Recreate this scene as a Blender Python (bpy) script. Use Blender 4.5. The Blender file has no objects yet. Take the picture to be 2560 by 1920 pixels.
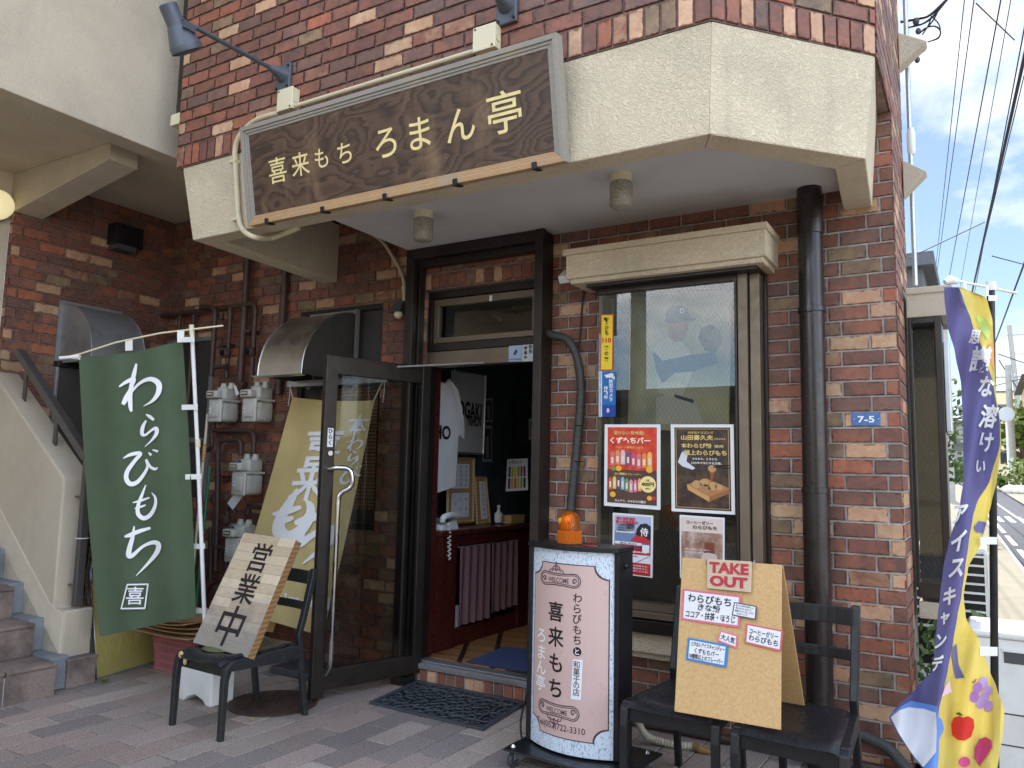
import bpy, bmesh, math, random
from mathutils import Vector, Matrix
rnd = random.Random(7)
SC = bpy.context.scene
COL = SC.collection
V = Vector
# ---------------------------------------------------------------- camera
FPX, PITCH, ROLL, YAW = 1952.3, .1117, .0221, -.5401      # focal length in pixels of a 2560 px wide picture
CAM = V((0, -4.4, 1.43))
cp, sp, cr_, sr_, cy, sy = math.cos(PITCH), math.sin(PITCH), math.cos(ROLL), math.sin(ROLL), math.cos(YAW), math.sin(YAW)
_f = V((sy*cp, cy*cp, sp)); _r = V((cy, -sy, 0)); _u = _r.cross(_f)
CR, CU, CF = cr_*_r + sr_*_u, -sr_*_r + cr_*_u, _f
cam = bpy.data.cameras.new('camera'); cob = bpy.data.objects.new('camera', cam); COL.objects.link(cob)
cob.matrix_world = Matrix(((CR.x, CU.x, -CF.x, CAM.x), (CR.y, CU.y, -CF.y, CAM.y), (CR.z, CU.z, -CF.z, CAM.z), (0, 0, 0, 1)))
cam.sensor_fit = 'HORIZONTAL'; cam.sensor_width = 36; cam.lens = FPX/2560*36
cam.clip_start = .05; cam.clip_end = 4000
SC.camera = cob
# ---------------------------------------------------------------- light
SUN_EL, SUN_AZ = math.radians(64), math.radians(-5)        # azimuth measured from +Y (behind the shop) towards +X
w = bpy.data.worlds.new('World'); SC.world = w; w.use_nodes = True
nt = w.node_tree; nd = nt.nodes; ln = nt.links
for n in list(nd): nd.remove(n)
def wn(t, **k):
    n = nd.new(t)
    for a, b in k.items(): setattr(n, a, b)
    return n
sky = wn('ShaderNodeTexSky', sky_type='NISHITA', sun_disc=False, sun_elevation=SUN_EL, sun_rotation=SUN_AZ)
sky.air_density = 1.0; sky.dust_density = .6; sky.ozone_density = 1.6
tc = wn('ShaderNodeTexCoord')
mp = wn('ShaderNodeMapping'); mp.inputs['Scale'].default_value = (1, 1, 1.9); mp.inputs['Location'].default_value = (.37, .2, .12)
ln.new(tc.outputs['Generated'], mp.inputs[0])
ns = wn('ShaderNodeTexNoise'); ns.inputs['Scale'].default_value = 2.5; ns.inputs['Detail'].default_value = 9; ns.inputs['Roughness'].default_value = .56; ns.inputs['Distortion'].default_value = .25
ln.new(mp.outputs[0], ns.inputs['Vector'])
rp = wn('ShaderNodeValToRGB'); rp.color_ramp.elements[0].position = .47; rp.color_ramp.elements[1].position = .59
ln.new(ns.outputs[0], rp.inputs[0])
ns2 = wn('ShaderNodeTexNoise'); ns2.inputs['Scale'].default_value = 6; ns2.inputs['Detail'].default_value = 6
ln.new(mp.outputs[0], ns2.inputs['Vector'])
rp2 = wn('ShaderNodeValToRGB'); rp2.color_ramp.elements[0].color = (6.2, 6.5, 7.2, 1); rp2.color_ramp.elements[1].color = (9.6, 9.6, 9.6, 1)
rp2.color_ramp.elements[0].position = .35; rp2.color_ramp.elements[1].position = .62
ln.new(ns2.outputs[0], rp2.inputs[0])
mx = wn('ShaderNodeMix', data_type='RGBA')
ln.new(rp.outputs[0], mx.inputs['Factor']); ln.new(sky.outputs[0], mx.inputs['A']); ln.new(rp2.outputs[0], mx.inputs['B'])
sep = wn('ShaderNodeSeparateXYZ'); ln.new(tc.outputs['Generated'], sep.inputs[0])   # whole sky scaled by direction: added brightness behind the camera fills the facade
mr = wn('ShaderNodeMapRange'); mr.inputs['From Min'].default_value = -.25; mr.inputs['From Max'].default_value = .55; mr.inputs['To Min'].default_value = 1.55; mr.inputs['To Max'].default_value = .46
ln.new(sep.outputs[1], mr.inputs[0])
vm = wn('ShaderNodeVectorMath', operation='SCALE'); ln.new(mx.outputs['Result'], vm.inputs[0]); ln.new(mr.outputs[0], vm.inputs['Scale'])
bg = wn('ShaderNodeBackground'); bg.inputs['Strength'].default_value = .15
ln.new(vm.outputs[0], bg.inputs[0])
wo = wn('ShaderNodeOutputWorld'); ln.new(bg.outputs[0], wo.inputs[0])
sl = bpy.data.lights.new('sun', 'SUN'); sl.energy = 2.3; sl.angle = math.radians(.53); sl.color = (1, .95, .87)
so = bpy.data.objects.new('sun', sl); COL.objects.link(so)
sdir = V((math.sin(SUN_AZ)*math.cos(SUN_EL), math.cos(SUN_AZ)*math.cos(SUN_EL), math.sin(SUN_EL)))
so.rotation_euler = sdir.to_track_quat('Z', 'Y').to_euler(); so.location = (0, 20, 30)
SC.view_settings.view_transform = 'Standard'; SC.view_settings.look = 'None'
SC.view_settings.exposure = 1.38; SC.view_settings.gamma = 1; SC.view_settings.use_curve_mapping = False
SC.cycles.max_bounces = 10; SC.cycles.diffuse_bounces = 5; SC.cycles.transparent_max_bounces = 16
SC.cycles.use_denoising = True
# ---------------------------------------------------------------- pixel rays (2560 x 1920 picture) to points at a known depth
def ray(px, py): return (CR*((px-1280)/FPX) - CU*((py-960)/FPX) + CF)
def PY(px, py, y): r = ray(px, py); return CAM + r*((y-CAM.y)/r.y)
def PZ(px, py, z): r = ray(px, py); return CAM + r*((z-CAM.z)/r.z)
def PX(px, py, x): r = ray(px, py); return CAM + r*((x-CAM.x)/r.x)
def PD(px, py, d): return CAM + ray(px, py)*d             # d metres in front of the lens
# ---------------------------------------------------------------- materials
def lin(c):
    return tuple((x/255/12.92 if x/255 <= .04045 else ((x/255+.055)/1.055)**2.4) for x in c)
class NT:
    def __init__(s, name):
        s.m = bpy.data.materials.new(name); s.m.use_nodes = True; s.t = s.m.node_tree; s.n = s.t.nodes; s.l = s.t.links
        s.b = s.n['Principled BSDF']; s.o = s.n['Material Output']; s._c = None
    def new(s, t, **k):
        n = s.n.new(t)
        for a, b in k.items(): setattr(n, a, b)
        return n
    def coord(s, kind='Object'):
        if s._c is None: s._c = s.new('ShaderNodeTexCoord')
        return s._c.outputs[kind]
    def noise(s, scale, detail=4, rough=.55, dist=0, vec=None, sc3=None, w=None):
        n = s.new('ShaderNodeTexNoise'); n.inputs['Scale'].default_value = scale; n.inputs['Detail'].default_value = detail
        n.inputs['Roughness'].default_value = rough; n.inputs['Distortion'].default_value = dist
        v = vec or s.coord()
        if sc3:
            m = s.new('ShaderNodeMapping'); m.inputs['Scale'].default_value = sc3; s.l.new(v, m.inputs[0]); v = m.outputs[0]
        s.l.new(v, n.inputs['Vector'])
        if w is not None: n.noise_dimensions = '4D'; s.l.new(w, n.inputs['W'])
        return n.outputs[0]
    def ramp(s, x, stops):
        r = s.new('ShaderNodeValToRGB'); e = r.color_ramp.elements
        while len(e) < len(stops): e.new(.5)
        for q, (p, c) in zip(e, stops):
            q.position = p; q.color = (c, c, c, 1) if not isinstance(c, (tuple, list)) else (*c[:3], 1)
        s.l.new(x, r.inputs[0]); return r.outputs[0]
    def mix(s, f, a, b, blend='MIX'):
        m = s.new('ShaderNodeMix', data_type='RGBA', blend_type=blend)
        for k, x in (('Factor', f), ('A', a), ('B', b)):
            i = [q for q in m.inputs if q.name == k and (q.type == 'VALUE' if k == 'Factor' else q.type == 'RGBA')][0]
            if isinstance(x, (int, float)): i.default_value = x if k == 'Factor' else (x, x, x, 1)
            elif isinstance(x, (tuple, list)): i.default_value = (*x[:3], 1)
            else: s.l.new(x, i)
        return [q for q in m.outputs if q.type == 'RGBA'][0]
    def math(s, op, a, b=0, c=None, clamp=False):
        m = s.new('ShaderNodeMath', operation=op, use_clamp=clamp)
        for i, x in enumerate((a, b, c)):
            if x is None: continue
            if isinstance(x, (int, float)): m.inputs[i].default_value = x
            else: s.l.new(x, m.inputs[i])
        return m.outputs[0]
    def attr(s, name, out='Color'):
        a = s.new('ShaderNodeAttribute'); a.attribute_name = name; return a.outputs[out]
    def bump(s, h, strength=.3, dist=.01):
        b = s.new('ShaderNodeBump'); b.inputs['Strength'].default_value = strength; b.inputs['Distance'].default_value = dist
        s.l.new(h, b.inputs['Height']); s.l.new(b.outputs[0], s.b.inputs['Normal']); return b
    def set(s, col=None, rough=None, metal=None, **k):
        for nm, x in (('Base Color', col), ('Roughness', rough), ('Metallic', metal)):
            if x is None: continue
            if isinstance(x, (int, float)): s.b.inputs[nm].default_value = x
            elif isinstance(x, (tuple, list)): s.b.inputs[nm].default_value = (*x[:3], 1)
            else: s.l.new(x, s.b.inputs[nm])
        for a, x in k.items(): s.b.inputs[a.replace('_', ' ')].default_value = x
        return s
def mat(name, rgb, rough=.6, metal=0, var=.12, vs=6, bump=0, bs=80, dirt=None, dirtamt=.5, dirts=4, detail=5, raw=False, sc3=None, **k):
    c = rgb if raw else lin(rgb); t = NT(name)
    n = t.noise(vs, detail, sc3=sc3)
    a = tuple(x*(1-var) for x in c); b = tuple(min(1, x*(1+var)) for x in c)
    col = t.ramp(n, [(.3, a), (.7, b)])
    if dirt:
        d = t.ramp(t.noise(dirts, 6, .65), [(.62 if dirts > 40 else .45, 0), (.72 if dirts > 40 else .68, 1)])
        col = t.mix(t.math('MULTIPLY', d, dirtamt), col, lin(dirt))
    t.set(col, rough, metal, **k)
    r2 = t.ramp(t.noise(vs*3, 4), [(.3, max(.02, rough-.08)), (.7, min(1, rough+.1))]); t.l.new(r2, t.b.inputs['Roughness'])
    if bump: t.bump(t.noise(bs, 4), bump, .004)
    return t.m
def brick_mat():
    t = NT('glazed brick'); col, c2 = t.attr('tcol'), t.attr('tcol2'); w = t.attr('tcol', 'Alpha'); st = t.attr('tcol2', 'Alpha')
    W = t.math('MULTIPLY', w, 61.7)
    p = t.ramp(t.noise(9, 4, .55, .8, w=W), [(.40, 0), (.64, 1)])
    c = t.mix(t.math('MULTIPLY', p, st), col, c2)
    uv = t.new('ShaderNodeUVMap'); uv.uv_map = 'tuv'; sx = t.new('ShaderNodeSeparateXYZ'); t.l.new(uv.outputs[0], sx.inputs[0])
    def edge(o, k): return t.math('MULTIPLY', t.math('MINIMUM', o, t.math('SUBTRACT', 1, o)), k)
    e = t.math('MINIMUM', edge(sx.outputs[1], 1.0), edge(sx.outputs[0], 2.4))
    ragged = t.math('ADD', e, t.math('MULTIPLY', t.math('SUBTRACT', t.noise(34, 5, .6, w=W), .52), .75))
    em = t.ramp(ragged, [(.0, 1), (.06, 0)])
    dark = t.mix(1, c, lin((168, 112, 98)), 'MULTIPLY')
    c = t.mix(t.math('MULTIPLY', em, .8), c, dark)
    sp = t.math('MULTIPLY', t.ramp(t.noise(120, 3, .6), [(.70, 0), (.74, 1)]), t.ramp(ragged, [(.05, 1), (.22, 0)]))
    c = t.mix(t.math('MULTIPLY', sp, .65), c, lin((206, 194, 172)))
    c = t.mix(.5, c, t.ramp(t.noise(45, 6, .7, .4, w=W), [(.3, .55), (.7, 1.15)]), 'MULTIPLY')
    c = t.mix(.25, c, t.ramp(t.noise(230, 3, .7), [(.3, .45), (.7, 1)]), 'MULTIPLY')
    grime = t.ramp(t.noise(1.3, 5, .6), [(.42, 0), (.72, 1)])
    c = t.mix(t.math('MULTIPLY', grime, .3), c, lin((70, 56, 48)))
    t.set(c, .55); t.l.new(t.ramp(t.noise(40, 3), [(.3, .45), (.7, .75)]), t.b.inputs['Roughness'])
    t.bump(t.math('ADD', t.noise(70, 5, .65), t.math('MULTIPLY', ragged, .5)), .35, .004)
    return t.m
def stucco_mat(name, rgb, scale=70, strength=.8, rough=.85, dirt=(150, 138, 120)):
    t = NT(name); c = lin(rgb)
    n = t.ramp(t.noise(scale, 2, .5, 1.6), [(.36, 0), (.62, 1)])
    col = t.mix(t.math('MULTIPLY', t.ramp(t.noise(1.6, 6, .6), [(.42, 0), (.75, 1)]), .4), c, lin(dirt))
    col = t.mix(.12, col, n, 'MULTIPLY')
    streak = t.ramp(t.noise(5, 4, .6, sc3=(1, 1, .12)), [(.58, 0), (.75, 1)])
    col = t.mix(t.math('MULTIPLY', streak, .18), col, lin((120, 110, 98)))
    t.set(col, rough); t.bump(n, strength, .005)
    return t.m
def text_mat(name, rgb): return mat(name, rgb, .6, var=.05)
M = {}
M['brick'] = brick_mat()
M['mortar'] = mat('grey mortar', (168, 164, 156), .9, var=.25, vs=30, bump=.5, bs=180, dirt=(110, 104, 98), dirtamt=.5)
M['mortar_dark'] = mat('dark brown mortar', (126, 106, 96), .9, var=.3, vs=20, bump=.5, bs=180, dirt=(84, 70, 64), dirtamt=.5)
M['stucco'] = stucco_mat('beige stucco', (222, 206, 175), 62, .75)
M['stucco_l'] = stucco_mat('cream stucco', (214, 201, 176), 95, .6)
M['stucco_side'] = stucco_mat('fine beige stucco', (205, 193, 170), 130, .55)
M['smooth'] = mat('smooth beige render', (206, 194, 172), .85, var=.08, vs=3, bump=.1, bs=60, dirt=(170, 158, 140), dirtamt=.4)
M['soffit'] = mat('grey painted soffit', (206, 205, 200), .85, var=.06, vs=3, bump=.35, bs=300)
M['bronze'] = mat('dark bronze aluminium', (52, 46, 42), .38, .55, var=.12, vs=9, dirt=(80, 74, 68), dirtamt=.25)
M['bronze_l'] = mat('light bronze aluminium', (122, 108, 90), .42, .45, var=.1, vs=7, dirt=(90, 80, 70), dirtamt=.3)
M['railgrey'] = mat('dark grey handrail metal', (88, 85, 84), .4, .4, var=.08, vs=8)
M['black'] = mat('black painted metal', (30, 31, 34), .35, .2, var=.2, vs=12)
M['blackwood'] = mat('black lacquered wood', (25, 26, 28), .38, 0, var=.25, vs=14, bump=.08, bs=120, sc3=(1, 1, .2))
M['wornwood'] = mat('worn black lacquered wood', (36, 38, 38), .45, 0, var=.2, vs=22, dirt=(150, 144, 124), dirtamt=.4, dirts=45, detail=3)
M['vinyl'] = mat('black vinyl', (26, 27, 31), .3, 0, var=.15, vs=20, bump=.25, bs=260)
M['white'] = mat('white plastic', (226, 226, 222), .45, var=.05, vs=8)
M['offwhite'] = mat('ivory plastic', (222, 212, 178), .5, var=.06, vs=8, dirt=(180, 166, 130), dirtamt=.25)
M['meter'] = mat('pale grey meter casting', (206, 203, 192), .5, .05, var=.07, vs=14, dirt=(150, 144, 130), dirtamt=.35, dirts=9)
M['pipe'] = mat('brown painted gas pipe', (78, 58, 52), .5, .1, var=.18, vs=12, dirt=(52, 44, 42), dirtamt=.5)
M['drain'] = mat('dark brown downpipe', (42, 35, 33), .28, .05, var=.14, vs=4, sc3=(1, 1, .25))
M['steel'] = mat('brushed stainless', (205, 205, 202), .34, 1, var=.05, vs=3, dirt=(150, 142, 128), dirtamt=.25, dirts=2)
M['galv'] = mat('dull galvanised sheet', (158, 158, 158), .5, .6, var=.12, vs=8, dirt=(86, 82, 76), dirtamt=.55)
M['chrome'] = mat('polished tube', (215, 215, 212), .12, 1, var=.03)
M['darksheet'] = mat('dark panel sheet', (70, 66, 62), .55, .2, var=.12, vs=4, dirt=(44, 42, 40), dirtamt=.5)
M['alu'] = mat('aluminium profile', (186, 190, 194), .35, .85, var=.05)
M['green'] = mat('green banner cloth', (90, 108, 82), .85, var=.08, vs=4, bump=.2, bs=700)
M['yellow'] = mat('mustard banner cloth', (236, 212, 146), .85, var=.07, vs=4, bump=.2, bs=700)
M['tape'] = mat('white fabric tape', (228, 228, 222), .8, var=.06)
M['textwhite'] = mat('white print', (240, 240, 238), .7, var=.03)
M['textblack'] = mat('black print', (28, 24, 24), .6, var=.1)
M['textgold'] = mat('gold carved lettering', (236, 214, 150), .5, 0, var=.1, vs=30)
M['textred'] = mat('red painted letters', (182, 44, 54), .55, var=.08)
M['paper'] = mat('white paper', (232, 232, 232), .6, var=.03)
M['card'] = mat('corrugated cardboard', (176, 142, 102), .85, var=.12, vs=5)
M['pinkplastic'] = mat('pink plastic crate', (186, 112, 112), .5, var=.08)
M['red_wood'] = mat('dark red lacquered wood', (82, 32, 28), .32, 0, var=.25, vs=8, sc3=(1, 1, .2))
M['curtain'] = mat('mauve curtain', (128, 94, 98), .85, var=.08, vs=6)
M['rubber'] = mat('black rubber', (62, 66, 70), .6, var=.2, vs=18, bump=.2, bs=120)
M['blackhose'] = mat('tape wrapped hose', (62, 62, 58), .55, var=.35, vs=40, sc3=(1, 1, 1.5), bump=.4, bs=60)
M['iron'] = mat('rusty cast iron', (78, 62, 54), .7, .3, var=.25, vs=14, bump=.3, bs=140)
M['conduit'] = mat('cream flexible conduit', (206, 194, 160), .55, var=.08)
M['lampgrey'] = mat('blue grey lamp paint', (82, 87, 94), .42, .2, var=.07)
M['darkgrey'] = mat('dark grey plastic', (70, 72, 74), .5, var=.1)
M['wire'] = mat('cable sheath', (34, 35, 40), .6, var=.1)
M['concrete'] = mat('concrete', (158, 156, 150), .9, var=.15, vs=4, bump=.3, bs=60)
M['plaster_white'] = mat('pale house wall', (206, 202, 192), .85, var=.08, vs=2)
M['cream_house'] = mat('cream house wall', (214, 198, 158), .85, var=.08, vs=2)
M['rooftile'] = mat('grey roof tile', (92, 94, 100), .7, var=.2, vs=8)
M['greyhouse'] = mat('grey house siding', (88, 92, 96), .75, var=.1, vs=3)
M['bark'] = mat('tree bark', (86, 72, 60), .9, var=.3, vs=14, bump=.5, bs=40)
def leaf_mat(name, a, b):
    t = NT(name); o = t.new('ShaderNodeObjectInfo')
    c = t.ramp(t.noise(3.5, 3), [(.3, lin(a)), (.7, lin(b))]); t.set(c, .55)
    tr = t.new('ShaderNodeBsdfTranslucent'); t.l.new(c, tr.inputs[0]); ms = t.new('ShaderNodeMixShader'); ms.inputs[0].default_value = .3
    t.l.new(t.b.outputs[0], ms.inputs[1]); t.l.new(tr.outputs[0], ms.inputs[2]); t.l.new(ms.outputs[0], t.o.inputs[0]); return t.m
M['leaf'] = leaf_mat('green leaves', (46, 72, 34), (96, 122, 58)); M['leaf2'] = leaf_mat('yellow green leaves', (70, 92, 40), (140, 156, 74))
def glass_mat(name, tint=(.8, .84, .84), rough=.0, refl=1.0, wire=False, scale=1):
    t = NT(name); t.n.remove(t.b)
    tr = t.new('ShaderNodeBsdfTransparent'); tr.inputs[0].default_value = (*tint, 1)
    gl = t.new('ShaderNodeBsdfGlossy'); gl.inputs['Roughness'].default_value = max(.004, rough); gl.inputs[0].default_value = (refl, refl, refl, 1)
    fr = t.new('ShaderNodeFresnel'); fr.inputs[0].default_value = 1.6
    ms = t.new('ShaderNodeMixShader'); t.l.new(t.math('MULTIPLY', fr.outputs[0], .72, clamp=True), ms.inputs[0]); t.l.new(tr.outputs[0], ms.inputs[1]); t.l.new(gl.outputs[0], ms.inputs[2])
    out = ms.outputs[0]
    if wire:
        sx = t.new('ShaderNodeSeparateXYZ'); t.l.new(t.coord(), sx.inputs[0])
        def lines(k):
            d = t.math('MULTIPLY', t.math('ADD', t.math('MULTIPLY', sx.outputs[0], k), sx.outputs[2]), 1/.045)
            f = t.math('ABSOLUTE', t.math('SUBTRACT', t.math('FRACT', d), .5)); return t.math('LESS_THAN', f, .03)
        wm = t.math('MAXIMUM', lines(1.7), lines(-1.7))
        df = t.new('ShaderNodeBsdfDiffuse'); df.inputs[0].default_value = (.12, .12, .12, 1)
        m2 = t.new('ShaderNodeMixShader'); t.l.new(t.math('MULTIPLY', wm, .22), m2.inputs[0]); t.l.new(out, m2.inputs[1]); t.l.new(df.outputs[0], m2.inputs[2]); out = m2.outputs[0]
    t.l.new(out, t.o.inputs[0]); return t.m
M['glass'] = glass_mat('clear glass'); M['wireglass'] = glass_mat('wired glass', (.86, .88, .88), wire=True)
M['doorglass'] = glass_mat('door glass', (.78, .8, .8), refl=.6)
def wood_mat(name, a, b, rough=.6, scale=3, ring=14, sc3=(1, 1, 1), dist=3, bleach=None, bump=.15):
    t = NT(name); mp = t.new('ShaderNodeMapping'); mp.inputs['Scale'].default_value = sc3; t.l.new(t.coord(), mp.inputs[0])
    wv = t.new('ShaderNodeTexWave', wave_type='BANDS', bands_direction='Z'); wv.inputs['Scale'].default_value = ring; wv.inputs['Distortion'].default_value = dist
    wv.inputs['Detail'].default_value = 3; wv.inputs['Detail Scale'].default_value = .7; t.l.new(mp.outputs[0], wv.inputs[0])
    c = t.ramp(wv.outputs[1], [(.1, lin(a)), (.9, lin(b))])
    c = t.mix(.35, c, t.ramp(t.noise(60, 3, vec=mp.outputs[0]), [(.3, .55), (.7, 1)]), 'MULTIPLY')
    if bleach:
        m = t.ramp(t.noise(3.2, 4, .6, sc3=(1.2, 1, .35)), [(.52, 0), (.72, 1)]); c = t.mix(t.math('MULTIPLY', m, .6), c, lin(bleach))
    t.set(c, rough); t.bump(wv.outputs[1], bump, .003); return t.m
def sign_mat():
    t = NT('dark carved sign wood'); w_ = t.noise(1.5, 2, .5, sc3=(1.1, 1, 1.6)); r_ = t.math('FRACT', t.math('MULTIPLY', t.math('ADD', w_, t.math('MULTIPLY', t.noise(7, 3, .6, sc3=(.5, 1, 3)), .10)), 20))
    g_ = t.ramp(r_, [(0, .15), (.55, .9), (.85, 1), (1, .2)]); c = t.mix(g_, lin((48, 34, 28)), lin((98, 74, 56)))
    c = t.mix(.45, c, t.ramp(t.noise(26, 6, .7, sc3=(.12, 1, 5)), [(.3, .45), (.7, 1)]), 'MULTIPLY')
    m = t.ramp(t.noise(3.4, 4, .6, sc3=(1.5, 1, .45)), [(.54, 0), (.74, 1)]); c = t.mix(t.math('MULTIPLY', m, .55), c, lin((150, 122, 88))); t.set(c, .55); t.bump(g_, .25, .003); return t.m
M['signwood'] = sign_mat()
M['greywood'] = wood_mat('weathered grey wood', (138, 132, 120), (172, 166, 154), .8, ring=20, sc3=(.3, 1, 3), dist=3, bleach=(180, 160, 128))
M['tanwood'] = wood_mat('sun bleached tan wood', (168, 128, 88), (206, 172, 128), .8, ring=20, sc3=(.3, 1, 3), dist=3, bleach=(160, 152, 138))
M['board'] = mat('fibre board', (206, 168, 112), .7, var=.12, vs=90, dirt=(150, 108, 66), dirtamt=.4, dirts=130, bump=.1, detail=3)
M['plywood'] = wood_mat('light label wood', (200, 178, 146), (222, 202, 172), .6, ring=16, sc3=(.3, 1, 3), dist=3)
M['palewood'] = wood_mat('pale frame wood', (186, 146, 94), (206, 170, 116), .45, ring=12, sc3=(.5, .5, 1), dist=2)
# ---------------------------------------------------------------- mesh builder
_glyph = {}
from mathutils.geometry import tessellate_polygon
def _area(P): return sum(a[0]*b[1]-b[0]*a[1] for a, b in zip(P, P[1:]+P[:1]))/2
def _inside(p, P):
    c = False
    for a, b in zip(P, P[1:]+P[:1]):
        if (a[1] > p[1]) != (b[1] > p[1]) and p[0] < (b[0]-a[0])*(p[1]-a[1])/(b[1]-a[1])+a[0]: c = not c
    return c
def glyph(body, thick=0, res=3, shear=0):
    """outlines of the built-in font, every stroke filled by itself: (x, y, layer) vertices and triangles"""
    k = (body, round(thick, 4), res, shear)
    if k in _glyph: return _glyph[k]
    cu = bpy.data.curves.new('glyph', 'FONT'); cu.body = body; cu.shear = shear
    o = bpy.data.objects.new('glyph', cu); COL.objects.link(o); bpy.context.view_layer.update()
    c2 = o.to_curve(bpy.context.evaluated_depsgraph_get()); loops = []
    for sp in c2.splines:
        pts = []; bp = sp.bezier_points; n = len(bp)
        for i in range(n):
            a, b = bp[i], bp[(i+1) % n]; p0, p1, p2, p3 = a.co, a.handle_right, b.handle_left, b.co
            str_ = ((p1-p0).cross(p3-p0).length < 1e-5*max(1e-6, (p3-p0).length) or (p1-p0).length < 1e-6) and ((p2-p3).cross(p0-p3).length < 1e-5*max(1e-6, (p3-p0).length) or (p2-p3).length < 1e-6)
            for q in range(1 if str_ else res):
                t = q/(1 if str_ else res); w_ = p0*(1-t)**3+p1*3*t*(1-t)**2+p2*3*t*t*(1-t)+p3*t**3; w_ = (w_.x, w_.y)
                if not pts or (abs(w_[0]-pts[-1][0])+abs(w_[1]-pts[-1][1])) > 1e-4: pts.append(w_)
        if len(pts) > 2: loops.append(pts)
    o.to_curve_clear(); bpy.data.objects.remove(o); bpy.data.curves.remove(cu)
    if not loops: _glyph[k] = ([], []); return _glyph[k]
    sgn = 1 if _area(max(loops, key=lambda P: abs(_area(P)))) > 0 else -1
    if thick:
        new = []
        for P in loops:
            n = len(P); Q = []
            for i in range(n):
                a, b, c = P[i-1], P[i], P[(i+1) % n]; u = V((b[0]-a[0], b[1]-a[1])); v = V((c[0]-b[0], c[1]-b[1]))
                if u.length < 1e-7 or v.length < 1e-7: Q.append(b); continue
                u.normalize(); v.normalize(); m = u+v
                m = m.normalized() if m.length > .3 else u
                nx, ny = m.y*sgn, -m.x*sgn; f = min(1.6, 1/max(.4, m.dot(u))); Q.append((b[0]+nx*thick*f, b[1]+ny*thick*f))
            new.append(Q)
        loops = new
    outs = [P for P in loops if _area(P)*sgn > 0]; holes = [P for P in loops if _area(P)*sgn <= 0]; vs, fs = [], []
    outs.sort(key=lambda P: -abs(_area(P)))
    own = {i: [] for i in range(len(outs))}
    for h in holes:
        c = [i for i, P in enumerate(outs) if _inside(h[0], P)]
        if c: own[min(c, key=lambda i: abs(_area(outs[i])))].append(h)
    for i, P in enumerate(outs):
        pl = [P]+own[i]; flat = [p for L in pl for p in L]; b0 = len(vs); vs += [(x, y, i % 9) for x, y in flat]
        for t in tessellate_polygon([[V((x, y, 0)) for x, y in L] for L in pl]): fs.append(tuple(b0+j for j in t))
    _glyph[k] = (vs, fs); return _glyph[k]
ORG = {}
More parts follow.
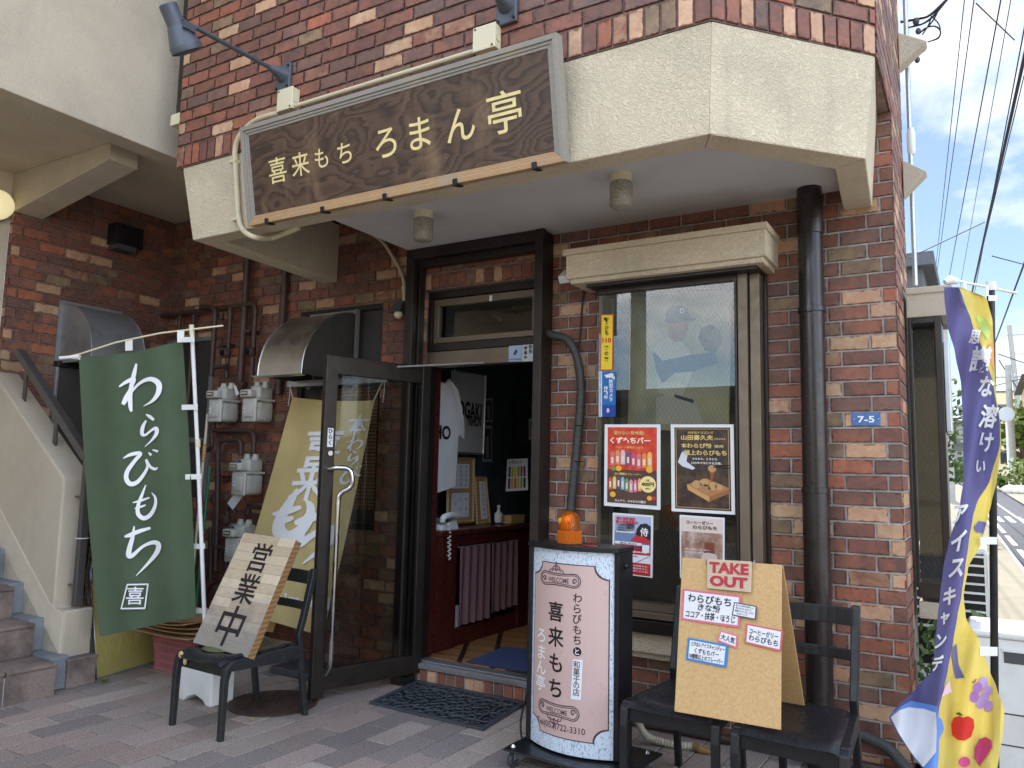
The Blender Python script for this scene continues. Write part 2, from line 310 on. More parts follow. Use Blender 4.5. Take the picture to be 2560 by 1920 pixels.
class MB:
    def __init__(s): s.v, s.f, s.c = [], [], {}
    def add(s, vs, fs):
        o = len(s.v); s.v += [V(p) for p in vs]; s.f += [tuple(i+o for i in f) for f in fs]; return s
    def boxp(s, x0, x1, y0, y1, z0, z1):
        return s.hexa([(x0, y0, z0), (x1, y0, z0), (x1, y1, z0), (x0, y1, z0), (x0, y0, z1), (x1, y0, z1), (x1, y1, z1), (x0, y1, z1)])
    def hexa(s, p): return s.add(p, [(3, 2, 1, 0), (4, 5, 6, 7), (0, 1, 5, 4), (1, 2, 6, 5), (2, 3, 7, 6), (3, 0, 4, 7)])
    def box(s, c, sz, R=None):
        c = V(c); p = []
        for z in (-.5, .5):
            for x, y in ((-.5, -.5), (.5, -.5), (.5, .5), (-.5, .5)):
                q = V((x*sz[0], y*sz[1], z*sz[2])); p.append(c + (R @ q if R else q))
        return s.hexa(p)
    def slab(s, p, t):                                    # p: 4 corners of the front face, t: thickness vector to the back
        p = [V(q) for q in p]; t = V(t); return s.hexa([p[0], p[1], p[1]+t, p[0]+t, p[3], p[2], p[2]+t, p[3]+t])
    def quad(s, *p): return s.add(p, [(0, 1, 2, 3)])
    def poly(s, p): return s.add(p, [tuple(range(len(p)))])
    def prism(s, p, t):
        p = [V(q) for q in p]; t = V(t); n = len(p)
        return s.add(p + [q+t for q in p], [tuple(range(n))[::-1], tuple(range(n, 2*n))] + [(i, (i+1) % n, n+(i+1) % n, n+i) for i in range(n)])
    def tube(s, path, r, n=10, caps=True, closed=False):
        P = [V(p) for p in path]; m = len(P); rs = r if isinstance(r, (list, tuple)) else [r]*m
        vs, fs = [], []; up = None
        for i in range(m):
            a = P[i]-P[i-1] if i else (P[0]-P[-1] if closed else P[1]-P[0])
            b = P[(i+1) % m]-P[i] if (i < m-1 or closed) else a
            d = (a.normalized()+b.normalized());
            d = d.normalized() if d.length > 1e-6 else a.normalized()
            if up is None: up = V((0, 0, 1)) if abs(d.z) < .9 else V((1, 0, 0))
            x = d.cross(up); x = x.normalized() if x.length > 1e-6 else d.orthogonal().normalized()
            y = x.cross(d).normalized(); up = y
            for k in range(n):
                t = 2*math.pi*k/n; vs.append(P[i] + x*(rs[i]*math.cos(t)) + y*(rs[i]*math.sin(t)))
        for i in range(m if closed else m-1):
            j = (i+1) % m
            for k in range(n): fs.append((i*n+k, i*n+(k+1) % n, j*n+(k+1) % n, j*n+k))
        if caps and not closed: fs += [tuple(range(n))[::-1], tuple(range((m-1)*n, m*n))]
        return s.add(vs, fs)
    def cyl(s, a, b, r, r2=None, n=20): return s.tube([a, b], [r, r if r2 is None else r2], n)
    def lathe(s, prof, o, ax=(0, 0, 1), n=24):            # prof: (radius, height) pairs
        ax = V(ax).normalized(); x = ax.orthogonal().normalized(); y = ax.cross(x); o = V(o); vs, fs = [], []
        for r, h in prof:
            for k in range(n):
                t = 2*math.pi*k/n; vs.append(o + ax*h + x*(r*math.cos(t)) + y*(r*math.sin(t)))
        for i in range(len(prof)-1):
            for k in range(n): fs.append((i*n+k, i*n+(k+1) % n, (i+1)*n+(k+1) % n, (i+1)*n+k))
        if prof[0][0] > 1e-5: fs.append(tuple(range(n))[::-1])
        if prof[-1][0] > 1e-5: fs.append(tuple(range((len(prof)-1)*n, len(prof)*n)))
        return s.add(vs, fs)
    def ell(s, c, r, n=16, m=10, R=None):
        c = V(c); vs, fs = [], []
        for i in range(m+1):
            a = math.pi*i/m
            for k in range(n):
                t = 2*math.pi*k/n; q = V((r[0]*math.sin(a)*math.cos(t), r[1]*math.sin(a)*math.sin(t), r[2]*math.cos(a))); vs.append(c + (R @ q if R else q))
        for i in range(m):
            for k in range(n): fs.append((i*n+k, (i+1)*n+k, (i+1)*n+(k+1) % n, i*n+(k+1) % n))
        return s.add(vs, fs)
    def grid(s, f, nu, nv):
        vs = [f(i/nu, j/nv) for j in range(nv+1) for i in range(nu+1)]
        return s.add(vs, [(j*(nu+1)+i, j*(nu+1)+i+1, (j+1)*(nu+1)+i+1, (j+1)*(nu+1)+i) for j in range(nv) for i in range(nu)])
    def disc(s, o, X, Y, rx, ry=None, n=24, a0=0, a1=2*math.pi):
        o, X, Y = V(o), V(X), V(Y); ry = ry or rx
        return s.poly([o + X*(rx*math.cos(a0+(a1-a0)*k/n)) + Y*(ry*math.sin(a0+(a1-a0)*k/n)) for k in range(n)])
    def text(s, body, size, o, X, Y, thick=0, align='C', shear=0, width=None, warp=None, res=3, sub=None):
        vs, fs = glyph(body, thick, res, shear)
        if not vs: return s
        x0, x1 = min(a[0] for a in vs), max(a[0] for a in vs); y0, y1 = min(a[1] for a in vs), max(a[1] for a in vs)
        sx = size if width is None else width/(x1-x0)
        cx = {'C': (x0+x1)/2, 'L': x0, 'R': x1}[align]; cyy = (y0+y1)/2; EL = .00018
        P = [((a-cx)*sx, (b-cyy)*size, l) for a, b, l in vs]
        if warp is None:
            o, X, Y = V(o), V(X), V(Y); N = X.cross(Y).normalized(); return s.add([o + X*a + Y*b + N*(l*EL) for a, b, l in P], fs)
        bm = bmesh.new(); bv = [bm.verts.new((a, b, l)) for a, b, l in P]
        for f in fs:
            try: bm.faces.new([bv[i] for i in f])
            except ValueError: pass
        for _ in range(3):
            e = [e for e in bm.edges if e.calc_length() > (sub or .03)]
            if not e: break
            bmesh.ops.subdivide_edges(bm, edges=e, cuts=1); bmesh.ops.triangulate(bm, faces=[f for f in bm.faces if len(f.verts) > 3])
        bm.verts.index_update(); g = lambda a, b: warp(o[0]+a*X[0]+b*Y[0], o[1]+a*X[1]+b*Y[1]); e = size*.05; out = []
        for v in bm.verts:
            a, b, l = v.co; p = g(a, b)
            if l: p = p + (g(a+e, b)-p).cross(g(a, b+e)-p).normalized()*(l*EL)
            out.append(p)
        r = s.add(out, [tuple(v.index for v in f.verts) for f in bm.faces]); bm.free(); return r
    def flip(s): s.f = [f[::-1] for f in s.f]; return s
    def build(s, name, m, parent=None, bevel=0, smooth=None, seg=2, local=False, recalc=True):
        org = V((0, 0, 0))
        if parent is not None and not local: org = ORG.get(parent.name, V((0, 0, 0)))
        me = bpy.data.meshes.new(name); me.from_pydata([tuple(p-org) for p in s.v], [], s.f); me.materials.append(M[m] if isinstance(m, str) else m)
        if recalc or bevel:
            bm = bmesh.new(); bm.from_mesh(me)
            if recalc: bmesh.ops.recalc_face_normals(bm, faces=bm.faces[:])
            if bevel:
                ed = [e for e in bm.edges if len(e.link_faces) == 2 and e.calc_face_angle(0) > .5]
                bmesh.ops.bevel(bm, geom=ed, offset=bevel, segments=seg, affect='EDGES', profile=.5, clamp_overlap=True)
            bm.to_mesh(me); bm.free()
        if smooth is not None:
            for p in me.polygons: p.use_smooth = True
            me.set_sharp_from_angle(angle=math.radians(smooth))
        o = bpy.data.objects.new(name, me); COL.objects.link(o)
        if parent is not None: o.parent = parent; ORG[o.name] = org
        return o
def tag(o, label, cat, group=None):
    o['label'] = label; o['category'] = cat
    if group: o['group'] = group
    return o
def thing(name, label, cat, loc=(0, 0, 0), group=None):
    o = bpy.data.objects.new(name, None); COL.objects.link(o); o.location = loc; ORG[o.name] = V(loc); o.empty_display_size = .1
    return tag(o, label, cat, group)
def solo(mb, name, m, label, cat, group=None, at=None, **k):      # a thing that is one mesh, its origin at its base
    if at is None: at = V((sum(p.x for p in mb.v)/len(mb.v), sum(p.y for p in mb.v)/len(mb.v), min(p.z for p in mb.v)))
    at = V(at); mb.v = [p-at for p in mb.v]; o = mb.build(name, m, None, **k); o.location = at; ORG[o.name] = at
    return tag(o, label, cat, group)
def struct(mb, name, m, **k): o = mb.build(name, m, None, **k); o['kind'] = 'structure'; return o
def dup(root, loc, rotz=None, label=None):
    r = root.copy(); COL.objects.link(r); r.location = loc
    if rotz is not None: r.rotation_euler = (0, 0, rotz)
    if label: r['label'] = label
    for ch in list(root.children):
        c = ch.copy(); COL.objects.link(c); c.parent = r
        for g in ch.children: d = g.copy(); COL.objects.link(d); d.parent = c
    return r
X_, Y_, Z_ = V((1, 0, 0)), V((0, 1, 0)), V((0, 0, 1))
def arc(c, r, a0, a1, n, X=X_, Y=Z_): return [V(c) + X*(r*math.cos(a0+(a1-a0)*i/n)) + Y*(r*math.sin(a0+(a1-a0)*i/n)) for i in range(n+1)]
def smoothpath(pts, n=6):                                  # Catmull-Rom through the points
    P = [V(p) for p in pts]; P = [P[0]*2-P[1]] + P + [P[-1]*2-P[-2]]; out = []
    for i in range(1, len(P)-2):
        for k in range(n):
            t = k/n; a, b, c, d = P[i-1], P[i], P[i+1], P[i+2]
            out.append(.5*((2*b)+(c-a)*t+(2*a-5*b+4*c-d)*t*t+(3*b-a-3*c+d)*t**3))
    return out + [P[-2]]
def bend(pts, r=.05, n=4):                                 # polyline with rounded corners
    P = [V(p) for p in pts]; out = [P[0]]
    for i in range(1, len(P)-1):
        a, b, c = P[i-1], P[i], P[i+1]; u = (a-b); v = (c-b); q = min(r, u.length*.45, v.length*.45); u.normalize(); v.normalize()
        for k in range(n+1): t = k/n; out.append((b+u*q)*(1-t)**2 + b*2*t*(1-t) + (b+v*q)*t*t)
    return out + [P[-1]]
def ribbed(path, r, pitch=.006, amp=.12):                  # corrugated tube radii along a resampled path
    P = [V(p) for p in path]; L = [0]
    for a, b in zip(P, P[1:]): L.append(L[-1]+(b-a).length)
    n = max(4, int(L[-1]/pitch)); out, rs, j = [], [], 0
    for i in range(n+1):
        d = L[-1]*i/n
        while j < len(P)-2 and L[j+1] < d: j += 1
        t = (d-L[j])/max(1e-6, L[j+1]-L[j]); out.append(P[j].lerp(P[j+1], min(1, t))); rs.append(r*(1+(amp if i % 2 else -amp)))
    return out, rs
# ================================================================ the shop building
H_, L_, J_ = .081, .203, .0105
PAL = [((158, 98, 74), (114, 80, 68), .30, .85), ((142, 90, 70), (104, 74, 64), .21, .9), ((114, 87, 77), (146, 100, 80), .13, .8),
       ((202, 154, 118), (216, 180, 142), .15, .85), ((156, 126, 94), (118, 96, 74), .08, .9), ((178, 108, 76), (146, 84, 64), .08, .7), ((146, 90, 70), (186, 150, 112), .05, .9)]
class Bricks:
    def __init__(s): s.v, s.f, s.fc, s.uv = [], [], [], []
    def pick(s, rr=rnd):
        x = rr.random(); a = 0
        for c, d, w_, st in PAL:
            a += w_
            if x <= a: break
        k = rr.uniform(.86, 1.14); j = lambda q: tuple(max(0, min(1, z*k*rr.uniform(.95, 1.05))) for z in lin(q))
        return (*j(c), rr.random()), (*j(d), st)
    def tile(s, O, U, W, N, u0, u1, w0, w1, depth=.007):
        if u1-u0 < .012 or w1-w0 < .012: return
        j = lambda a=.0012: rnd.uniform(-a, a); e = .0022; pr = rnd.uniform(-.0012, .0012)
        cs = [(u0, w0), (u1, w0), (u1, w1), (u0, w1)]; out = [(a+j(), b+j()) for a, b in cs]; mu, mw = (u0+u1)/2, (w0+w1)/2
        inn = [(a+(e if a < mu else -e)*rnd.uniform(.6, 1.7), b+(e if b < mw else -e)*rnd.uniform(.6, 1.7)) for a, b in out]
        P = lambda q, d: O + U*q[0] + W*q[1] + N*d
        b = len(s.v); s.v += [P(q, -depth-.002) for q in out] + [P(q, pr-.0022) for q in out] + [P(q, pr) for q in inn]
        col = s.pick(); uvf = lambda q: ((q[0]-u0)/(u1-u0), (q[1]-w0)/(w1-w0))
        for f in [(8, 9, 10, 11)] + [(4+i, 4+(i+1) % 4, 8+(i+1) % 4, 8+i) for i in range(4)] + [(i, (i+1) % 4, 4+(i+1) % 4, 4+i) for i in range(4)]:
            s.f.append(tuple(b+i for i in f)); s.fc.append(col); pts = out+out+inn; s.uv += [uvf(pts[i]) for i in f]
    def panel(s, O, U, N, u0, u1, z0, z1, holes=(), odd=.068, flip=False, base=0., ref=0.):
        O, U, N = V(O), V(U), V(N); k = math.floor((z0-base)/H_)
        while base+k*H_ < z1-.004:
            a, b = base+k*H_+.001, base+(k+1)*H_-J_+.001
            lo, hi = max(a, z0), min(b, z1)
            if hi-lo > .015:
                st = ref + (odd if k % 2 else .134) + J_/2
                n0 = math.floor((u0-st)/L_)-1; u = st+n0*L_
                while u < u1:
                    iv = [(max(u, u0), min(u+L_-J_, u1))]
                    for (h0, h1, y0, y1) in holes:
                        if y0 < hi-.02 and y1 > lo+.02:
                            nx = []
                            for p, q in iv:
                                if h1 <= p or h0 >= q: nx.append((p, q))
                                else:
                                    if p < h0: nx.append((p, h0))
                                    if q > h1: nx.append((h1, q))
                            iv = nx
                    for p, q in iv: s.tile(O, U, Z_, N, p, q, lo, hi)
                    u += L_
            k += 1
    def soldiers(s, O, U, N, u0, u1, z0, z1, w_=.0755):
        O, U, N = V(O), V(U), V(N); n = max(1, round((u1-u0)/w_)); w2 = (u1-u0)/n
        for i in range(n): s.tile(O, U, Z_, N, u0+i*w2+J_/2, u0+(i+1)*w2-J_/2, z0, z1)
    def build(s, name, parent, m='brick'):
        org = ORG.get(parent.name, V((0, 0, 0))) if parent else V((0, 0, 0))
        me = bpy.data.meshes.new(name); me.from_pydata([tuple(p-org) for p in s.v], [], s.f); me.materials.append(M[m])
        bm = bmesh.new(); bm.from_mesh(me); bm.free()
        a = me.color_attributes.new('tcol', 'FLOAT_COLOR', 'CORNER'); b = me.color_attributes.new('tcol2', 'FLOAT_COLOR', 'CORNER'); u = me.uv_layers.new(name='tuv')
        fa, fb, fu = [], [], []
        for f, (c, d) in zip(s.f, s.fc): fa += list(c)*len(f); fb += list(d)*len(f)
        for q in s.uv: fu += list(q)
        a.data.foreach_set('color', fa); b.data.foreach_set('color', fb); u.data.foreach_set('uv', fu)
        o = bpy.data.objects.new(name, me); COL.objects.link(o)
        if parent: o.parent = parent; ORG[o.name] = org
        return o
def wall_body(mb, P, u0, u1, z0, z1, holes):               # boxes around the openings; P(u, z, d) -> point
    us = sorted({u0, u1} | {h for a in holes for h in a[:2] if u0 < h < u1}); zs = sorted({z0, z1} | {h for a in holes for h in a[2:] if z0 < h < z1})
    for a, b in zip(us, us[1:]):
        for c, d in zip(zs, zs[1:]):
            if any(h[0] <= a and b <= h[1] and h[2] <= c and d <= h[3] for h in holes): continue
            mb.hexa([P(a, c, 0), P(b, c, 0), P(b, c, 1), P(a, c, 1), P(a, d, 0), P(b, d, 0), P(b, d, 1), P(a, d, 1)])
RX = -.335                                                 # right corner of the building
shop = thing('shop_building', 'brick shop building with a beige canopy band, open door and big wired glass window', 'building', (-3, .1, 0))
HOLES = [(-3.405, -2.43, 0, 2.71), (-2.0, -.99, .5, 2.66), (-4.62, -3.77, 1.0, 2.66)]
br = Bricks(); mo = MB(); md = MB()
br.panel((RX, 0, 0), -X_, -Y_, 0, 5.97, 0, 3.6, [(RX-b, RX-a, c, d) for a, b, c, d in HOLES] + [(RX+2.40, RX+3.34, 2.70, 2.825)][:0] + [(RX+2.43+.0, RX+3.405, 2.70, 2.822)])
br.soldiers((RX, 0, 0), -X_, -Y_, RX+2.43+.0, RX+3.405, 2.716, 2.818)
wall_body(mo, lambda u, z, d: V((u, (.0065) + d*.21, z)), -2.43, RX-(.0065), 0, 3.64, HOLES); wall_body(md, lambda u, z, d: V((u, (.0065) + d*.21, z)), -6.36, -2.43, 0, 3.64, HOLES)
# door reveal and step bricks
br.panel((-3.4048, 0, 0), Y_, X_, .012, .13, .14, 2.705)
br.soldiers((-3.40, 0, 0), X_, -Y_, 0, .97, .004, .088)
mo.boxp(-3.405, -2.43, (.0065), .30, 0, .098)
# side wall of the building (faces the street) and the wall left of the service corner
br.panel((RX, 0, 0), Y_, X_, 0, .42, 0, 3.0); br.panel((RX, -.63, 0), Y_, X_, 0, 1.38, 3.37, 7.0)
br.panel((RX, 0, 0), Y_, X_, .0, .42, 3.0, 3.37); br.panel((RX, 0, 0), Y_, X_, .42, .75, 2.52, 3.37)
mo.prism([(RX-(.0065), .2195, 0), (RX-(.0065), .75, 0), (-2.2, 8, 0), (-2.4, 8, 0), (RX-.2, .78, 0), (RX-.2, .2195, 0)], (0, 0, 7))
br.panel((-6.30, 0, 0), -Y_, X_, .0, 1.385, 0, 3.636, ref=.03)
br.panel((-6.3, -1.388, 0), -X_, -Y_, .0, .045, 0, 3.335, odd=.2)
md.boxp(-6.36, -6.3065, -1.38, (.0065), 0, 3.64)
# upper storey: flat front, chamfered corner
cham = V((-.338+.915, -.63+1.28, 0)); CL = cham.length; CU_ = cham/CL; CN = V((CU_.y, -CU_.x, 0))
br.soldiers((-4.5, -1.285, 0), X_, -Y_, 0, 3.585, 3.378, 3.515); br.panel((-4.5, -1.285, 0), X_, -Y_, 0, 3.585, 3.527, 6.2, base=3.526-.001)
br.soldiers((-.915, -1.285, 0), CU_, CN, 0, CL, 3.378, 3.515); br.panel((-.915, -1.285, 0), CU_, CN, 0, CL, 3.527, 6.2, base=3.526-.001, ref=.09)
br.panel((-4.5, 0, 0), -Y_, -X_, 0, 1.285, 3.38, 6.2)
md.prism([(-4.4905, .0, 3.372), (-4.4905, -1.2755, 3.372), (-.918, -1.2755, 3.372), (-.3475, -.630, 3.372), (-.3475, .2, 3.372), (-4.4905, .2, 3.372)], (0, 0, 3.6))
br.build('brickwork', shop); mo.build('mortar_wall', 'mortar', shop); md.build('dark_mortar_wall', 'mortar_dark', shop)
# canopy band: tapered ring with a lower lip
top = [(-4.445, 0), (-4.445, -1.272), (-.918, -1.272), (-.345, -.635), (-.405, 0)]
bot = [(-4.385, 0), (-4.30, -1.266), (-.93, -1.275), (-.391, -.693), (-.44, 0)]
inn = [(-4.245, 0), (-4.147, -1.146), (-.992, -1.137), (-.53, -.63), (-.58, 0)]
fb = MB(); zt, zb, zi = 3.371, 2.865, 3.30
for i in range(4):
    fb.hexa([(*bot[i], zb), (*bot[i+1], zb), (*inn[i+1], zb), (*inn[i], zb), (*top[i], zt), (*top[i+1], zt), (*inn[i+1], zt-.05), (*inn[i], zt-.05)])
fb.build('canopy_band', 'stucco', shop, bevel=.006)
sf = MB(); sf.prism([(-3.44, -1.20, 2.98), (-.95, -1.20, 2.98), (-.45, -.62, 2.98), (-.5, .005, 2.98), (-3.44, .005, 2.98)], (0, 0, .12)); sf.build('soffit', 'soffit', shop)
up = MB(); up.boxp(-4.30, -3.46, -1.2, .005, 3.40, 3.45); up.build('upper_soffit', 'smooth', shop)
# the rest of the volume (floors, back, roof) so that light behaves inside
bd = MB(); bd.boxp(-6.5, -2.4, 7.8, 8, 0, 7); bd.boxp(-6.6, -6.361, .22, 8, 0, 7); bd.prism([(-6.36, .22, 3.02), (RX-.21, .22, 3.02), (RX-.21, .76, 3.02), (-2.42, 7.79, 3.02), (-6.36, 7.79, 3.02)], (0, 0, .3)); bd.prism([(-6.6, .2, 6.98), (RX-.01, .2, 6.98), (RX-.01, .74, 6.98), (-2.2, 8, 6.98), (-6.6, 8, 6.98)], (0, 0, .12))
bd.build('floor_and_roof', 'smooth', shop)
# stair block on the left: ceiling, parapet, bracket, pale wall
st = MB(); st.boxp(-6.6, -6.36, -7, -1.381, 0, 7); st.build('stair_wall', 'smooth', shop)
ce = MB(); ce.boxp(-6.36, -4.86, -7, .2, 3.642, 3.8); ce.build('landing_ceiling', 'stucco_l', shop)
pa = MB(); pa.boxp(-4.95, -4.80, -7, .2, 3.60, 7); pa.boxp(-4.97, -4.795, -7, .2, 3.575, 3.625); pa.build('stair_parapet', 'stucco_l', shop, bevel=.006)
bk = MB(); bk.prism([(-6.36, -1.386, 3.325), (-5.1, -1.386, 3.52), (-5.1, -1.386, 3.641), (-6.36, -1.386, 3.641)], (0, .215, 0)); bk.build('ceiling_bracket', 'stucco_l', shop, bevel=.005)
dp = MB(); dp.boxp(-4.60, -4.525, -1.25, -1.17, 3.78, 7); dp.build('drain_pipe', 'bronze', shop, bevel=.01)
cl = MB(); cl.boxp(-4.62, -4.50, -1.27, -1.16, 3.70, 3.78); cl.build('pipe_clip', 'offwhite', shop, bevel=.006)
# entrance frame
fr = MB()
fr.boxp(-3.445, -3.375, -.15, -.10, 0, 2.978); fr.boxp(-3.435, -3.40, -.10, .0, 0, 2.978); fr.boxp(-3.40, -3.365, -.085, -.02, 0, 2.978)
fr.boxp(-2.395, -2.335, -.16, -.115, 0, 2.978); fr.boxp(-2.385, -2.343, -.115, .0, 0, 2.978); fr.boxp(-2.42, -2.385, -.10, -.02, 0, 2.978)
fr.boxp(-3.375, -2.395, -.15, -.03, 2.905, 2.979); fr.boxp(-3.375, -2.395, -.10, -.02, 2.86, 2.905)
fr.build('entrance_frame', 'bronze', shop, bevel=.004)
fx = MB(); fx.boxp(-3.43, -3.34, -.14, -.02, -.002, .05); fx.build('frame_foot', 'black', shop)
# transom window over the door
wn_ = MB()
y0 = .10
for a in ((-3.402, -2.44, 2.66, 2.71), (-3.402, -2.44, 2.275, 2.33), (-3.402, -3.365, 2.33, 2.66), (-2.505, -2.44, 2.33, 2.66)): wn_.boxp(a[0], a[1], y0-.03, y0+.06, a[2], a[3])
tw = wn_.build('transom_window', 'bronze', shop, bevel=.003)
sa = MB()
for a in ((-3.362, -2.508, 2.605, 2.655), (-3.362, -2.508, 2.335, 2.375), (-3.362, -3.32, 2.375, 2.605), (-2.545, -2.508, 2.375, 2.605)): sa.boxp(a[0], a[1], y0-.015, y0+.03, a[2], a[3])
sa.build('sash', 'bronze_l', tw, bevel=.003)
g = MB(); g.boxp(-3.325, -2.54, y0+.004, y0+.010, 2.37, 2.61); g.build('pane', 'glass', tw)
hk = MB(); hk.boxp(-2.88, -2.86, y0-.03, y0-.015, 2.60, 2.64); hk.build('hook', 'white', tw, bevel=.002)
tr = MB(); tr.boxp(-3.402, -2.44, y0-.025, y0+.06, 2.165, 2.272); tr.build('transom_rail', 'bronze_l', shop, bevel=.003)
jm = MB(); jm.boxp(-3.402, -3.375, y0-.02, y0+.06, .13, 2.16); jm.boxp(-2.50, -2.44, y0-.02, y0+.06, .13, 2.16); jm.build('door_jamb', 'bronze', shop, bevel=.003)
th = MB(); th.boxp(-3.40, -2.43, .0, .16, .099, .128); th.boxp(-3.40, -2.43, .03, .055, .128, .138); th.boxp(-3.40, -2.43, -.012, .002, .092, .124); th.build('threshold', 'galv', shop, bevel=.003)
# door leaf, open towards the street
hx, hy = -3.335, .02; ox, oy = -3.575, -.765
D = V((ox-hx, oy-hy, 0)); DL = D.length; D.normalize(); DN = V((D.y, -D.x, 0))
def dbox(mb, a, b, z0, z1, t=.018):
    A, B = V((hx, hy, 0))+D*a, V((hx, hy, 0))+D*b
    return mb.hexa([A-DN*t+Z_*z0, B-DN*t+Z_*z0, B+DN*t+Z_*z0, A+DN*t+Z_*z0, A-DN*t+Z_*z1, B-DN*t+Z_*z1, B+DN*t+Z_*z1, A+DN*t+Z_*z1])
dm = MB()
dbox(dm, DL-.085, DL, .02, 2.15, .022); dbox(dm, 0, .07, .06, 2.15, .022); dbox(dm, .07, DL-.085, 2.03, 2.15); dbox(dm, .07, DL-.085, .06, .185)
door = dm.build('door', 'bronze', shop, bevel=.004)
g = MB(); dbox(g, .065, DL-.08, .18, 2.035, .003); g.build('pane', 'doorglass', door)
hd = MB(); S1 = V((hx, hy, 0))+D*(DL-.045)
for sg in (1, -1):
    n_ = DN*sg; b = S1
    if sg == -1: pth = bend([b+n_*.02+Z_*1.42, b+n_*.075-D*.02+Z_*1.43, b+n_*.13-D*.10+Z_*1.43, b+n_*.135-D*.115+Z_*1.31, b+n_*.075-D*.05+Z_*1.27, b+n_*.075-D*.05+Z_*.22, b+n_*.02-D*.045+Z_*.16], .05, 5)
    else: pth = bend([b+n_*.02+Z_*1.42, b+n_*.08+Z_*1.42, b+n_*.08+Z_*1.28, b+n_*.02+Z_*1.27], .05, 5)
    hd.tube(pth, .0155, 12)
hd.build('handle', 'chrome', door, smooth=50)
lk = MB(); lk.cyl(S1-DN*.02+Z_*1.52, S1-DN*.04+Z_*1.52, .016); lk.build('lock', 'chrome', door, smooth=40)
stk = MB(); 
def dq(mb, a, b, z0, z1, t): A, B = S1+D*a+DN*t, S1+D*b+DN*t; return mb.quad(A+Z_*z0, B+Z_*z0, B+Z_*z1, A+Z_*z1)
dq(stk, -.022, .018, 1.56, 1.68, -.0232); stk.build('push_label', 'paper', door)
tx = MB()
for i, ch in enumerate('ひらく'): tx.text(ch, .034, S1-D*.002-DN*.0245+Z_*(1.66-.036*i), -D, Z_, .03)
tx.build('lettering', 'textblack', door)
ca = MB(); ca.tube([V((hx, hy, 0))+D*.34+DN*.03+Z_*2.12, V((-3.0, .03, 2.168)), V((-2.9, .06, 2.168))], .007, 8); ca.build('closer_arm', 'alu', door)
# main window: projecting frame, wired glass, hood, sill
WX0, WX1, WZ0, WZ1, WY = -1.965, -1.005, .72, 2.6, -.10
fm = MB()
fm.boxp(WX0, WX0+.025, WY-.01, .02, .62, WZ1); fm.boxp(WX1-.055, WX1, WY-.005, .02, .62, WZ1); fm.boxp(WX0, WX1, WY-.01, .02, WZ1-.05, WZ1+.03)
fm.boxp(WX1-.115, WX1-.062, WY-.03, -.02, .66, WZ1-.05)
mw = fm.build('display_window', 'bronze_l', shop, bevel=.004)
f2 = MB(); f2.boxp(WX1-.13, WX1-.117, WY-.04, -.02, .70, WZ1-.05); f2.boxp(WX0+.0, WX1-.115, WY-.035, .0, WZ1-.09, WZ1-.045); f2.boxp(WX0-.01, WX1+.012, WY-.035, .03, .545, .615); f2.boxp(WX1+.002, WX1+.02, -.03, .02, .55, WZ1); f2.build('frame', 'bronze', mw, bevel=.003)
f3 = MB(); f3.boxp(WX0, WX1-.06, WY-.02, 0, .665, .72); f3.boxp(WX0, WX1-.06, WY-.03, 0, .625, .662); f3.build('bottom_rail', 'bronze_l', mw, bevel=.003)
g = MB(); g.boxp(WX0+.006, WX1-.125, WY-.022, WY-.015, .712, WZ1-.08); g.build('pane', 'wireglass', mw)
sl_ = MB(); sl_.boxp(WX0-.05, WX1+.04, -.10, .02, .43, .543); sl_.boxp(WX0-.03, WX1+.02, -.075, .02, .395, .43); sl_.build('sill', 'stucco', mw, bevel=.006)
hdd = MB(); hdd.boxp(-2.125, -.915, -.30, .02, 2.735, 2.772); hdd.boxp(-2.105, -.925, -.288, .02, 2.59, 2.735); hdd.boxp(-2.085, -.945, -.268, .02, 2.562, 2.592)
hdd.build('window_hood', 'stucco', mw, bevel=.006)
hs = MB(); hs.boxp(-2.0, -.99, -.22, -.05, 2.545, 2.561); hs.build('hood_underside', 'bronze', mw)
# side bay window round the corner with its hood, shutter box, sill
sb = MB(); sb.boxp(RX+.01, -.11, .45, .74, 2.34, 2.50); sb.boxp(RX+.008, -.095, .44, .74, 2.47, 2.508); sb.build('bay_hood', 'stucco_side', shop, bevel=.005)
s2 = MB(); s2.boxp(RX+.02, -.13, .47, .74, .69, .78); s2.build('bay_sill', 'stucco_side', shop, bevel=.005)
s3 = MB()
s3.boxp(RX+.012, RX+.03, .455, .50, .86, 2.34); s3.boxp(-.19, -.155, .455, .73, .78, 2.34); s3.boxp(RX+.02, -.155, .46, .50, .80, .885); s3.boxp(RX+.02, -.155, .46, .73, 2.305, 2.34); s3.boxp(RX+.02, -.16, .70, .74, .80, 2.3)
bw = s3.build('bay_window', 'bronze', shop, bevel=.003)
g = MB(); g.boxp(RX+.028, -.188, .474, .480, .88, 2.31); g.build('pane', 'wireglass', bw)
sx = MB(); sx.boxp(-.153, -.125, .50, .74, 1.70, 2.20); sx.build('shutter_box', 'alu', bw, bevel=.004)
ib = MB(); ib.boxp(RX+.03, -.20, .62, .64, .86, 2.3); ib.build('blind', 'black', bw)
# small triangular hoods of the windows above
for zz, x1 in ((3.11, -.205), (3.915, -.178)):
    h = MB(); h.prism([(RX+.005, .62, zz), (x1, .62, zz+.125), (RX+.005, .62, zz+.22)], (0, .10, 0)); h.build('upper_window_hood', 'stucco_side', shop, bevel=.004)
vp = MB(); vp.tube([(RX+.04, .80, 2.6), (RX+.04, .80, 7)], .014, 12); vp.build('vent_pipe', 'alu', shop, smooth=40)
vc = MB(); vc.lathe([(.016, 0), (.024, .02), (.024, .14), (.016, .17)], (RX+.045, .80, 3.42), n=16); vc.build('pipe_joint', 'white', shop, smooth=40)
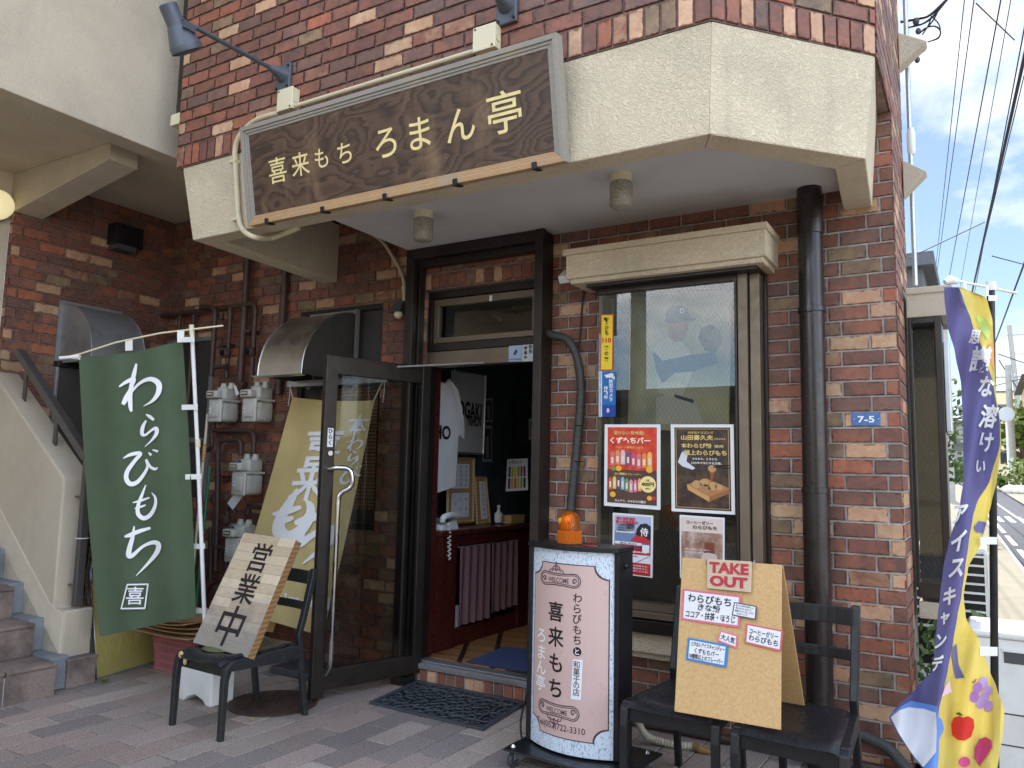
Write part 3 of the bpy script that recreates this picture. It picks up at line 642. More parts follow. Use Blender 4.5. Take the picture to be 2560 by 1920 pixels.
# recess with panel behind the stainless vent, bamboo blind
rp_ = MB(); rp_.boxp(-4.62, -3.77, .05, .07, 1.0, 2.66); rp_.build('recess_panel', 'darksheet', shop)
rf = MB(); rf.boxp(-4.62, -3.77, .012, .05, 2.62, 2.66); rf.boxp(-4.62, -4.585, .012, .05, 1.0, 2.62); rf.boxp(-4.62, -3.77, -.004, .05, .985, 1.03); rf.build('recess_frame', 'black', shop)
# ---- service panels on the left walls
pn = MB(); pn.boxp(-6.22, -5.655, -.012, .012, 1.15, 2.50)
lp = tag(pn.build('blanking_panel', 'darksheet'), 'dark sheet metal panel covering an opening behind the gas pipes', 'panel')
q = MB()
for a in ((-5.655, -5.62, 1.12, 2.535), (-6.25, -6.22, 1.12, 2.535)): q.boxp(a[0], a[1], -.03, .0, a[2], a[3])
q.boxp(-6.25, -5.62, -.031, .0, 2.50, 2.536); q.boxp(-6.22, -5.655, -.022, -.0125, 1.62, 1.66); q.build('angle_frame', 'galv', lp, bevel=.002)
dk = MB(); dk.boxp(-6.3, -6.275, -.96, -.40, .05, 2.18)
dd = tag(dk.build('service_door', 'darksheet'), 'dark weathered metal service panel under the left vent hood', 'panel')
q = MB(); q.boxp(-6.3, -6.235, -.99, -.38, 2.18, 2.225); q.build('ledge', 'black', dd, bevel=.003)
q = MB(); q.boxp(-6.3, -6.26, -.985, -.962, .05, 2.18); q.boxp(-6.3, -6.26, -.70, -.66, .05, 2.18); q.build('frame', 'galv', dd, bevel=.003)
# ================================================================ vent hoods
def vent_hood(name, label, P, wdt, dep, hgt, m, mside):    # P(a along, b out, c up)
    n = 14; prof = [(0, hgt)] + [(dep*math.sin(t*math.pi/2/n), hgt-dep*.95+dep*.95*math.cos(t*math.pi/2/n)) for t in range(1, n+1)] + [(dep, 0)]
    R = thing(name, label, 'vent hood', P(wdt/2, 0, 0), 'curved vent hoods')
    mb = MB(); vs = [P(a, b, c) for a in (0, wdt) for b, c in prof]; k = len(prof)
    mb.add(vs, [(i, i+1, k+i+1, k+i) for i in range(k-1)]); mb.build('curved_sheet', m, R, smooth=60)
    for a in (0, wdt):
        s = MB(); pts = [P(a, 0, 0)] + [P(a, b, c) for b, c in prof]; s.prism(pts, (P(a+(.004 if a == 0 else -.004), 0, 0)-P(a, 0, 0))); s.build('side_plate', mside, R)
        s = MB(); s.tube([P(a, b, c) for b, c in prof], .006, 8); s.build('side_seam', m, R, smooth=60)
    s = MB()
    for a0, a1, c0, c1 in ((-.035, 0, -.04, hgt+.03), (wdt, wdt+.035, -.04, hgt+.03), (0, wdt, hgt, hgt+.03)):
        p = [P(a0, .0, c0), P(a1, .0, c0), P(a1, .0, c1), P(a0, .0, c1)]; s.slab(p, P(0, .012, 0)-P(0, 0, 0))
    s.slab([P(wdt+.03, .012, -.04), P(wdt+.035, .012, -.04), P(wdt+.035, .012, hgt+.03), P(wdt+.03, .012, hgt+.03)], P(0, .03, 0)-P(0, 0, 0))
    s.build('flange', 'galv', R)
    s = MB(); s.slab([P(-.02, dep-.02, -.012), P(wdt+.02, dep-.02, -.012), P(wdt+.02, dep+.035, -.004), P(-.02, dep+.035, -.004)], (0, 0, .004)); s.build('drip_edge', m, R)
    return R
vent_hood('vent_hood', 'shiny curved stainless vent hood above the yellow banner', lambda a, b, c: V((-4.47+a, -b-.0, 2.075+c)), .44, .53, .52, 'steel', 'darksheet')
vent_hood('vent_hood', 'dull grey curved vent hood on the dark left wall behind the green banner', lambda a, b, c: V((-6.3+b, -.955+a, 2.21+c)), .45, .45, .48, 'galv', 'galv')
t = thing('wall_louvre', 'small black louvre box high on the left brick wall', 'vent', (-6.3, -.51, 3.23))
q = MB(); q.boxp(-6.3, -6.17, -.64, -.39, 3.27, 3.45); q.build('box', 'black', t, bevel=.004)
q = MB(); q.hexa([(-6.3, -.62, 3.23), (-6.18, -.62, 3.23), (-6.18, -.45, 3.23), (-6.3, -.45, 3.23), (-6.3, -.62, 3.27), (-6.16, -.62, 3.27), (-6.16, -.45, 3.27), (-6.3, -.45, 3.27)]); q.build('flap', 'darkgrey', t)
# ================================================================ ground, paving, steps
def paver_mat():
    t = NT('granite grain pavers'); c = t.attr('tcol')
    sp = t.ramp(t.noise(120, 4, .85), [(.34, .2), (.5, .95), (.68, 1.8)])
    c = t.mix(.85, c, sp, 'MULTIPLY'); c = t.mix(t.math('MULTIPLY', t.ramp(t.noise(1.1, 6, .6), [(.45, 0), (.75, 1)]), .35), c, lin((92, 84, 80)))
    t.set(c, .8); t.bump(t.noise(300, 3), .25, .002); return t.m
M['paver'] = paver_mat(); M['paver_joint'] = mat('sandy paver joint', (128, 120, 108), .95, var=.3, vs=20, dirt=(52, 46, 42), dirtamt=.85, dirts=2.2)
gm = MB(); gm.boxp(-7.5, .9, -8, .05, -.03, -.005); struct(gm, 'ground', 'paver_joint')
pb = Bricks()
PV = [(156, 140, 129), (146, 133, 124), (165, 150, 138), (138, 127, 120), (158, 139, 127), (150, 136, 125), (172, 158, 144)]
pw, plen, pj, th_ = .161, .370, .0085, -.015
ca_, sa_ = math.cos(th_), math.sin(th_); PU, PW = V((ca_, sa_, 0)), V((-sa_, ca_, 0))
def pav_pick():
    k = rnd.uniform(.88, 1.12); c = rnd.choice(PV); return (*[z*k for z in lin(c)], rnd.random()), (.1, .1, .1, 0)
for i in range(-17, 29):
    for jx in range(-12, 9):
        u = -4.405 + i*(pw+pj); v_ = -1.98 + (jx + (.5 if i % 2 else 0))*(plen+pj)
        o = PU*(u+4.405) + PW*(v_+1.98) + V((-4.405, -1.98, 0))
        if o.y > .02 or o.x > .78 or o.y < -6 or o.x < -6.9: continue
        n0 = len(pb.f); keep = pb.pick; pb.pick = pav_pick
        vmax = min(plen, (.02-o.y)); pb.tile(o, PU, PW, Z_, 0, pw, 0, vmax, depth=.012); pb.pick = keep
po = pb.build('paving', None, 'paver'); po['kind'] = 'structure'
mh = thing('manhole_cover', 'round rusty cast iron manhole cover set in the paving', 'manhole cover', (-3.735, -.90, 0))
q = MB(); q.lathe([(.0, .0), (.262, 0), (.265, .012), (.245, .012), (.244, .006), (0, .006)][::-1], (-3.735, -.90, -.001), n=48); q.build('frame_ring', 'iron', mh, smooth=30)
q = MB(); q.lathe([(.243, 0), (.243, .009), (0, .009)], (-3.735, -.90, 0), n=48)
for i in range(-8, 9):
    for j in range(-12, 13):
        x, y = i*.027 + (.0135 if j % 2 else 0), j*.018
        if x*x+y*y < .225**2: q.boxp(-3.735+x-.010, -3.735+x+.010, -.90+y-.005, -.90+y+.005, .009, .0125)
q.build('cover_plate', 'iron', mh)
q = MB(); q.cyl((-3.70, -1.02, .0125), (-3.70, -1.02, .0135), .022, n=14); q.build('lifting_hole', 'black', mh)
# steps on the left, grey coated gutter, pale stair wall
def tile_mat():
    t = NT('stair tile'); c = t.ramp(t.noise(260, 2, .8), [(.35, lin((100, 86, 79))), (.65, lin((156, 138, 126)))])
    d = t.math('MULTIPLY', t.ramp(t.noise(3.2, 6, .65), [(.42, 0), (.60, 1)]), .7); c = t.mix(d, c, lin((58, 52, 48))); t.set(c, .75); return t.m
M['stairtile'] = tile_mat(); M['greycoat'] = mat('blue grey coating', (120, 126, 130), .6, var=.1, vs=5, dirt=(84, 86, 86), dirtamt=.5)
ss = thing('staircase', 'tiled outdoor steps with grey coated gutter and pale sloped side wall', 'staircase', (-5.4, -1.9, 0))
sx_, rise, y1 = [-4.953, -5.235, -5.515, -5.79, -6.07, -6.34], .203, -1.536
for k in range(5):
    xa, z1 = sx_[k], .195+k*rise; q = MB(); yy = y1
    while yy > -4.2:
        y2 = max(yy-.30, -4.3)
        q.boxp(xa-.30, xa+.008, y2+.004, yy-.002, z1-.022, z1); q.boxp(xa-.02, xa, y2+.004, yy-.002, z1-rise+.004, z1-.024); yy -= .304
    q.build('step', 'stairtile', ss, bevel=.004)
q = MB(); q.boxp(-6.36, -4.962, -4.3, -1.545, -.01, .16)
for k in range(1, 5): q.boxp(-6.36, sx_[k]-.012, -4.3, -1.545, .16+(k-1)*rise, .16+k*rise)
q.build('step_base', 'concrete', ss)
q = MB()
for k in range(5):
    xa, z1 = sx_[k]-.08, .195+k*rise; q.boxp(-6.36, xa-.002*k, -1.5355, -1.418, z1-rise+.012, z1+.012)
q.build('gutter', 'greycoat', ss, bevel=.006)
q = MB(); q.prism([(-5.235, -1.432, .475), (-5.235, -1.432, 1.318), (-6.36, -1.432, 2.133), (-6.36, -1.432, .0), (-5.10, -1.432, .0), (-5.10, -1.432, .475)], (0, .195, 0)); q.build('side_wall', 'stucco_side', ss, bevel=.012)
q = MB(); q.prism([(-5.112, -1.4365, .2), (-5.112, -1.4365, .45), (-5.27, -1.4365, .503), (-5.85, -1.4365, .965), (-6.355, -1.4365, 1.37), (-6.355, -1.4365, 1.15)], (0, .006, 0)); q.build('skirting', 'smooth', ss)
q = MB(); q.boxp(-5.10, -5.012, -1.434, -1.245, .0, .168); q.boxp(-5.10, -5.004, -1.442, -1.238, .168, .182); q.build('plinth', 'stairtile', ss, bevel=.004)
hr = thing('handrail', 'dark bronze flat handrail along the sloped stair wall', 'handrail', (-5.12, -1.34, .45))
q = MB()
def bar(q, a, b, wy, tz):
    a, b = V(a), V(b); d = (b-a).normalized(); n = d.cross(Y_).normalized(); hw = Y_*wy/2; n = n*tz/2
    q.hexa([a-hw-n, a+hw-n, b+hw-n, b-hw-n, a-hw+n, a+hw+n, b+hw+n, b-hw+n])
bar(q, (-6.12, -1.34, 2.235), (-5.135, -1.34, 1.455), .06, .055); bar(q, (-5.125, -1.34, 1.475), (-5.125, -1.34, .49), .055, .04); q.build('rail', 'railgrey', hr, bevel=.004)
for p in ((-6.0, -1.34, 2.13, 1.86), (-5.55, -1.34, 1.77, 1.54)): q = MB(); q.boxp(p[0]-.02, p[0]+.02, p[1]-.006, p[1]+.006, p[3], p[2]); q.build('post', 'railgrey', hr)
for z in (1.20, .62): q = MB(); q.boxp(-5.24, -5.14, -1.35, -1.33, z-.006, z+.006); q.build('bracket', 'bronze_l', hr)
q = MB(); q.tube(arc((-5.125, -1.34, .93), .038, 0, 2*math.pi, 16, X_, Y_), .0035, 6, closed=True); q.build('string', 'white', hr)
wl = thing('wall_lamp', 'round cream wall lamp glowing beside the stairs', 'wall lamp', PX(-8, 515, -6.345))
c = PX(-10, 512, -6.30)
le = NT('lit lamp glass'); le.set(lin((236, 224, 176)), .4); le.b.inputs['Emission Color'].default_value = (1, .86, .5, 1); le.b.inputs['Emission Strength'].default_value = .22; M['lampglass'] = le.m
q = MB(); q.lathe([(.0, .155), (.07, .15), (.105, .12), (.112, .08), (.112, .045)][::-1], V((-6.36, c.y, c.z)), X_, 28); q.build('globe', 'lampglass', wl, smooth=50)
q = MB(); q.lathe([(.122, 0), (.122, .05), (.108, .055)], V((-6.36, c.y, c.z)), X_, 28); q.build('base_ring', 'galv', wl, smooth=40)
# door mats
dm_ = thing('door_mat', 'black openwork rubber mat with scrolls in front of the doorstep', 'door mat', (-2.88, -.30, 0))
MA = [V((-3.262, -.575, 0)), V((-2.415, -.600, 0)), V((-2.465, -.012, 0)), V((-3.330, -.004, 0))]
def mp_(u, v, z=0): return MA[0]*(1-u)*(1-v)+MA[1]*u*(1-v)+MA[2]*u*v+MA[3]*(1-u)*v+Z_*z
q = MB()
for a, b, c, d in ((0, 1, 0, .05), (0, 1, .95, 1), (0, .035, .05, .95), (.965, 1, .05, .95)): q.hexa([mp_(a, c, .001), mp_(b, c, .001), mp_(b, d, .001), mp_(a, d, .001), mp_(a, c, .016), mp_(b, c, .016), mp_(b, d, .016), mp_(a, d, .016)])
q.build('border', 'rubber', dm_, bevel=.003)
q = MB(); q.hexa([mp_(a, b, z) for z in (.0005, .004) for a, b in ((.02, .03), (.98, .03), (.98, .97), (.02, .97))]); q.build('backing', 'black', dm_)
q = MB(); rr = random.Random(3)
def scroll(cu, cv, r, ang, sgn, z=.009):
    pts = []
    for k in range(22): t = k/21; a = ang+sgn*t*7.5; rr_ = r*(1-.8*t); pts.append(mp_(cu+rr_*math.cos(a)/.86, cv+rr_*math.sin(a)/.59, z))
    q.tube(pts, .0052, 5)
for i in range(9):
    for j in range(6):
        u_, v_ = .085+i*.104, .12+j*.152; scroll(u_, v_, .047+rr.uniform(-.006, .008), rr.uniform(0, 6.28), 1 if (i+j) % 2 else -1)
        if i < 8: q.tube(smoothpath([mp_(u_+.03, v_-.05, .009), mp_(u_+.06, v_, .010), mp_(u_+.04, v_+.06, .009)], 4), .0048, 5)
for u_ in (.14, .86): q.tube([mp_(u_, .05, .011), mp_(u_, .95, .011)], .005, 5)
for v_ in (.19, .81): q.tube([mp_(.05, v_, .011), mp_(.95, v_, .011)], .005, 5)
q.build('scrollwork', 'rubber', dm_, smooth=60)
def carpet_mat():
    t = NT('blue loop carpet'); c = t.ramp(t.noise(420, 2, .7), [(.35, lin((34, 46, 78))), (.65, lin((84, 104, 150)))]); t.set(c, .95); t.bump(t.noise(300, 2), .6, .004); return t.m
M['carpet'] = carpet_mat()
q = MB(); q.grid(lambda u, v: V((-3.06+u*.66-.02*v, .17+v*.50+.12*(1-abs(2*u-.55))*v, .137+.006*math.sin(5*u+3*v)*v)), 16, 12); q.f += []
solo(q, 'entrance_carpet', 'carpet', 'blue carpet mat lying on the parquet just inside the doorway', 'carpet')
# ================================================================ interior seen through the door and the window
def parquet_mat():
    t = NT('diagonal parquet'); s = t.new('ShaderNodeSeparateXYZ'); t.l.new(t.coord(), s.inputs[0])
    a = t.math('ADD', s.outputs[0], t.math('MULTIPLY', s.outputs[1], .55)); b = t.math('SUBTRACT', s.outputs[1], t.math('MULTIPLY', s.outputs[0], .12))
    def ln_(o, p, wd): return t.math('LESS_THAN', t.math('FRACT', t.math('MULTIPLY', o, 1/p)), wd)
    m = t.math('MAXIMUM', ln_(a, .27, .16), ln_(b, .20, .09)); c = t.mix(t.noise(30, 3, sc3=(.3, 3, 1)), lin((140, 98, 58)), lin((186, 138, 86))); c = t.mix(m, c, lin((58, 36, 28))); t.set(c, .4); return t.m
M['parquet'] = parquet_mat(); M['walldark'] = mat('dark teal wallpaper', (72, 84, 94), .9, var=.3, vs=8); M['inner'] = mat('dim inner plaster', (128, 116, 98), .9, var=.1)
rm = thing('shop_interior', 'dim shop room behind the open door with parquet floor', 'room', (-2.3, 1.6, .1))
q = MB(); q.boxp(-3.95, -.55, .165, 3.2, .09, .132); q.build('parquet_floor', 'parquet', rm)
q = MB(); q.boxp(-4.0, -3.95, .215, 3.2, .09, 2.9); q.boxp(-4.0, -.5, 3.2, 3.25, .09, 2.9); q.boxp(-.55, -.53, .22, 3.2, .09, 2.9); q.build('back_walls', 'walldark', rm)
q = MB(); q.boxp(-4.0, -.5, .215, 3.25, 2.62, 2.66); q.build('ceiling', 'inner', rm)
q = MB(); q.boxp(-2.30, -2.25, .215, 1.5, .13, 2.62); q.build('partition', 'walldark', rm)
q = MB(); q.boxp(-3.43, -3.39, .17, .235, .13, 2.3); q.build('red_door_post', 'red_wood', rm)
ct = thing('counter', 'dark red wooden counter with two mauve curtains on its front', 'counter', (-3.6, .9, .13))
q = MB(); q.boxp(-3.94, -3.345, .24, 2.2, .955, .99); q.build('counter_top', 'red_wood', ct, bevel=.006)
q = MB(); q.boxp(-3.94, -3.385, .26, .50, .13, .955); q.boxp(-3.94, -3.385, 1.42, 2.2, .13, .955); q.boxp(-3.93, -3.40, .50, 1.42, .13, .24); q.boxp(-3.93, -3.385, .50, 1.42, .87, .955); q.boxp(-3.93, -3.80, .5, 1.42, .24, .87); q.boxp(-3.86, -3.40, .5, 1.42, .24, .26); q.build('cabinet', 'red_wood', ct)
for a, b in ((.515, .93), (.96, 1.36)):
    q = MB(); q.grid(lambda u, v: V((-3.372+.014*math.sin(u*26+v)*(.4+.6*v)+.006, a+(b-a)*u, .855-(.57 if a < .6 else .54)*v-.05*u*v*(0 if a < .6 else -.3))), 50, 10); q.build('curtain', 'curtain', ct, smooth=80)
q = MB(); q.tube([(-3.375, .5, .858), (-3.375, 1.40, .858)], .006, 8); q.build('curtain_rod', 'galv', ct)
q = MB()
for i in range(8): q.boxp(-3.7, -3.42, .52, .60, .262+i*.02, .278+i*.02)
solo(q, 'magazine_stack', 'paper', 'stack of magazines on the low shelf of the red counter', 'magazines')
ph = thing('telephone', 'white desk telephone on the end of the red counter', 'telephone', (-3.50, .42, .99))
q = MB(); q.hexa([(-3.60, .30, .99), (-3.385, .30, .99), (-3.385, .52, .99), (-3.60, .52, .99), (-3.60, .31, 1.035), (-3.40, .31, 1.03), (-3.40, .51, 1.065), (-3.60, .51, 1.07)]); q.build('base', 'white', ph, bevel=.008)
q = MB(); q.tube(smoothpath([(-3.385, .30, 1.06), (-3.37, .30, 1.09), (-3.37, .40, 1.105), (-3.385, .50, 1.09)][::1], 4), .022, 10); q.build('handset', 'white', ph, smooth=60)
q = MB(); hp = [V((-3.355, .34+.012*math.cos(k*.9)+.02*abs(math.sin(k*.02)), 1.05-.0045*k+.0)) + V((.012*math.sin(k*.9), 0, 0)) for k in range(60)]; q.tube(hp, .005, 5); q.build('coiled_cord', 'white', ph)
q = MB()
for i in range(4):
    for j in range(3): q.boxp(-3.47+j*.022, -3.455+j*.022, .36+i*.03, .38+i*.03, 1.046+i*.004, 1.053+i*.004)
q.build('keys', 'darkgrey', ph)
# jerseys and frames
def cloth_shirt(P):                                        # outline in the unit square, P maps it
    pts = [(.0, .0), (.72, .03), (.80, .50), (.99, .46), (1.0, .62), (.80, .92), (.58, 1.0), (.42, .95), (.0, .98)]
    return [P(a, b) for a, b in pts]
def uv4(a, b, c, d, u, v): return a*(1-u)*(1-v)+b*u*(1-v)+c*u*v+d*(1-u)*v
JC = [PX(1075, 1240, -3.5), PX(1163, 1220, -3.5), PX(1160, 955, -3.5), PX(1080, 935, -3.5)]
jy = thing('hanging_jersey', 'white baseball jersey hanging by itself near the door frame', 'jersey', PX(1110, 1230, -3.62))
def PJ(a, b): return uv4(*JC, a, b)+V((.012*math.sin(9*a), 0, 0))
q = MB(); q.prism(cloth_shirt(PJ), (-.02, 0, 0)); q.build('shirt', 'paper', jy, bevel=.008)
q = MB(); q.text('HO', .14, PJ(.30, .52)+V((.006, 0, 0)), Y_, Z_, .03); q.build('lettering', 'textblack', jy)
fj = thing('framed_jersey', 'white baseball jersey in a thin frame on the shop wall', 'framed jersey', PX(1170, 1134, -3.9))
a, b, c, d = PX(1129, 1131, -3.9), PX(1205, 1136, -3.9), PX(1212, 938, -3.9), PX(1133, 926, -3.9); o_ = V((.012, 0, 0))
q = MB(); q.slab([a, b, c, d], (-.02, 0, 0)); q.build('jersey_panel', 'paper', fj)
q = MB()
for s_, e_ in ((a, b), (b, c), (c, d), (d, a)): q.tube([s_+o_, e_+o_], .011, 6)
q.build('frame', 'alu', fj)
def uv4(a, b, c, d, u, v): return a*(1-u)*(1-v)+b*u*(1-v)+c*u*v+d*(1-u)*v
q = MB(); q.text('OGAKI', .20, uv4(a, b, c, d, .52, .53)+o_, (b-a).normalized(), Z_, .035, width=(b-a).length*.78); q.text('NIHON', .12, uv4(a, b, c, d, .68, .40)+o_, (b-a).normalized(), Z_, .035, width=(b-a).length*.45); q.build('lettering', 'textblack', fj)
def frame_thing(name, label, cat, cor, fw, parts, x):
    t = thing(name, label, cat, cor[0]); a, b, c, d = cor; q = MB()
    n = (b-a).cross(d-a).normalized()
    for s_, e_ in ((a, b), (b, c), (c, d), (d, a)): q.tube([s_, e_], fw, 4)
    q.build('frame', 'palewood', t); q = MB(); q.slab([uv4(a, b, c, d, .02, .02), uv4(a, b, c, d, .98, .02), uv4(a, b, c, d, .98, .98), uv4(a, b, c, d, .02, .98)], -n*.012); q.build('mount', 'card', t)
    for (u0, u1, v0, v1, lines) in parts:
        q = MB(); q.slab([uv4(a, b, c, d, u0, v0)+n*.005, uv4(a, b, c, d, u1, v0)+n*.005, uv4(a, b, c, d, u1, v1)+n*.005, uv4(a, b, c, d, u0, v1)+n*.005], -n*.003); q.build('sheet', 'paper', t)
        q = MB()
        for i, tx_ in enumerate(lines):
            for k, ch in enumerate(tx_): q.text(ch, .026, uv4(a, b, c, d, u1-(u1-u0)*(i+.6)/(len(lines)+.2), v1-(v1-v0)*(k+.7)/(len(tx_)+.6))+n*.007, (b-a).normalized(), (d-a).normalized())
        q.build('lettering', 'textblack', t)
    return t
xw = -3.62
cor = [PX(1118, 1308, xw), PX(1182, 1304, xw), PX(1184, 1148, xw-.06), PX(1120, 1147, xw-.06)]
frame_thing('framed_certificate', 'large pale wood frame with two written sheets leaning behind the telephone', 'picture frame', cor, .014, [(.14, .82, .53, .92, ('記念の書状', '北京神奈蔵', '喜通しもよ蔵')), (.14, .82, .08, .46, ('賞状', '日本', '会'))], xw)
cor = [PX(1192, 1310, xw+.02), PX(1224, 1305, xw+.02), PX(1214, 1195, xw-.05), PX(1188, 1195, xw-.05)]
frame_thing('narrow_frame', 'narrow pale wood frame with a column of writing beside the certificate', 'picture frame', cor, .012, [(.35, .85, .08, .92, ('わらびもち喜来', ))], xw)
bt = thing('white_bottle', 'small white bottle at the far end of the red counter', 'bottle', PX(1246, 1306, -3.5)); q = MB(); q.lathe([(.03, 0), (.034, .02), (.034, .07), (.012, .095), (.011, .13), (.015, .13), (.015, .145)], PX(1246, 1306, -3.5), n=18); q.build('body', 'white', bt, smooth=40)
q = MB(); p0_ = PX(1282, 1304, -3.48); q.boxp(p0_.x-.06, p0_.x+.06, p0_.y-.13, p0_.y+.10, .991, 1.06); solo(q, 'wooden_box', 'palewood', 'small pale wooden box on the red counter beside the bottle', 'box', bevel=.004)
# showcase sheet with coloured bars, a dark poster, pinned photographs
def flat_sheet(name, label, cat, cor, m='paper', group=None):
    t = thing(name, label, cat, cor[0], group); a, b, c, d = cor; n = (b-a).cross(d-a).normalized(); q = MB(); q.slab(cor, -n*.002); q.build('sheet', m, t); return t, n
col_m = {}
def cm(rgb):
    if rgb not in col_m: col_m[rgb] = mat('print %d %d %d' % rgb, rgb, .55, var=.04)
    return col_m[rgb]
def rect_on(q, cor, n, u0, u1, v0, v1, e=.002):
    return q.poly([uv4(*cor, u, v)+n*e for u, v in ((u0, v0), (u1, v0), (u1, v1), (u0, v1))])
def text_on(q, cor, n, s, u, v, h, wu=None, e=.003, thick=.02, vertical=False, shear=0):
    a, b, c, d = cor; X = (uv4(*cor, 1, v)-uv4(*cor, 0, v)); Yd = (uv4(*cor, u, 1)-uv4(*cor, u, 0)); sz = h*Yd.length/.85
    q.text(s, sz, uv4(*cor, u, v)+n*e, X.normalized(), Yd.normalized(), thick, width=None if wu is None else wu*X.length, shear=shear)
cor = [PY(1264, 1229, 1.75), PY(1320, 1225, 1.75), PY(1319, 1146, 1.75), PY(1268, 1148, 1.75)]
t, n = flat_sheet('flavour_sheet', 'white sheet with rows of coloured bars inside the doorway', 'poster', cor)
q = MB(); text_on(q, cor, n, 'くずもちバー', .45, .9, .11, .7); q.build('lettering', 'textblack', t)
for k, cc in enumerate([(58, 84, 150), (220, 190, 60), (240, 210, 70), (120, 170, 90), (200, 70, 60), (90, 60, 120), (70, 50, 90), (230, 180, 60), (214, 120, 50), (214, 200, 90), (150, 180, 80), (60, 60, 60)]):
    q = MB(); i, j = k % 6, k//6; rect_on(q, cor, n, .10+i*.14, .20+i*.14, .44-j*.36, .76-j*.36); q.build('bar_picture', cm(cc), t)
cor = [PY(1240, 1114, 2.2), PY(1284, 1116, 2.2), PY(1286, 1005, 2.2), PY(1242, 1003, 2.2)]
t, n = flat_sheet('dark_poster', 'dark brown food poster with a hand in the dim room', 'poster', cor, cm((58, 34, 28)))
q = MB(); q.add([uv4(*cor, .5+.18*math.cos(a_), .45+.2*math.sin(a_))+n*.003 for a_ in [k*.4 for k in range(16)]], [tuple(range(16))]); q.build('food_picture', cm((150, 84, 60)), t)
for lab, (u0, u1, v0, v1) in (('upper black and white photograph pinned inside the doorway', (1210, 1232, 996, 1055)), ('lower black and white photograph of a player pinned inside the doorway', (1206, 1230, 1064, 1155))):
    cor = [PX(u0, v1, -3.9), PX(u1, v1, -3.9), PX(u1, v0, -3.9), PX(u0, v0, -3.9)]
    t, n = flat_sheet('pinned_photograph', lab, 'photograph', cor, cm((172, 174, 178)), 'pinned photographs'); q = MB(); rect_on(q, cor, n, .1, .9, .08, .92); q.build('picture', cm((70, 74, 80)), t); q = MB(); rect_on(q, cor, n, .35, .62, .12, .7, .004); q.build('figure', cm((150, 152, 158)), t)

t = thing('showcase', 'dark glass showcase with white boxes deep inside the doorway', 'showcase', (-2.75, 1.9, .13))
q = MB(); q.boxp(-3.1, -2.32, 1.8, 2.2, .13, 1.0); q.build('cabinet', 'red_wood', t)
q = MB(); q.boxp(-3.1, -2.32, 1.79, 2.2, 1.0, 1.03); q.build('counter_top', 'palewood', t)
for lab, b_, m_ in (('white box standing on the showcase deep in the shop', (-2.66, -2.48, 1.85, 2.05, 1.03, 1.42), 'white'), ('grey box on the showcase beside the white one', (-2.46, -2.34, 1.84, 2.0, 1.03, 1.25), 'galv'), ('tan parcel at the left end of the showcase', (-3.05, -2.86, 1.86, 2.05, 1.03, 1.16), 'card')):
    q = MB(); q.boxp(*b_); solo(q, 'stored_box', m_, lab, 'box', 'boxes on the showcase', bevel=.01)
cor = [PY(1322, 1100, 2.0), PY(1334, 1098, 2.0), PY(1334, 1046, 2.0), PY(1322, 1048, 2.0)]
t, n = flat_sheet('small_frame', 'small pale framed picture at the right side of the doorway', 'picture frame', cor, cm((206, 196, 160)))
q = MB(); rect_on(q, cor, n, .15, .85, .12, .88); q.build('picture', cm((120, 120, 118)), t)
q = MB(); q.slab([V((-2.9, 3.19, 1.75)), V((-2.4, 3.19, 1.75)), V((-2.4, 3.19, 2.1)), V((-2.9, 3.19, 2.1))], (0, -.02, 0)); solo(q, 'pale_notice', 'offwhite', 'pale notice high on the back wall inside the doorway', 'notice')
# ================================================================ signs, banners, posters
def cr(x0, y0, s): return lambda a, b: (x0+a/s, y0+b/s)
cA, cB, cC, cD, cE, cF, cG, cH = cr(0, 0, 2.572), cr(550, 0, 2.3284), cr(1350, 0, 2.3284), cr(0, 500, 2.370), cr(400, 550, 2.370), cr(950, 550, 2.370), cr(1400, 600, 1.951), cr(1500, 1300, 2.6757)
cI, cJ, cK, cT, cQ, cR, cL, cN = cr(1900, 650, 2.553), cr(1900, 1250, 2.4758), cr(2200, 1000, 1.803), cr(400, 1200, 2.37), cr(950, 1150, 2.2117), cr(0, 1150, 2.2114), cr(2150, 0, 2.3707), cr(2200, 800, 2.764)
def PP(px, py, o, n): r = ray(px, py); return CAM + r*((V(o)-CAM).dot(n)/r.dot(n))
# ---- carved shop sign
sg = thing('shop_sign', 'long dark carved wooden sign with gold lettering on the beige canopy band', 'shop sign', (-2.64, -1.30, 2.85))
SB, SU = V((-2.642, -1.335, 2.85)), V((0, -.105, .575)).normalized(); SN = X_.cross(SU).normalized()
W2, SH = 1.06, .583
def SP(x, y, d=0): return SB + X_*x + SU*y + SN*d       # x from the middle, y from the lower edge, d towards the street
q = MB(); q.hexa([SP(-W2+.03, .03, -.045), SP(W2-.03, .03, -.045), SP(W2-.03, .03, -.016), SP(-W2+.03, .03, -.016), SP(-W2+.03, SH-.03, -.045), SP(W2-.03, SH-.03, -.045), SP(W2-.03, SH-.03, -.016), SP(-W2+.03, SH-.03, -.016)]); q.build('carved_board', 'signwood', sg)
def mould(name, p, qq, flip=1, m='greywood'):
    d = (qq-p).normalized(); inw = SN.cross(d).normalized()*flip; b = MB()
    for w0, w1, h in ((0, .026, 0), (.026, .042, -.007), (.042, .056, -.012)):
        ml0, ml1 = w0, w1
        a0, a1, b1, b0 = p+inw*w0+d*w0, p+inw*w1+d*w1, qq+inw*w1-d*w1, qq+inw*w0-d*w0
        b.slab([a0+SN*h, b0+SN*h, b1+SN*h, a1+SN*h], -SN*(.06+h))
    b.build(name, m, sg, bevel=.002)
mould('frame_rail', SP(-W2, 0), SP(W2, 0), m='tanwood'); mould('frame_rail', SP(W2, SH), SP(-W2, SH)); mould('frame_stile', SP(W2, 0), SP(W2, SH)); mould('frame_stile', SP(-W2, SH), SP(-W2, 0))
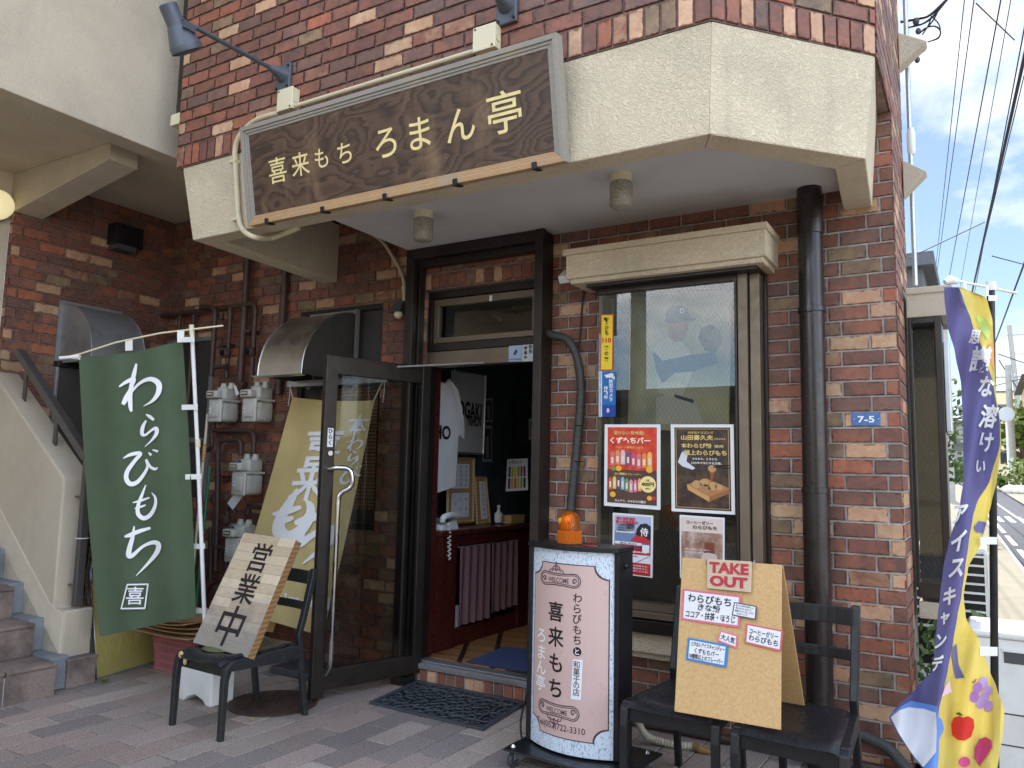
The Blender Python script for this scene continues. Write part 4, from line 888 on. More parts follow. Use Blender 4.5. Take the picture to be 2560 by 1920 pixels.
for ch, bx, by, h in (('喜', 335, 990, 150), ('来', 468, 955, 140), ('も', 590, 920, 125), ('ち', 725, 890, 135), ('ろ', 965, 832, 195), ('ま', 1163, 775, 205), ('ん', 1400, 725, 215), ('亭', 1655, 650, 250)):
    c = PP(*cB(bx, by), SP(0, 0, -.015), SN); e = PP(*cB(bx, by-h/2), SP(0, 0, -.015), SN); e2 = PP(*cB(bx, by+h/2), SP(0, 0, -.015), SN)
    q = MB(); q.text(ch, (e-e2).length/.93, c+SN*.0005, X_, SU, .006, res=5); q.build('lettering', 'textgold', sg)
for bx, by in ((275, 1295), (600, 1232), (962, 1152), (1372, 1072), (1832, 967)):
    c = PP(*cB(bx, by), SP(0, 0, .0), SN); xx = c.x-SB.x; q = MB()
    q.hexa([SP(xx-.014, -.012, -.05), SP(xx+.014, -.012, -.05), SP(xx+.014, -.012, .008), SP(xx-.014, -.012, .008), SP(xx-.014, -.004, -.05), SP(xx+.014, -.004, -.05), SP(xx+.014, -.004, .008), SP(xx-.014, -.004, .008)])
    q.hexa([SP(xx-.014, -.010, .002), SP(xx+.014, -.010, .002), SP(xx+.014, -.010, .009), SP(xx-.014, -.010, .009), SP(xx-.014, .024, .002), SP(xx+.014, .024, .002), SP(xx+.014, .024, .009), SP(xx-.014, .024, .009)])
    q.build('support_clip', 'black', sg, bevel=.003)
# ---- spot lamps on arms
def spot(label, x, z, L=.62):
    t = thing('spot_lamp', label, 'spot lamp', (x, -1.285, z), 'spot lamps over the shop sign')
    q = MB(); q.boxp(x-.06, x+.06, -1.31, -1.285, z-.10, z+.07); q.build('wall_plate', 'lampgrey', t, bevel=.006)
    q = MB(); q.lathe([(.05, 0), (.03, .05), (.016, .10), (.013, .105)], (x, -1.31, z), (0, -1, 0), 18); q.build('socket', 'lampgrey', t, smooth=40)
    for dx, dz in ((-.045, -.08), (.045, -.08), (.045, .05)): q = MB(); q.cyl((x+dx, -1.31, z+dz), (x+dx, -1.318, z+dz), .008, n=8); q.build('bolt', 'black', t)
    q = MB(); q.tube([(x, -1.40, z), (x-.012, -1.29-L, z-.01)], .013, 12); q.build('arm', 'lampgrey', t, smooth=40)
    sc = .86; ax = V((.03, .55, -.83)).normalized(); hc = V((x-.05, -1.36-L, z-.055))
    q = MB(); q.lathe([(.0, -.155), (.050, -.155), (.056, -.148), (.056, -.03), (.060, -.02), (.064, -.015), (.095, .085), (.098, .09), (.098, .125), (.092, .125), (.085, .09), (.0, .085)], hc, ax, 28); q.v = [hc+(p_-hc)*sc for p_ in q.v]; q.build('lamp_head', 'lampgrey', t, smooth=35)
    q = MB(); q.lathe([(0, .108), (.05, .105), (.086, .098)][::-1], hc, ax, 24); q.v = [hc+(p_-hc)*sc for p_ in q.v]; q.build('lens', 'galv', t, smooth=60)
    q = MB(); sd = ax.cross(X_).normalized(); q.tube(arc(hc+ax*.0+V((.058, 0, 0)), .045, 0, math.pi, 8, ax, Y_), .005, 6); q.boxp(hc.x+.045, hc.x+.075, hc.y-.02, hc.y+.05, hc.z-.01, hc.z+.03); q.build('yoke', 'lampgrey', t)
    return t
spot('grey spot lamp on a long arm over the left end of the shop sign', -3.505, 3.765)
spot('grey spot lamp cut off by the top edge of the photo, over the sign', -1.935, 3.735)
def jbox(label, x0, x1, z0, z1, y0=-1.285, y1=-1.345):
    t = thing('junction_box', label, 'junction box', ((x0+x1)/2, y0, z0), 'ivory junction boxes above the sign'); q = MB(); q.boxp(x0, x1, y1+.012, y0, z0+.003, z1-.003); q.build('box', 'offwhite', t, bevel=.004)
    q = MB(); q.boxp(x0-.002, x1+.002, y1, y1+.012, z0, z1); q.build('lid', 'offwhite', t, bevel=.004)
    for a, b in ((.1, .9), (.88, .1)): q = MB(); q.cyl((x0+(x1-x0)*a, y1, z0+(z1-z0)*b), (x0+(x1-x0)*a, y1-.003, z0+(z1-z0)*b), .006, n=8); q.build('screw', 'darkgrey', t)
    q = MB(); q.cyl((x1, (y0+y1)/2, (z0+z1)/2-.005), (x1+.004, (y0+y1)/2, (z0+z1)/2-.005), .02, n=16); q.build('knockout', 'offwhite', t)
jbox('ivory junction box under the left spot lamp', -3.50, -3.375, 3.515, 3.65)
jbox('ivory junction box under the right spot lamp plate', -2.105, -1.975, 3.51, 3.64)
q = MB(); q.tube([(-3.37, -1.315, 3.535), (-2.11, -1.315, 3.535)], .0135, 10); solo(q, 'sign_conduit', 'conduit', 'straight cream conduit running along the top of the sign', 'conduit', smooth=50)
pth = smoothpath([PY(*cB(338, 660), -1.32), PY(*cB(250, 685), -1.33), PY(*cB(180, 722), -1.32), PY(*cB(110, 800), -1.31), PY(*cB(88, 880), -1.30), PY(*cB(92, 1000), -1.295), PY(*cB(100, 1150), -1.295), PY(*cB(108, 1270), -1.295), PY(*cB(135, 1340), -1.295), PY(*cB(205, 1382), -1.285), PZ(*cB(300, 1385), 2.845), PZ(*cB(400, 1350), 2.85), PZ(*cB(455, 1325), 2.862)], 6)
pp_, rs_ = ribbed(pth, .0165, .009, .07); q = MB(); q.tube(pp_, rs_, 10)
fc = solo(q, 'flexible_conduit', 'conduit', 'cream corrugated conduit curling around the left end of the sign', 'conduit', smooth=80)
for bx, by in ((93, 945), (106, 1280)): q = MB(); c = PY(*cB(bx, by), -1.285); q.boxp(c.x-.03, c.x+.025, c.y-.03, c.y+.012, c.z-.012, c.z+.012); q.build('pipe_strap', 'conduit', fc, bevel=.004)
# ---- soffit lamps
frost = NT('frosted ribbed glass'); frost.set(frost.ramp(frost.noise(120, 3), [(.3, lin((138, 130, 112))), (.7, lin((196, 190, 172)))]), .25); frost.b.inputs['Transmission Weight'].default_value = .25; frost.bump(frost.noise(160, 2), .5, .004); M['frost'] = frost.m
for lab, c in (('frosted cylinder ceiling lamp over the doorway, nearer the sign', (-2.83, -.76)), ('frosted cylinder ceiling lamp over the window hood', (-1.545, -.765))):
    t = thing('ceiling_lamp', lab, 'ceiling lamp', (*c, 2.98), 'cylinder lamps under the canopy'); q = MB(); q.lathe([(.056, 0), (.056, -.048), (.05, -.052)], (*c, 2.98), n=28); q.build('lamp_base', 'offwhite', t, smooth=40)
    q = MB(); q.lathe([(.058, -.048), (.060, -.06), (.060, -.165), (.052, -.178), (.03, -.184), (0, -.185)], (*c, 2.98), n=32); q.build('glass_shade', 'frost', t, smooth=50)
# ---- downpipe
t = thing('downpipe', 'thick dark brown downpipe from the canopy to the ground right of the window', 'downpipe', (-.735, -.115, 0)); px_, py_ = -.735, -.105
q = MB(); q.lathe([(.066, 0), (.066, 1.37), (.063, 1.375), (.063, 2.72), (.067, 2.725), (.067, 2.90), (.062, 2.99)], (px_, py_, 0), n=32); q.build('pipe', 'drain', t, smooth=30)
for z in (1.355, 2.30): q = MB(); q.lathe([(.068, 0), (.070, .002), (.070, .026), (.068, .028)], (px_, py_, z), n=32); q.boxp(px_-.01, px_+.01, py_-.075, py_-.06, z-.004, z+.034); q.boxp(px_-.012, px_+.012, py_+.05, .004, z+.004, z+.024); q.build('pipe_bracket', 'drain', t, smooth=30)
# ---- house number plate
cor = [V((-.566, -.006, 1.705)), V((-.430, -.006, 1.705)), V((-.430, -.006, 1.774)), V((-.566, -.006, 1.774))]
t = thing('number_plate', 'small blue enamel plate reading 7-5 on the brick wall', 'number plate', (-.498, 0, 1.705)); M['enamel'] = mat('blue enamel', (38, 96, 156), .18, var=.2, vs=26)
q = MB(); q.slab(cor, (0, .005, 0)); q.build('plate', 'enamel', t, bevel=.002); q = MB(); q.text('7-5', .045, V((-.498, -.0072, 1.7385)), X_, Z_, .022, width=.079, res=6); q.build('lettering', 'textwhite', t)
for x in (-.555, -.441): q = MB(); q.cyl((x, -.006, 1.74), (x, -.008, 1.74), .003, n=8); q.build('rivet', 'alu', t)
# ---- stickers and posters on the glass
PYY = WY-.0245
def pane_sheet(name, label, cat, pix, m, border=None, group=None):
    cor = [PY(*p, PYY) for p in pix]; t, n = flat_sheet(name, label, cat, cor, m, group); return t, cor, n
def col_rects(t, cor, n, items, e=.0035, name='print'):
    for it in items: q = MB(); rect_on(q, cor, n, *it[:4], e); q.build(it[5] if len(it) > 5 else name, cm(it[4]), t)
def lettering(t, cor, n, items, m, e=.0055):
    for it in items: q = MB(); text_on(q, cor, n, it[0], it[1], it[2], it[3], it[4] if len(it) > 4 else None, e, it[5] if len(it) > 5 else .02, shear=it[6] if len(it) > 6 else 0); q.build('lettering', m, t)
M['p_red'] = cm((206, 36, 40)); M['p_navy'] = cm((24, 40, 90)); M['p_gold'] = cm((226, 196, 120))
t, c, n = pane_sheet('yellow_sticker', 'tall yellow sticker with a red edge at the left edge of the window', 'sticker', [(1500.5, 926.5), (1532, 926.5), (1534, 785.5), (1502.5, 785.5)], cm((206, 74, 48)))
col_rects(t, c, n, [(.07, .93, .02, .98, (246, 214, 50), 'yellow_field')], .001)
q = MB(); a = lambda u, v: uv4(*c, u, v)+n*.0035
for k in range(5): q.add([a(.5, .84), a(.22+.12*k, .92), a(.30+.12*k, .95)], [(0, 1, 2)])
q.build('emblem', M['textblack'], t)
lettering(t, c, n, [(ch, .5, v, .07, None, .03) for ch, v in (('こ', .80), ('ど', .73), ('も', .66), ('番', .40), ('の', .30), ('家', .20))], 'textblack', .0035); lettering(t, c, n, [('110', .5, .535, .10, .7, .03)], 'p_red', .0035)
t, c, n = pane_sheet('blue_sticker', 'blue security camera sticker below the yellow one', 'sticker', [(1497, 1042), (1538.4, 1042), (1539.4, 929), (1497, 929)], cm((28, 108, 184)))
col_rects(t, c, n, [(.0, .2, 0, 1, (214, 226, 238), 'white_strip'), (.2, 1, 0, .26, (26, 66, 150), 'lower_field')], .001)
q = MB(); a = lambda u, v: uv4(*c, u, v)+n*.0035; q.add([a(.35, .92), a(.80, .97), a(.9, .93), a(.85, .86), a(.45, .86)], [(0, 1, 2, 3, 4)]); q.add([a(.8, .86), a(.92, .82), a(.95, .82), a(.95, .9)], [(0, 1, 2, 3)]); q.build('camera_emblem', 'textwhite', t)
lettering(t, c, n, [(ch, .74, .78-.1*i, .085, None, .03) for i, ch in enumerate('防犯カメラ')] + [(ch, .44, .63-.1*i, .085, None, .03) for i, ch in enumerate('作動中')] + [('B', .58, .14, .10, None, .03)], 'textwhite', .0035)
q = MB(); q.text('SECURITY CAMERAS IN OPERATION', .0115, a(.10, .5), (c[0]-c[3]).normalized(), X_, .01, width=.95*(c[0]-c[3]).length); q.build('lettering', 'p_navy', t)
def laminated(name, label, pix, inner, m):
    t, c, n = pane_sheet(name, label, 'poster', pix, 'paper'); u0, u1, v0, v1 = inner; ic = [uv4(*c, u, v)+n*.001 for u, v in ((u0, v0), (u1, v0), (u1, v1), (u0, v1))]; q = MB(); q.poly(ic); q.build('printed_area', m, t); return t, ic, n
# red flavour poster
rp__ = NT('red ray print'); _g = rp__.coord('Object'); c2_ = rp__.ramp(rp__.noise(26, 4, .6), [(.3, lin((186, 40, 26))), (.6, lin((226, 74, 40))), (.8, lin((240, 130, 70)))]); rp__.set(c2_, .5); M['redprint'] = rp__.m
M['darkprint'] = mat('dark brown photo print', (52, 38, 32), .45, var=.6, vs=22, dirt=(120, 84, 54), dirtamt=.5, dirts=14); M['coffeeprint'] = mat('coffee photo print', (150, 112, 92), .5, var=.35, vs=16, dirt=(226, 212, 200), dirtamt=.8, dirts=9)
t, c, n = laminated('flavour_poster', 'red poster showing rows of coloured ice bars on the window', [(1510, 1264), (1651, 1275), (1651, 1061), (1511.7, 1061)], (.06, .94, .045, .965), 'redprint')
col_rects(t, c, n, [(.0, 1, .0, .44, (88, 60, 48), 'lower_field')], .001)
bars = [(224, 120, 110), (226, 150, 90), (226, 196, 200), (120, 90, 110), (206, 80, 130), (220, 120, 130), (236, 150, 70), (240, 190, 90)]
for r_, (v0, v1) in enumerate(((.49, .68), (.17, .335))):
    for k in range(8):
        u0 = .06+k*.108 if r_ == 0 else .03+k*.085; ww = .092 if r_ == 0 else .072; cc = bars[k] if r_ == 0 else [(220, 90, 60), (240, 200, 90), (110, 80, 100), (130, 190, 220), (120, 160, 90), (230, 150, 170), (220, 120, 150), (236, 170, 90)][k]
        q = MB(); dv = .02*math.sin(k*.9); q.poly([uv4(*c, u, v)+n*.003 for u, v in ((u0, v0+dv), (u0+ww, v0+dv), (u0+ww, v1+dv-.03), (u0+ww*.7, v1+dv), (u0+ww*.3, v1+dv), (u0, v1+dv-.03))]); q.build('ice_bar_picture', cm(cc), t)
        q = MB(); q.poly([uv4(*c, u, v)+n*.0042 for u, v in ((u0+ww*.25, v0+dv+.03), (u0+ww*.75, v0+dv+.03), (u0+ww*.75, v0+dv+.11), (u0+ww*.25, v0+dv+.11))]); q.build('bar_label', cm((244, 220, 200)), t)
for u, v, r, cc in ((.13, .45, .05, (120, 150, 60)), (.24, .455, .06, (246, 180, 60)), (.86, .455, .07, (246, 180, 60)), (.95, .46, .04, (206, 50, 50)), (.12, .11, .06, (246, 180, 60)), (.86, .09, .05, (246, 170, 60)), (.95, .09, .04, (200, 50, 60))):
    q = MB(); q.add([uv4(*c, u+r*math.cos(k*.4), v+r*.62*math.sin(k*.4))+n*.0045 for k in range(16)], [tuple(range(16))]); q.build('fruit_picture', cm(cc), t)
q = MB(); q.add([uv4(*c, .83+.16*math.cos(k*.3), .265+.105*math.sin(k*.3))+n*.005 for k in range(21)], [tuple(range(21))]); q.build('price_disc', cm((250, 226, 150)), t)
lettering(t, c, n, [('溶けない 新食感!', .44, .925, .045, .62), ('-フルーツ果肉たっぷり-', .46, .735, .028, .6), ('-全12種類のフレーバー-', .42, .385, .03, .56)], 'p_gold'); lettering(t, c, n, [('くずもちバー', .47, .825, .075, .82, .035)], cm((255, 240, 214))); lettering(t, c, n, [('ひんやり、もちもちの贅沢', .48, .035, .03, .62)], 'textwhite')
lettering(t, c, n, [('1本', .83, .315, .03), ('400円', .83, .265, .05, .25, .03), ('(税込)', .83, .21, .02)], 'textblack', .007)
# dark warabi mochi poster
t, c, n = laminated('dark_food_poster', 'dark brown poster with gold writing and a tray of mochi on the window', [(1679, 1278), (1838, 1287), (1834, 1061), (1676.8, 1061)], (.06, .945, .035, .965), 'darkprint')
q = MB()
for a_, b_ in (((.03, .02), (.97, .02)), ((.97, .02), (.97, .98)), ((.97, .98), (.03, .98)), ((.03, .98), (.03, .02))): q.tube([uv4(*c, *a_)+n*.002, uv4(*c, *b_)+n*.002], .0012, 4)
q.build('gold_border', 'p_gold', t)
lettering(t, c, n, [('元中日ドラゴンズ', .48, .935, .028, .46), ('山田喜久夫', .42, .875, .055, .58, .03), ('が手がける', .82, .86, .02, .2), ('本わらび粉', .40, .775, .05, .56, .03), ('使用', .80, .77, .032, .16), ('極上わらびもち', .56, .69, .056, .76, .03)], 'p_gold'); lettering(t, c, n, [('もちもち、とろとろ、', .56, .615, .025, .46), ('口の中でほどける至福。', .58, .565, .025, .54)], 'textwhite')
for pts, cc, nm in ((((.06, .57), (.14, .70), (.18, .72), (.24, .66), (.22, .58), (.38, .50), (.33, .48), (.14, .52)), (214, 216, 222), 'pitcher_picture'), (((.13, .70), (.19, .69), (.19, .73), (.14, .74)), (60, 70, 120), 'cap_picture'),
    (((.22, .30), (.58, .38), (.98, .27), (.62, .16)), (176, 124, 70), 'tray_picture'), (((.22, .30), (.62, .16), (.62, .10), (.24, .235)), (206, 156, 96), 'tray_side_picture'), (((.62, .16), (.98, .27), (.97, .21), (.62, .10)), (150, 100, 56), 'tray_end_picture')):
    q = MB(); q.poly([uv4(*c, u, v)+n*.003 for u, v in pts]); q.build(nm, cm(cc), t)
for u, v, r in ((.40, .305, .085), (.54, .325, .09), (.68, .285, .09), (.55, .25, .10), (.79, .28, .07), (.68, .50, .075)): q = MB(); q.add([uv4(*c, u+r*math.cos(k*.4), v+r*.58*math.sin(k*.4))+n*.0042 for k in range(16)], [tuple(range(16))]); q.build('mochi_picture', cm((192, 150, 100) if v > .27 else (170, 128, 84)), t)
for a_, b_ in (((.70, .53), (1.0, .545)), ((.70, .515), (1.0, .51))): q = MB(); q.tube([uv4(*c, *a_)+n*.005, uv4(*c, *b_)+n*.005], .002, 4); q.build('chopstick_picture', M['textblack'], t)
q = MB(); q.poly([uv4(*c, u, v)+n*.0036 for u, v in ((.63, .46), (.73, .46), (.67, .34), (.66, .34))]); q.build('syrup_picture', cm((150, 80, 40)), t)
# youth baseball poster
t, c, n = laminated('recruiting_poster', 'blue and red youth team poster low on the window behind the illuminated stand', [(1531, 1432), (1631, 1445), (1633, 1289), (1532, 1281.6)], (.05, .95, .02, .97), cm((112, 136, 172)))
col_rects(t, c, n, [(.0, 1, .72, 1, (176, 190, 214), 'sky_print'), (0, 1, .40, .50, (150, 160, 178), 'ground_print'), (.0, 1, .34, .50, (204, 36, 42), 'red_band'), (.02, .76, .50, .545, (236, 236, 238), 'white_band'), (0, 1, .205, .345, (238, 238, 240), 'white_field'), (0, 1, 0, .20, (196, 34, 40), 'red_field'), (.04, .56, .70, .86, (240, 240, 242), 'note_field')], .001)
q = MB(); q.poly([uv4(*c, u, v)+n*.003 for u, v in ((.6, .68), (.62, .78), (.72, .87), (.88, .89), (1, .84), (1, .60), (.8, .64))]); q.build('cap_picture', cm((28, 30, 40)), t)
q = MB(); q.poly([uv4(*c, u, v)+n*.0036 for u, v in ((.45, .58), (.6, .67), (.8, .66), (1, .60), (1, .53), (.75, .545))]); q.build('cap_peak_picture', cm((196, 44, 56)), t)
lettering(t, c, n, [('侍少年野球団', .32, .945, .05, .52, .035), ('新入団員募集中!', .36, .885, .05, .62, .035)], 'p_red'); lettering(t, c, n, [('侍', .83, .74, .13), ], 'textwhite', .006); lettering(t, c, n, [('少年野球団で', .24, .83, .026), ('「侍の志」を学び', .27, .785, .026), ('野球を楽しもう!', .27, .74, .026), ('体験入団、お問い合わせ', .4, .523, .025), ('・入団金「寮い5-0の入団は」', .40, .315, .025), ('・月会費 相談', .28, .27, .025)], 'textblack'); lettering(t, c, n, [('【問合せ先】', .22, .465, .03), ('bulischool@outlook.jp', .56, .39, .035, .7), ('初心者でも大歓迎です。', .55, .155, .025, .8), ('体験は随時受付中です。', .55, .11, .025, .8), ('見学もお気軽にどうぞ。', .55, .065, .025, .8)], 'textwhite')
q = MB(); q.tube([uv4(*c, .62, .21)+n*.003, uv4(*c, .98, .335)+n*.003], .0012, 4); q.build('diagonal_line', 'textblack', t)
col_rects(t, c, n, [(.78, .97, .39, .52, (238, 238, 240), 'white_patch')], .004)
# coffee jelly poster
t, c, n = laminated('coffee_jelly_poster', 'pale brown coffee jelly poster partly hidden by the take out board', [(1700, 1445), (1811, 1455), (1811.6, 1294.5), (1699, 1287)], (.035, .96, .03, .97), 'coffeeprint')
col_rects(t, c, n, [(0, 1, .76, 1, (226, 208, 196), 'heading_field')], .001)
lettering(t, c, n, [('コーヒーゼリー', .46, .925, .055, .64), ('わらびもち', .58, .845, .06, .58)], 'textblack'); lettering(t, c, n, [('本わらび粉のコーヒーゼリー', .40, .47, .025, .6), ('大人のスイーツ、おためしください', .42, .42, .022, .66)], 'textwhite')
q = MB(); q.poly([uv4(*c, u, v)+n*.003 for u, v in ((.56, .33), (.58, .60), (.80, .60), (.82, .33))]); q.build('jelly_picture', cm((124, 66, 44)), t)
q = MB(); q.poly([uv4(*c, u, v)+n*.0036 for u, v in ((.50, .25), (.50, .38), (.56, .42), (.82, .42), (.88, .38), (.88, .25), (.8, .22), (.58, .22))]); q.build('jar_picture', cm((206, 190, 180)), t)
# pitcher poster inside the window
cor = [PY(1571, 1070, .12), PY(1822, 1082, .12), PY(1828, 725.6, .12), PY(1579, 737, .12)]
bp = NT('faded photo print'); bp.set(bp.ramp(bp.noise(2.2, 3), [(.35, lin((146, 146, 116))), (.65, lin((214, 200, 146)))]), .4); M['fadedprint'] = bp.m
t, n = flat_sheet('pitcher_poster', 'large faded framed poster of a baseball pitcher inside the window', 'poster', cor, 'fadedprint')
q = MB()
for i in range(4): q.tube([cor[i]+n*.004, cor[(i+1) % 4]+n*.004], .004, 4)
q.build('frame', 'p_gold', t)
def fig(name, rgb, pts, e): q = MB(); q.poly([PY(*cG(*p), .12)+n*e for p in pts]); q.build(name, cm(rgb), t)
fig('trousers', (206, 200, 176), [(470, 770), (560, 745), (660, 780), (700, 900), (470, 900)], .003)
fig('shirt', (216, 208, 176), [(455, 540), (480, 500), (540, 470), (600, 500), (640, 560), (650, 640), (600, 760), (560, 770), (480, 745)], .004)
fig('undershirt', (116, 120, 128), [(455, 540), (500, 590), (640, 560), (760, 545), (770, 600), (660, 640), (560, 650), (500, 700), (470, 640)], .005)
fig('face', (196, 150, 110), [(528, 400), (620, 395), (625, 440), (600, 490), (560, 500), (530, 470)], .0055)
fig('cap', (86, 96, 116), [(515, 400), (518, 355), (545, 325), (590, 320), (625, 340), (635, 375), (655, 378), (660, 392), (600, 400), (540, 408)], .006)
fig('glove', (116, 100, 82), [(676, 480), (690, 430), (740, 412), (780, 440), (790, 500), (760, 550), (710, 540)], .006)
fig('belt', (44, 48, 62), [(560, 752), (655, 780), (652, 796), (560, 768)], .0065)
q = MB(); q.text('D', .042, PY(*cG(598, 346), .12)+n*.008, X_, Z_, .03); q.build('emblem', 'textwhite', t)
q = MB(); q.boxp(-2.0, -1.0, .32, .34, .45, 2.7); q.build('window_backcloth', 'inner', rm)
for lab, u0, u1, v0, v1 in (('security camera sticker on the transom rail, pale blue', .0, .52, 0, 1), ('white security camera sticker with vertical writing on the transom rail', .54, 1, 0, 1)):
    C4 = [PY(1271.5, 904.5, .073), PY(1335, 903, .073), PY(1336, 860, .073), PY(1272, 864, .073)]; cc = [uv4(*C4, u, v) for u, v in ((u0, v0), (u1, v0), (u1, v1), (u0, v1))]
    t, n = flat_sheet('camera_sticker', lab, 'sticker', cc, cm((168, 188, 210) if u0 == 0 else (204, 210, 216)), 'stickers on the transom')
    if u0 == 0:
        q = MB(); q.poly([uv4(*cc, u, v)+n*.002 for u, v in ((.35, .45), (.5, .38), (.68, .6), (.62, .75), (.45, .65))]); q.build('camera_emblem', cm((56, 70, 92)), t); lettering(t, cc, n, [('SecuSTATION', .5, .14, .12, .9)], 'p_navy', .003)
    else: lettering(t, cc, n, [(ch, .7, .85-.27*i, .2) for i, ch in enumerate('防犯')] + [(ch, .28, .78-.27*i, .2) for i, ch in enumerate('録画中')], 'textblack', .003)
# ---- green nobori banner
gb = thing('green_banner', 'tall green cloth banner with white brush writing on a white pole', 'banner', (-4.12, -1.08, 0))
def gdep(x, y): u = (x-200)/270; v = (y-890)/690; return 5.08-.13*u-.06*v + .022*math.sin(7*u+1.5+v*2.5)*(.35+v*.8) + .012*math.sin(16*u-3*v)
gl = lambda v: (197+52*v-6*math.sin(v*3.1), 892+(1592-892)*v); gr_ = lambda v: (457+33*v+4*math.sin(v*3.1), 849+(1541-849)*v)
q = MB(); q.grid(lambda u, v: (lambda x, y: PD(x, y, gdep(x, y)))(gl(v)[0]*(1-u)+gr_(v)[0]*u, gl(v)[1]*(1-u)+gr_(v)[1]*u + 10*math.sin(u*3.14)*(1-v)), 40, 80); q.build('cloth', 'green', gb, smooth=80, recalc=False)
wp = lambda x, y: PD(x, y, gdep(x, y)-.012)
BR = {'わ': [[(808, 970, 12), (797, 1020, 24), (783, 1080, 26), (772, 1150, 26), (772, 1215, 26), (778, 1254, 14)], [(706, 1106, 10), (745, 1080, 20), (793, 1062, 24), (772, 1120, 18), (748, 1172, 30), (728, 1212, 22)], [(748, 1188, 8), (800, 1112, 14), (850, 1072, 20), (900, 1062, 28), (940, 1090, 34), (938, 1140, 30), (905, 1188, 18), (850, 1222, 4)]],
      'ら': [[(864, 1270, 6), (888, 1284, 20), (912, 1304, 14)], [(866, 1306, 10), (846, 1345, 22), (842, 1385, 22), (862, 1392, 14), (900, 1362, 14), (926, 1355, 24), (926, 1385, 22), (898, 1424, 12), (858, 1462, 3)]],
      'び': [[(730, 1530, 6), (775, 1508, 20), (832, 1502, 22), (796, 1548, 22), (756, 1605, 26), (748, 1650, 28), (772, 1682, 28), (812, 1672, 24), (850, 1628, 20), (874, 1580, 16), (866, 1540, 14), (890, 1580, 16), (918, 1594, 16), (936, 1584, 4)], [(880, 1496, 8), (896, 1512, 16)], [(904, 1480, 8), (936, 1490, 14)]]}
BR = {k: [[(x/2.37, 500+y/2.37, w_/2.37) for x, y, w_ in st_] for st_ in v_] for k, v_ in BR.items()}
BR2 = {'も': [[(806, 138, 6), (786, 190, 16), (764, 250, 20), (764, 298, 24), (796, 322, 24), (834, 300, 22), (858, 250, 18), (858, 208, 14), (838, 180, 4)], [(734, 236, 6), (780, 224, 14), (826, 208, 8)], [(744, 268, 6), (786, 256, 12), (806, 248, 6)]],
       'ち': [[(688, 424, 10), (716, 416, 22), (770, 394, 22), (832, 376, 14)], [(742, 366, 8), (732, 430, 22), (716, 488, 28), (712, 526, 30), (732, 528, 22), (790, 478, 16), (846, 456, 22), (876, 468, 28), (866, 512, 26), (818, 572, 16), (752, 640, 3)]]}
BR.update({k: [[(x/2.2114, 1150+y/2.2114, w_/2.2114) for x, y, w_ in st_] for st_ in v_] for k, v_ in BR2.items()})
def brush(strokes, warp, par, tf=lambda x, y: (x, y), ws=1.0):
    q = MB()
    for li, st_ in enumerate(strokes):
        P = smoothpath([V((x, y, w_)) for x, y, w_ in st_], 7); vs, n = [], len(P)
        for i, p in enumerate(P):
            d = P[min(n-1, i+1)]-P[max(0, i-1)]; nn_ = V((-d.y, d.x)).normalized()*max(.4, p.z)*.5*ws
            a, b = warp(*tf(p.x+nn_.x, p.y+nn_.y)), warp(*tf(p.x-nn_.x, p.y-nn_.y)); k = (CAM-a).normalized()*.0006*(li+i*.02); vs += [a+k, b+k]
        q.add(vs, [(2*i, 2*i+1, 2*i+3, 2*i+2) for i in range(n-1)])
    return q.build('lettering', 'textwhite', par, recalc=False)
for ch in 'わらびもち': brush(BR[ch], wp, gb)
q = MB(); q.text('喜', 48, (337, 1489), (1, 0), (0, -1), .008, shear=.06, warp=wp, sub=14); q.build('lettering', 'textwhite', gb)
q = MB(); sq = [(318, 1462), (370, 1461), (362, 1521), (303, 1522)]
for i in range(4):
    a, b = sq[i], sq[(i+1) % 4]; q.tube([wp(a[0]+(b[0]-a[0])*k/6, a[1]+(b[1]-a[1])*k/6) for k in range(7)], .0055, 4)
q.build('seal_frame', 'textwhite', gb)
q = MB(); q.tube([PD(479, 812, 4.96), PD(493, 1100, 4.93), PD(512, 1560, 4.88)], .0125, 10); q.build('pole', 'white', gb, smooth=50)
for a_, b_ in ((PD(479, 812, 4.96), PD(480, 838, 4.96)), (PD(494, 1098, 4.93), PD(495, 1118, 4.93))): q = MB(); q.tube([a_, b_], .016, 10); q.build('pole_collar', 'offwhite', gb, smooth=50)
q = MB(); q.tube([PD(558, 814, 4.93), PD(400, 833, 4.97), PD(290, 856, 5.02), PD(200, 885, 5.08), PD(150, 896, 5.1)], .006, 8); q.build('crossbar', 'offwhite', gb, smooth=50)
q = MB(); q.tube([PD(150, 895, 5.1), PD(175, 893, 5.09), PD(199, 893, 5.08)], [.012, .011, .018], 8); q.build('corner_tape', 'tape', gb, smooth=50)
def tape(x0, x1, y0, y1, d0, d1, par, th=.004):
    q = MB(); q.slab([PD(x0, y1, d0), PD(x1, y1-1, d1), PD(x1, y0-1, d1), PD(x0, y0, d0)], CF*th); q.build('tape_loop', 'tape', par)
tape(313, 331, 848, 877, 5.01, 5.0, gb); tape(443, 460, 828, 856, 4.93, 4.93, gb)
for y in (843, 1012, 1186, 1360, 1521): w0 = {843: 444, 1012: 454, 1186: 463, 1360: 472, 1521: 478}[y]; tape(w0, w0+(40 if y > 900 else 42), y, y+13, 4.935, 4.90, gb)
bx0, by0 = -4.27, -1.17
q = MB(); q.prism([(bx0+x, by0, z) for x, z in ((0, 0), (.0, .235), (.055, .25), (.245, .25), (.30, .235), (.30, .0), (.25, .0), (.225, .028), (.15, .05), (.075, .028), (.05, .0))], (0, .17, 0)); q.build('pole_base', 'white', gb, bevel=.012, smooth=50)
q = MB(); c = PD(512, 1560, 4.88); q.tube([(bx0+.15, by0+.09, .24), tuple(c)], .0135, 10); q.build('pole_foot', 'white', gb, smooth=40)
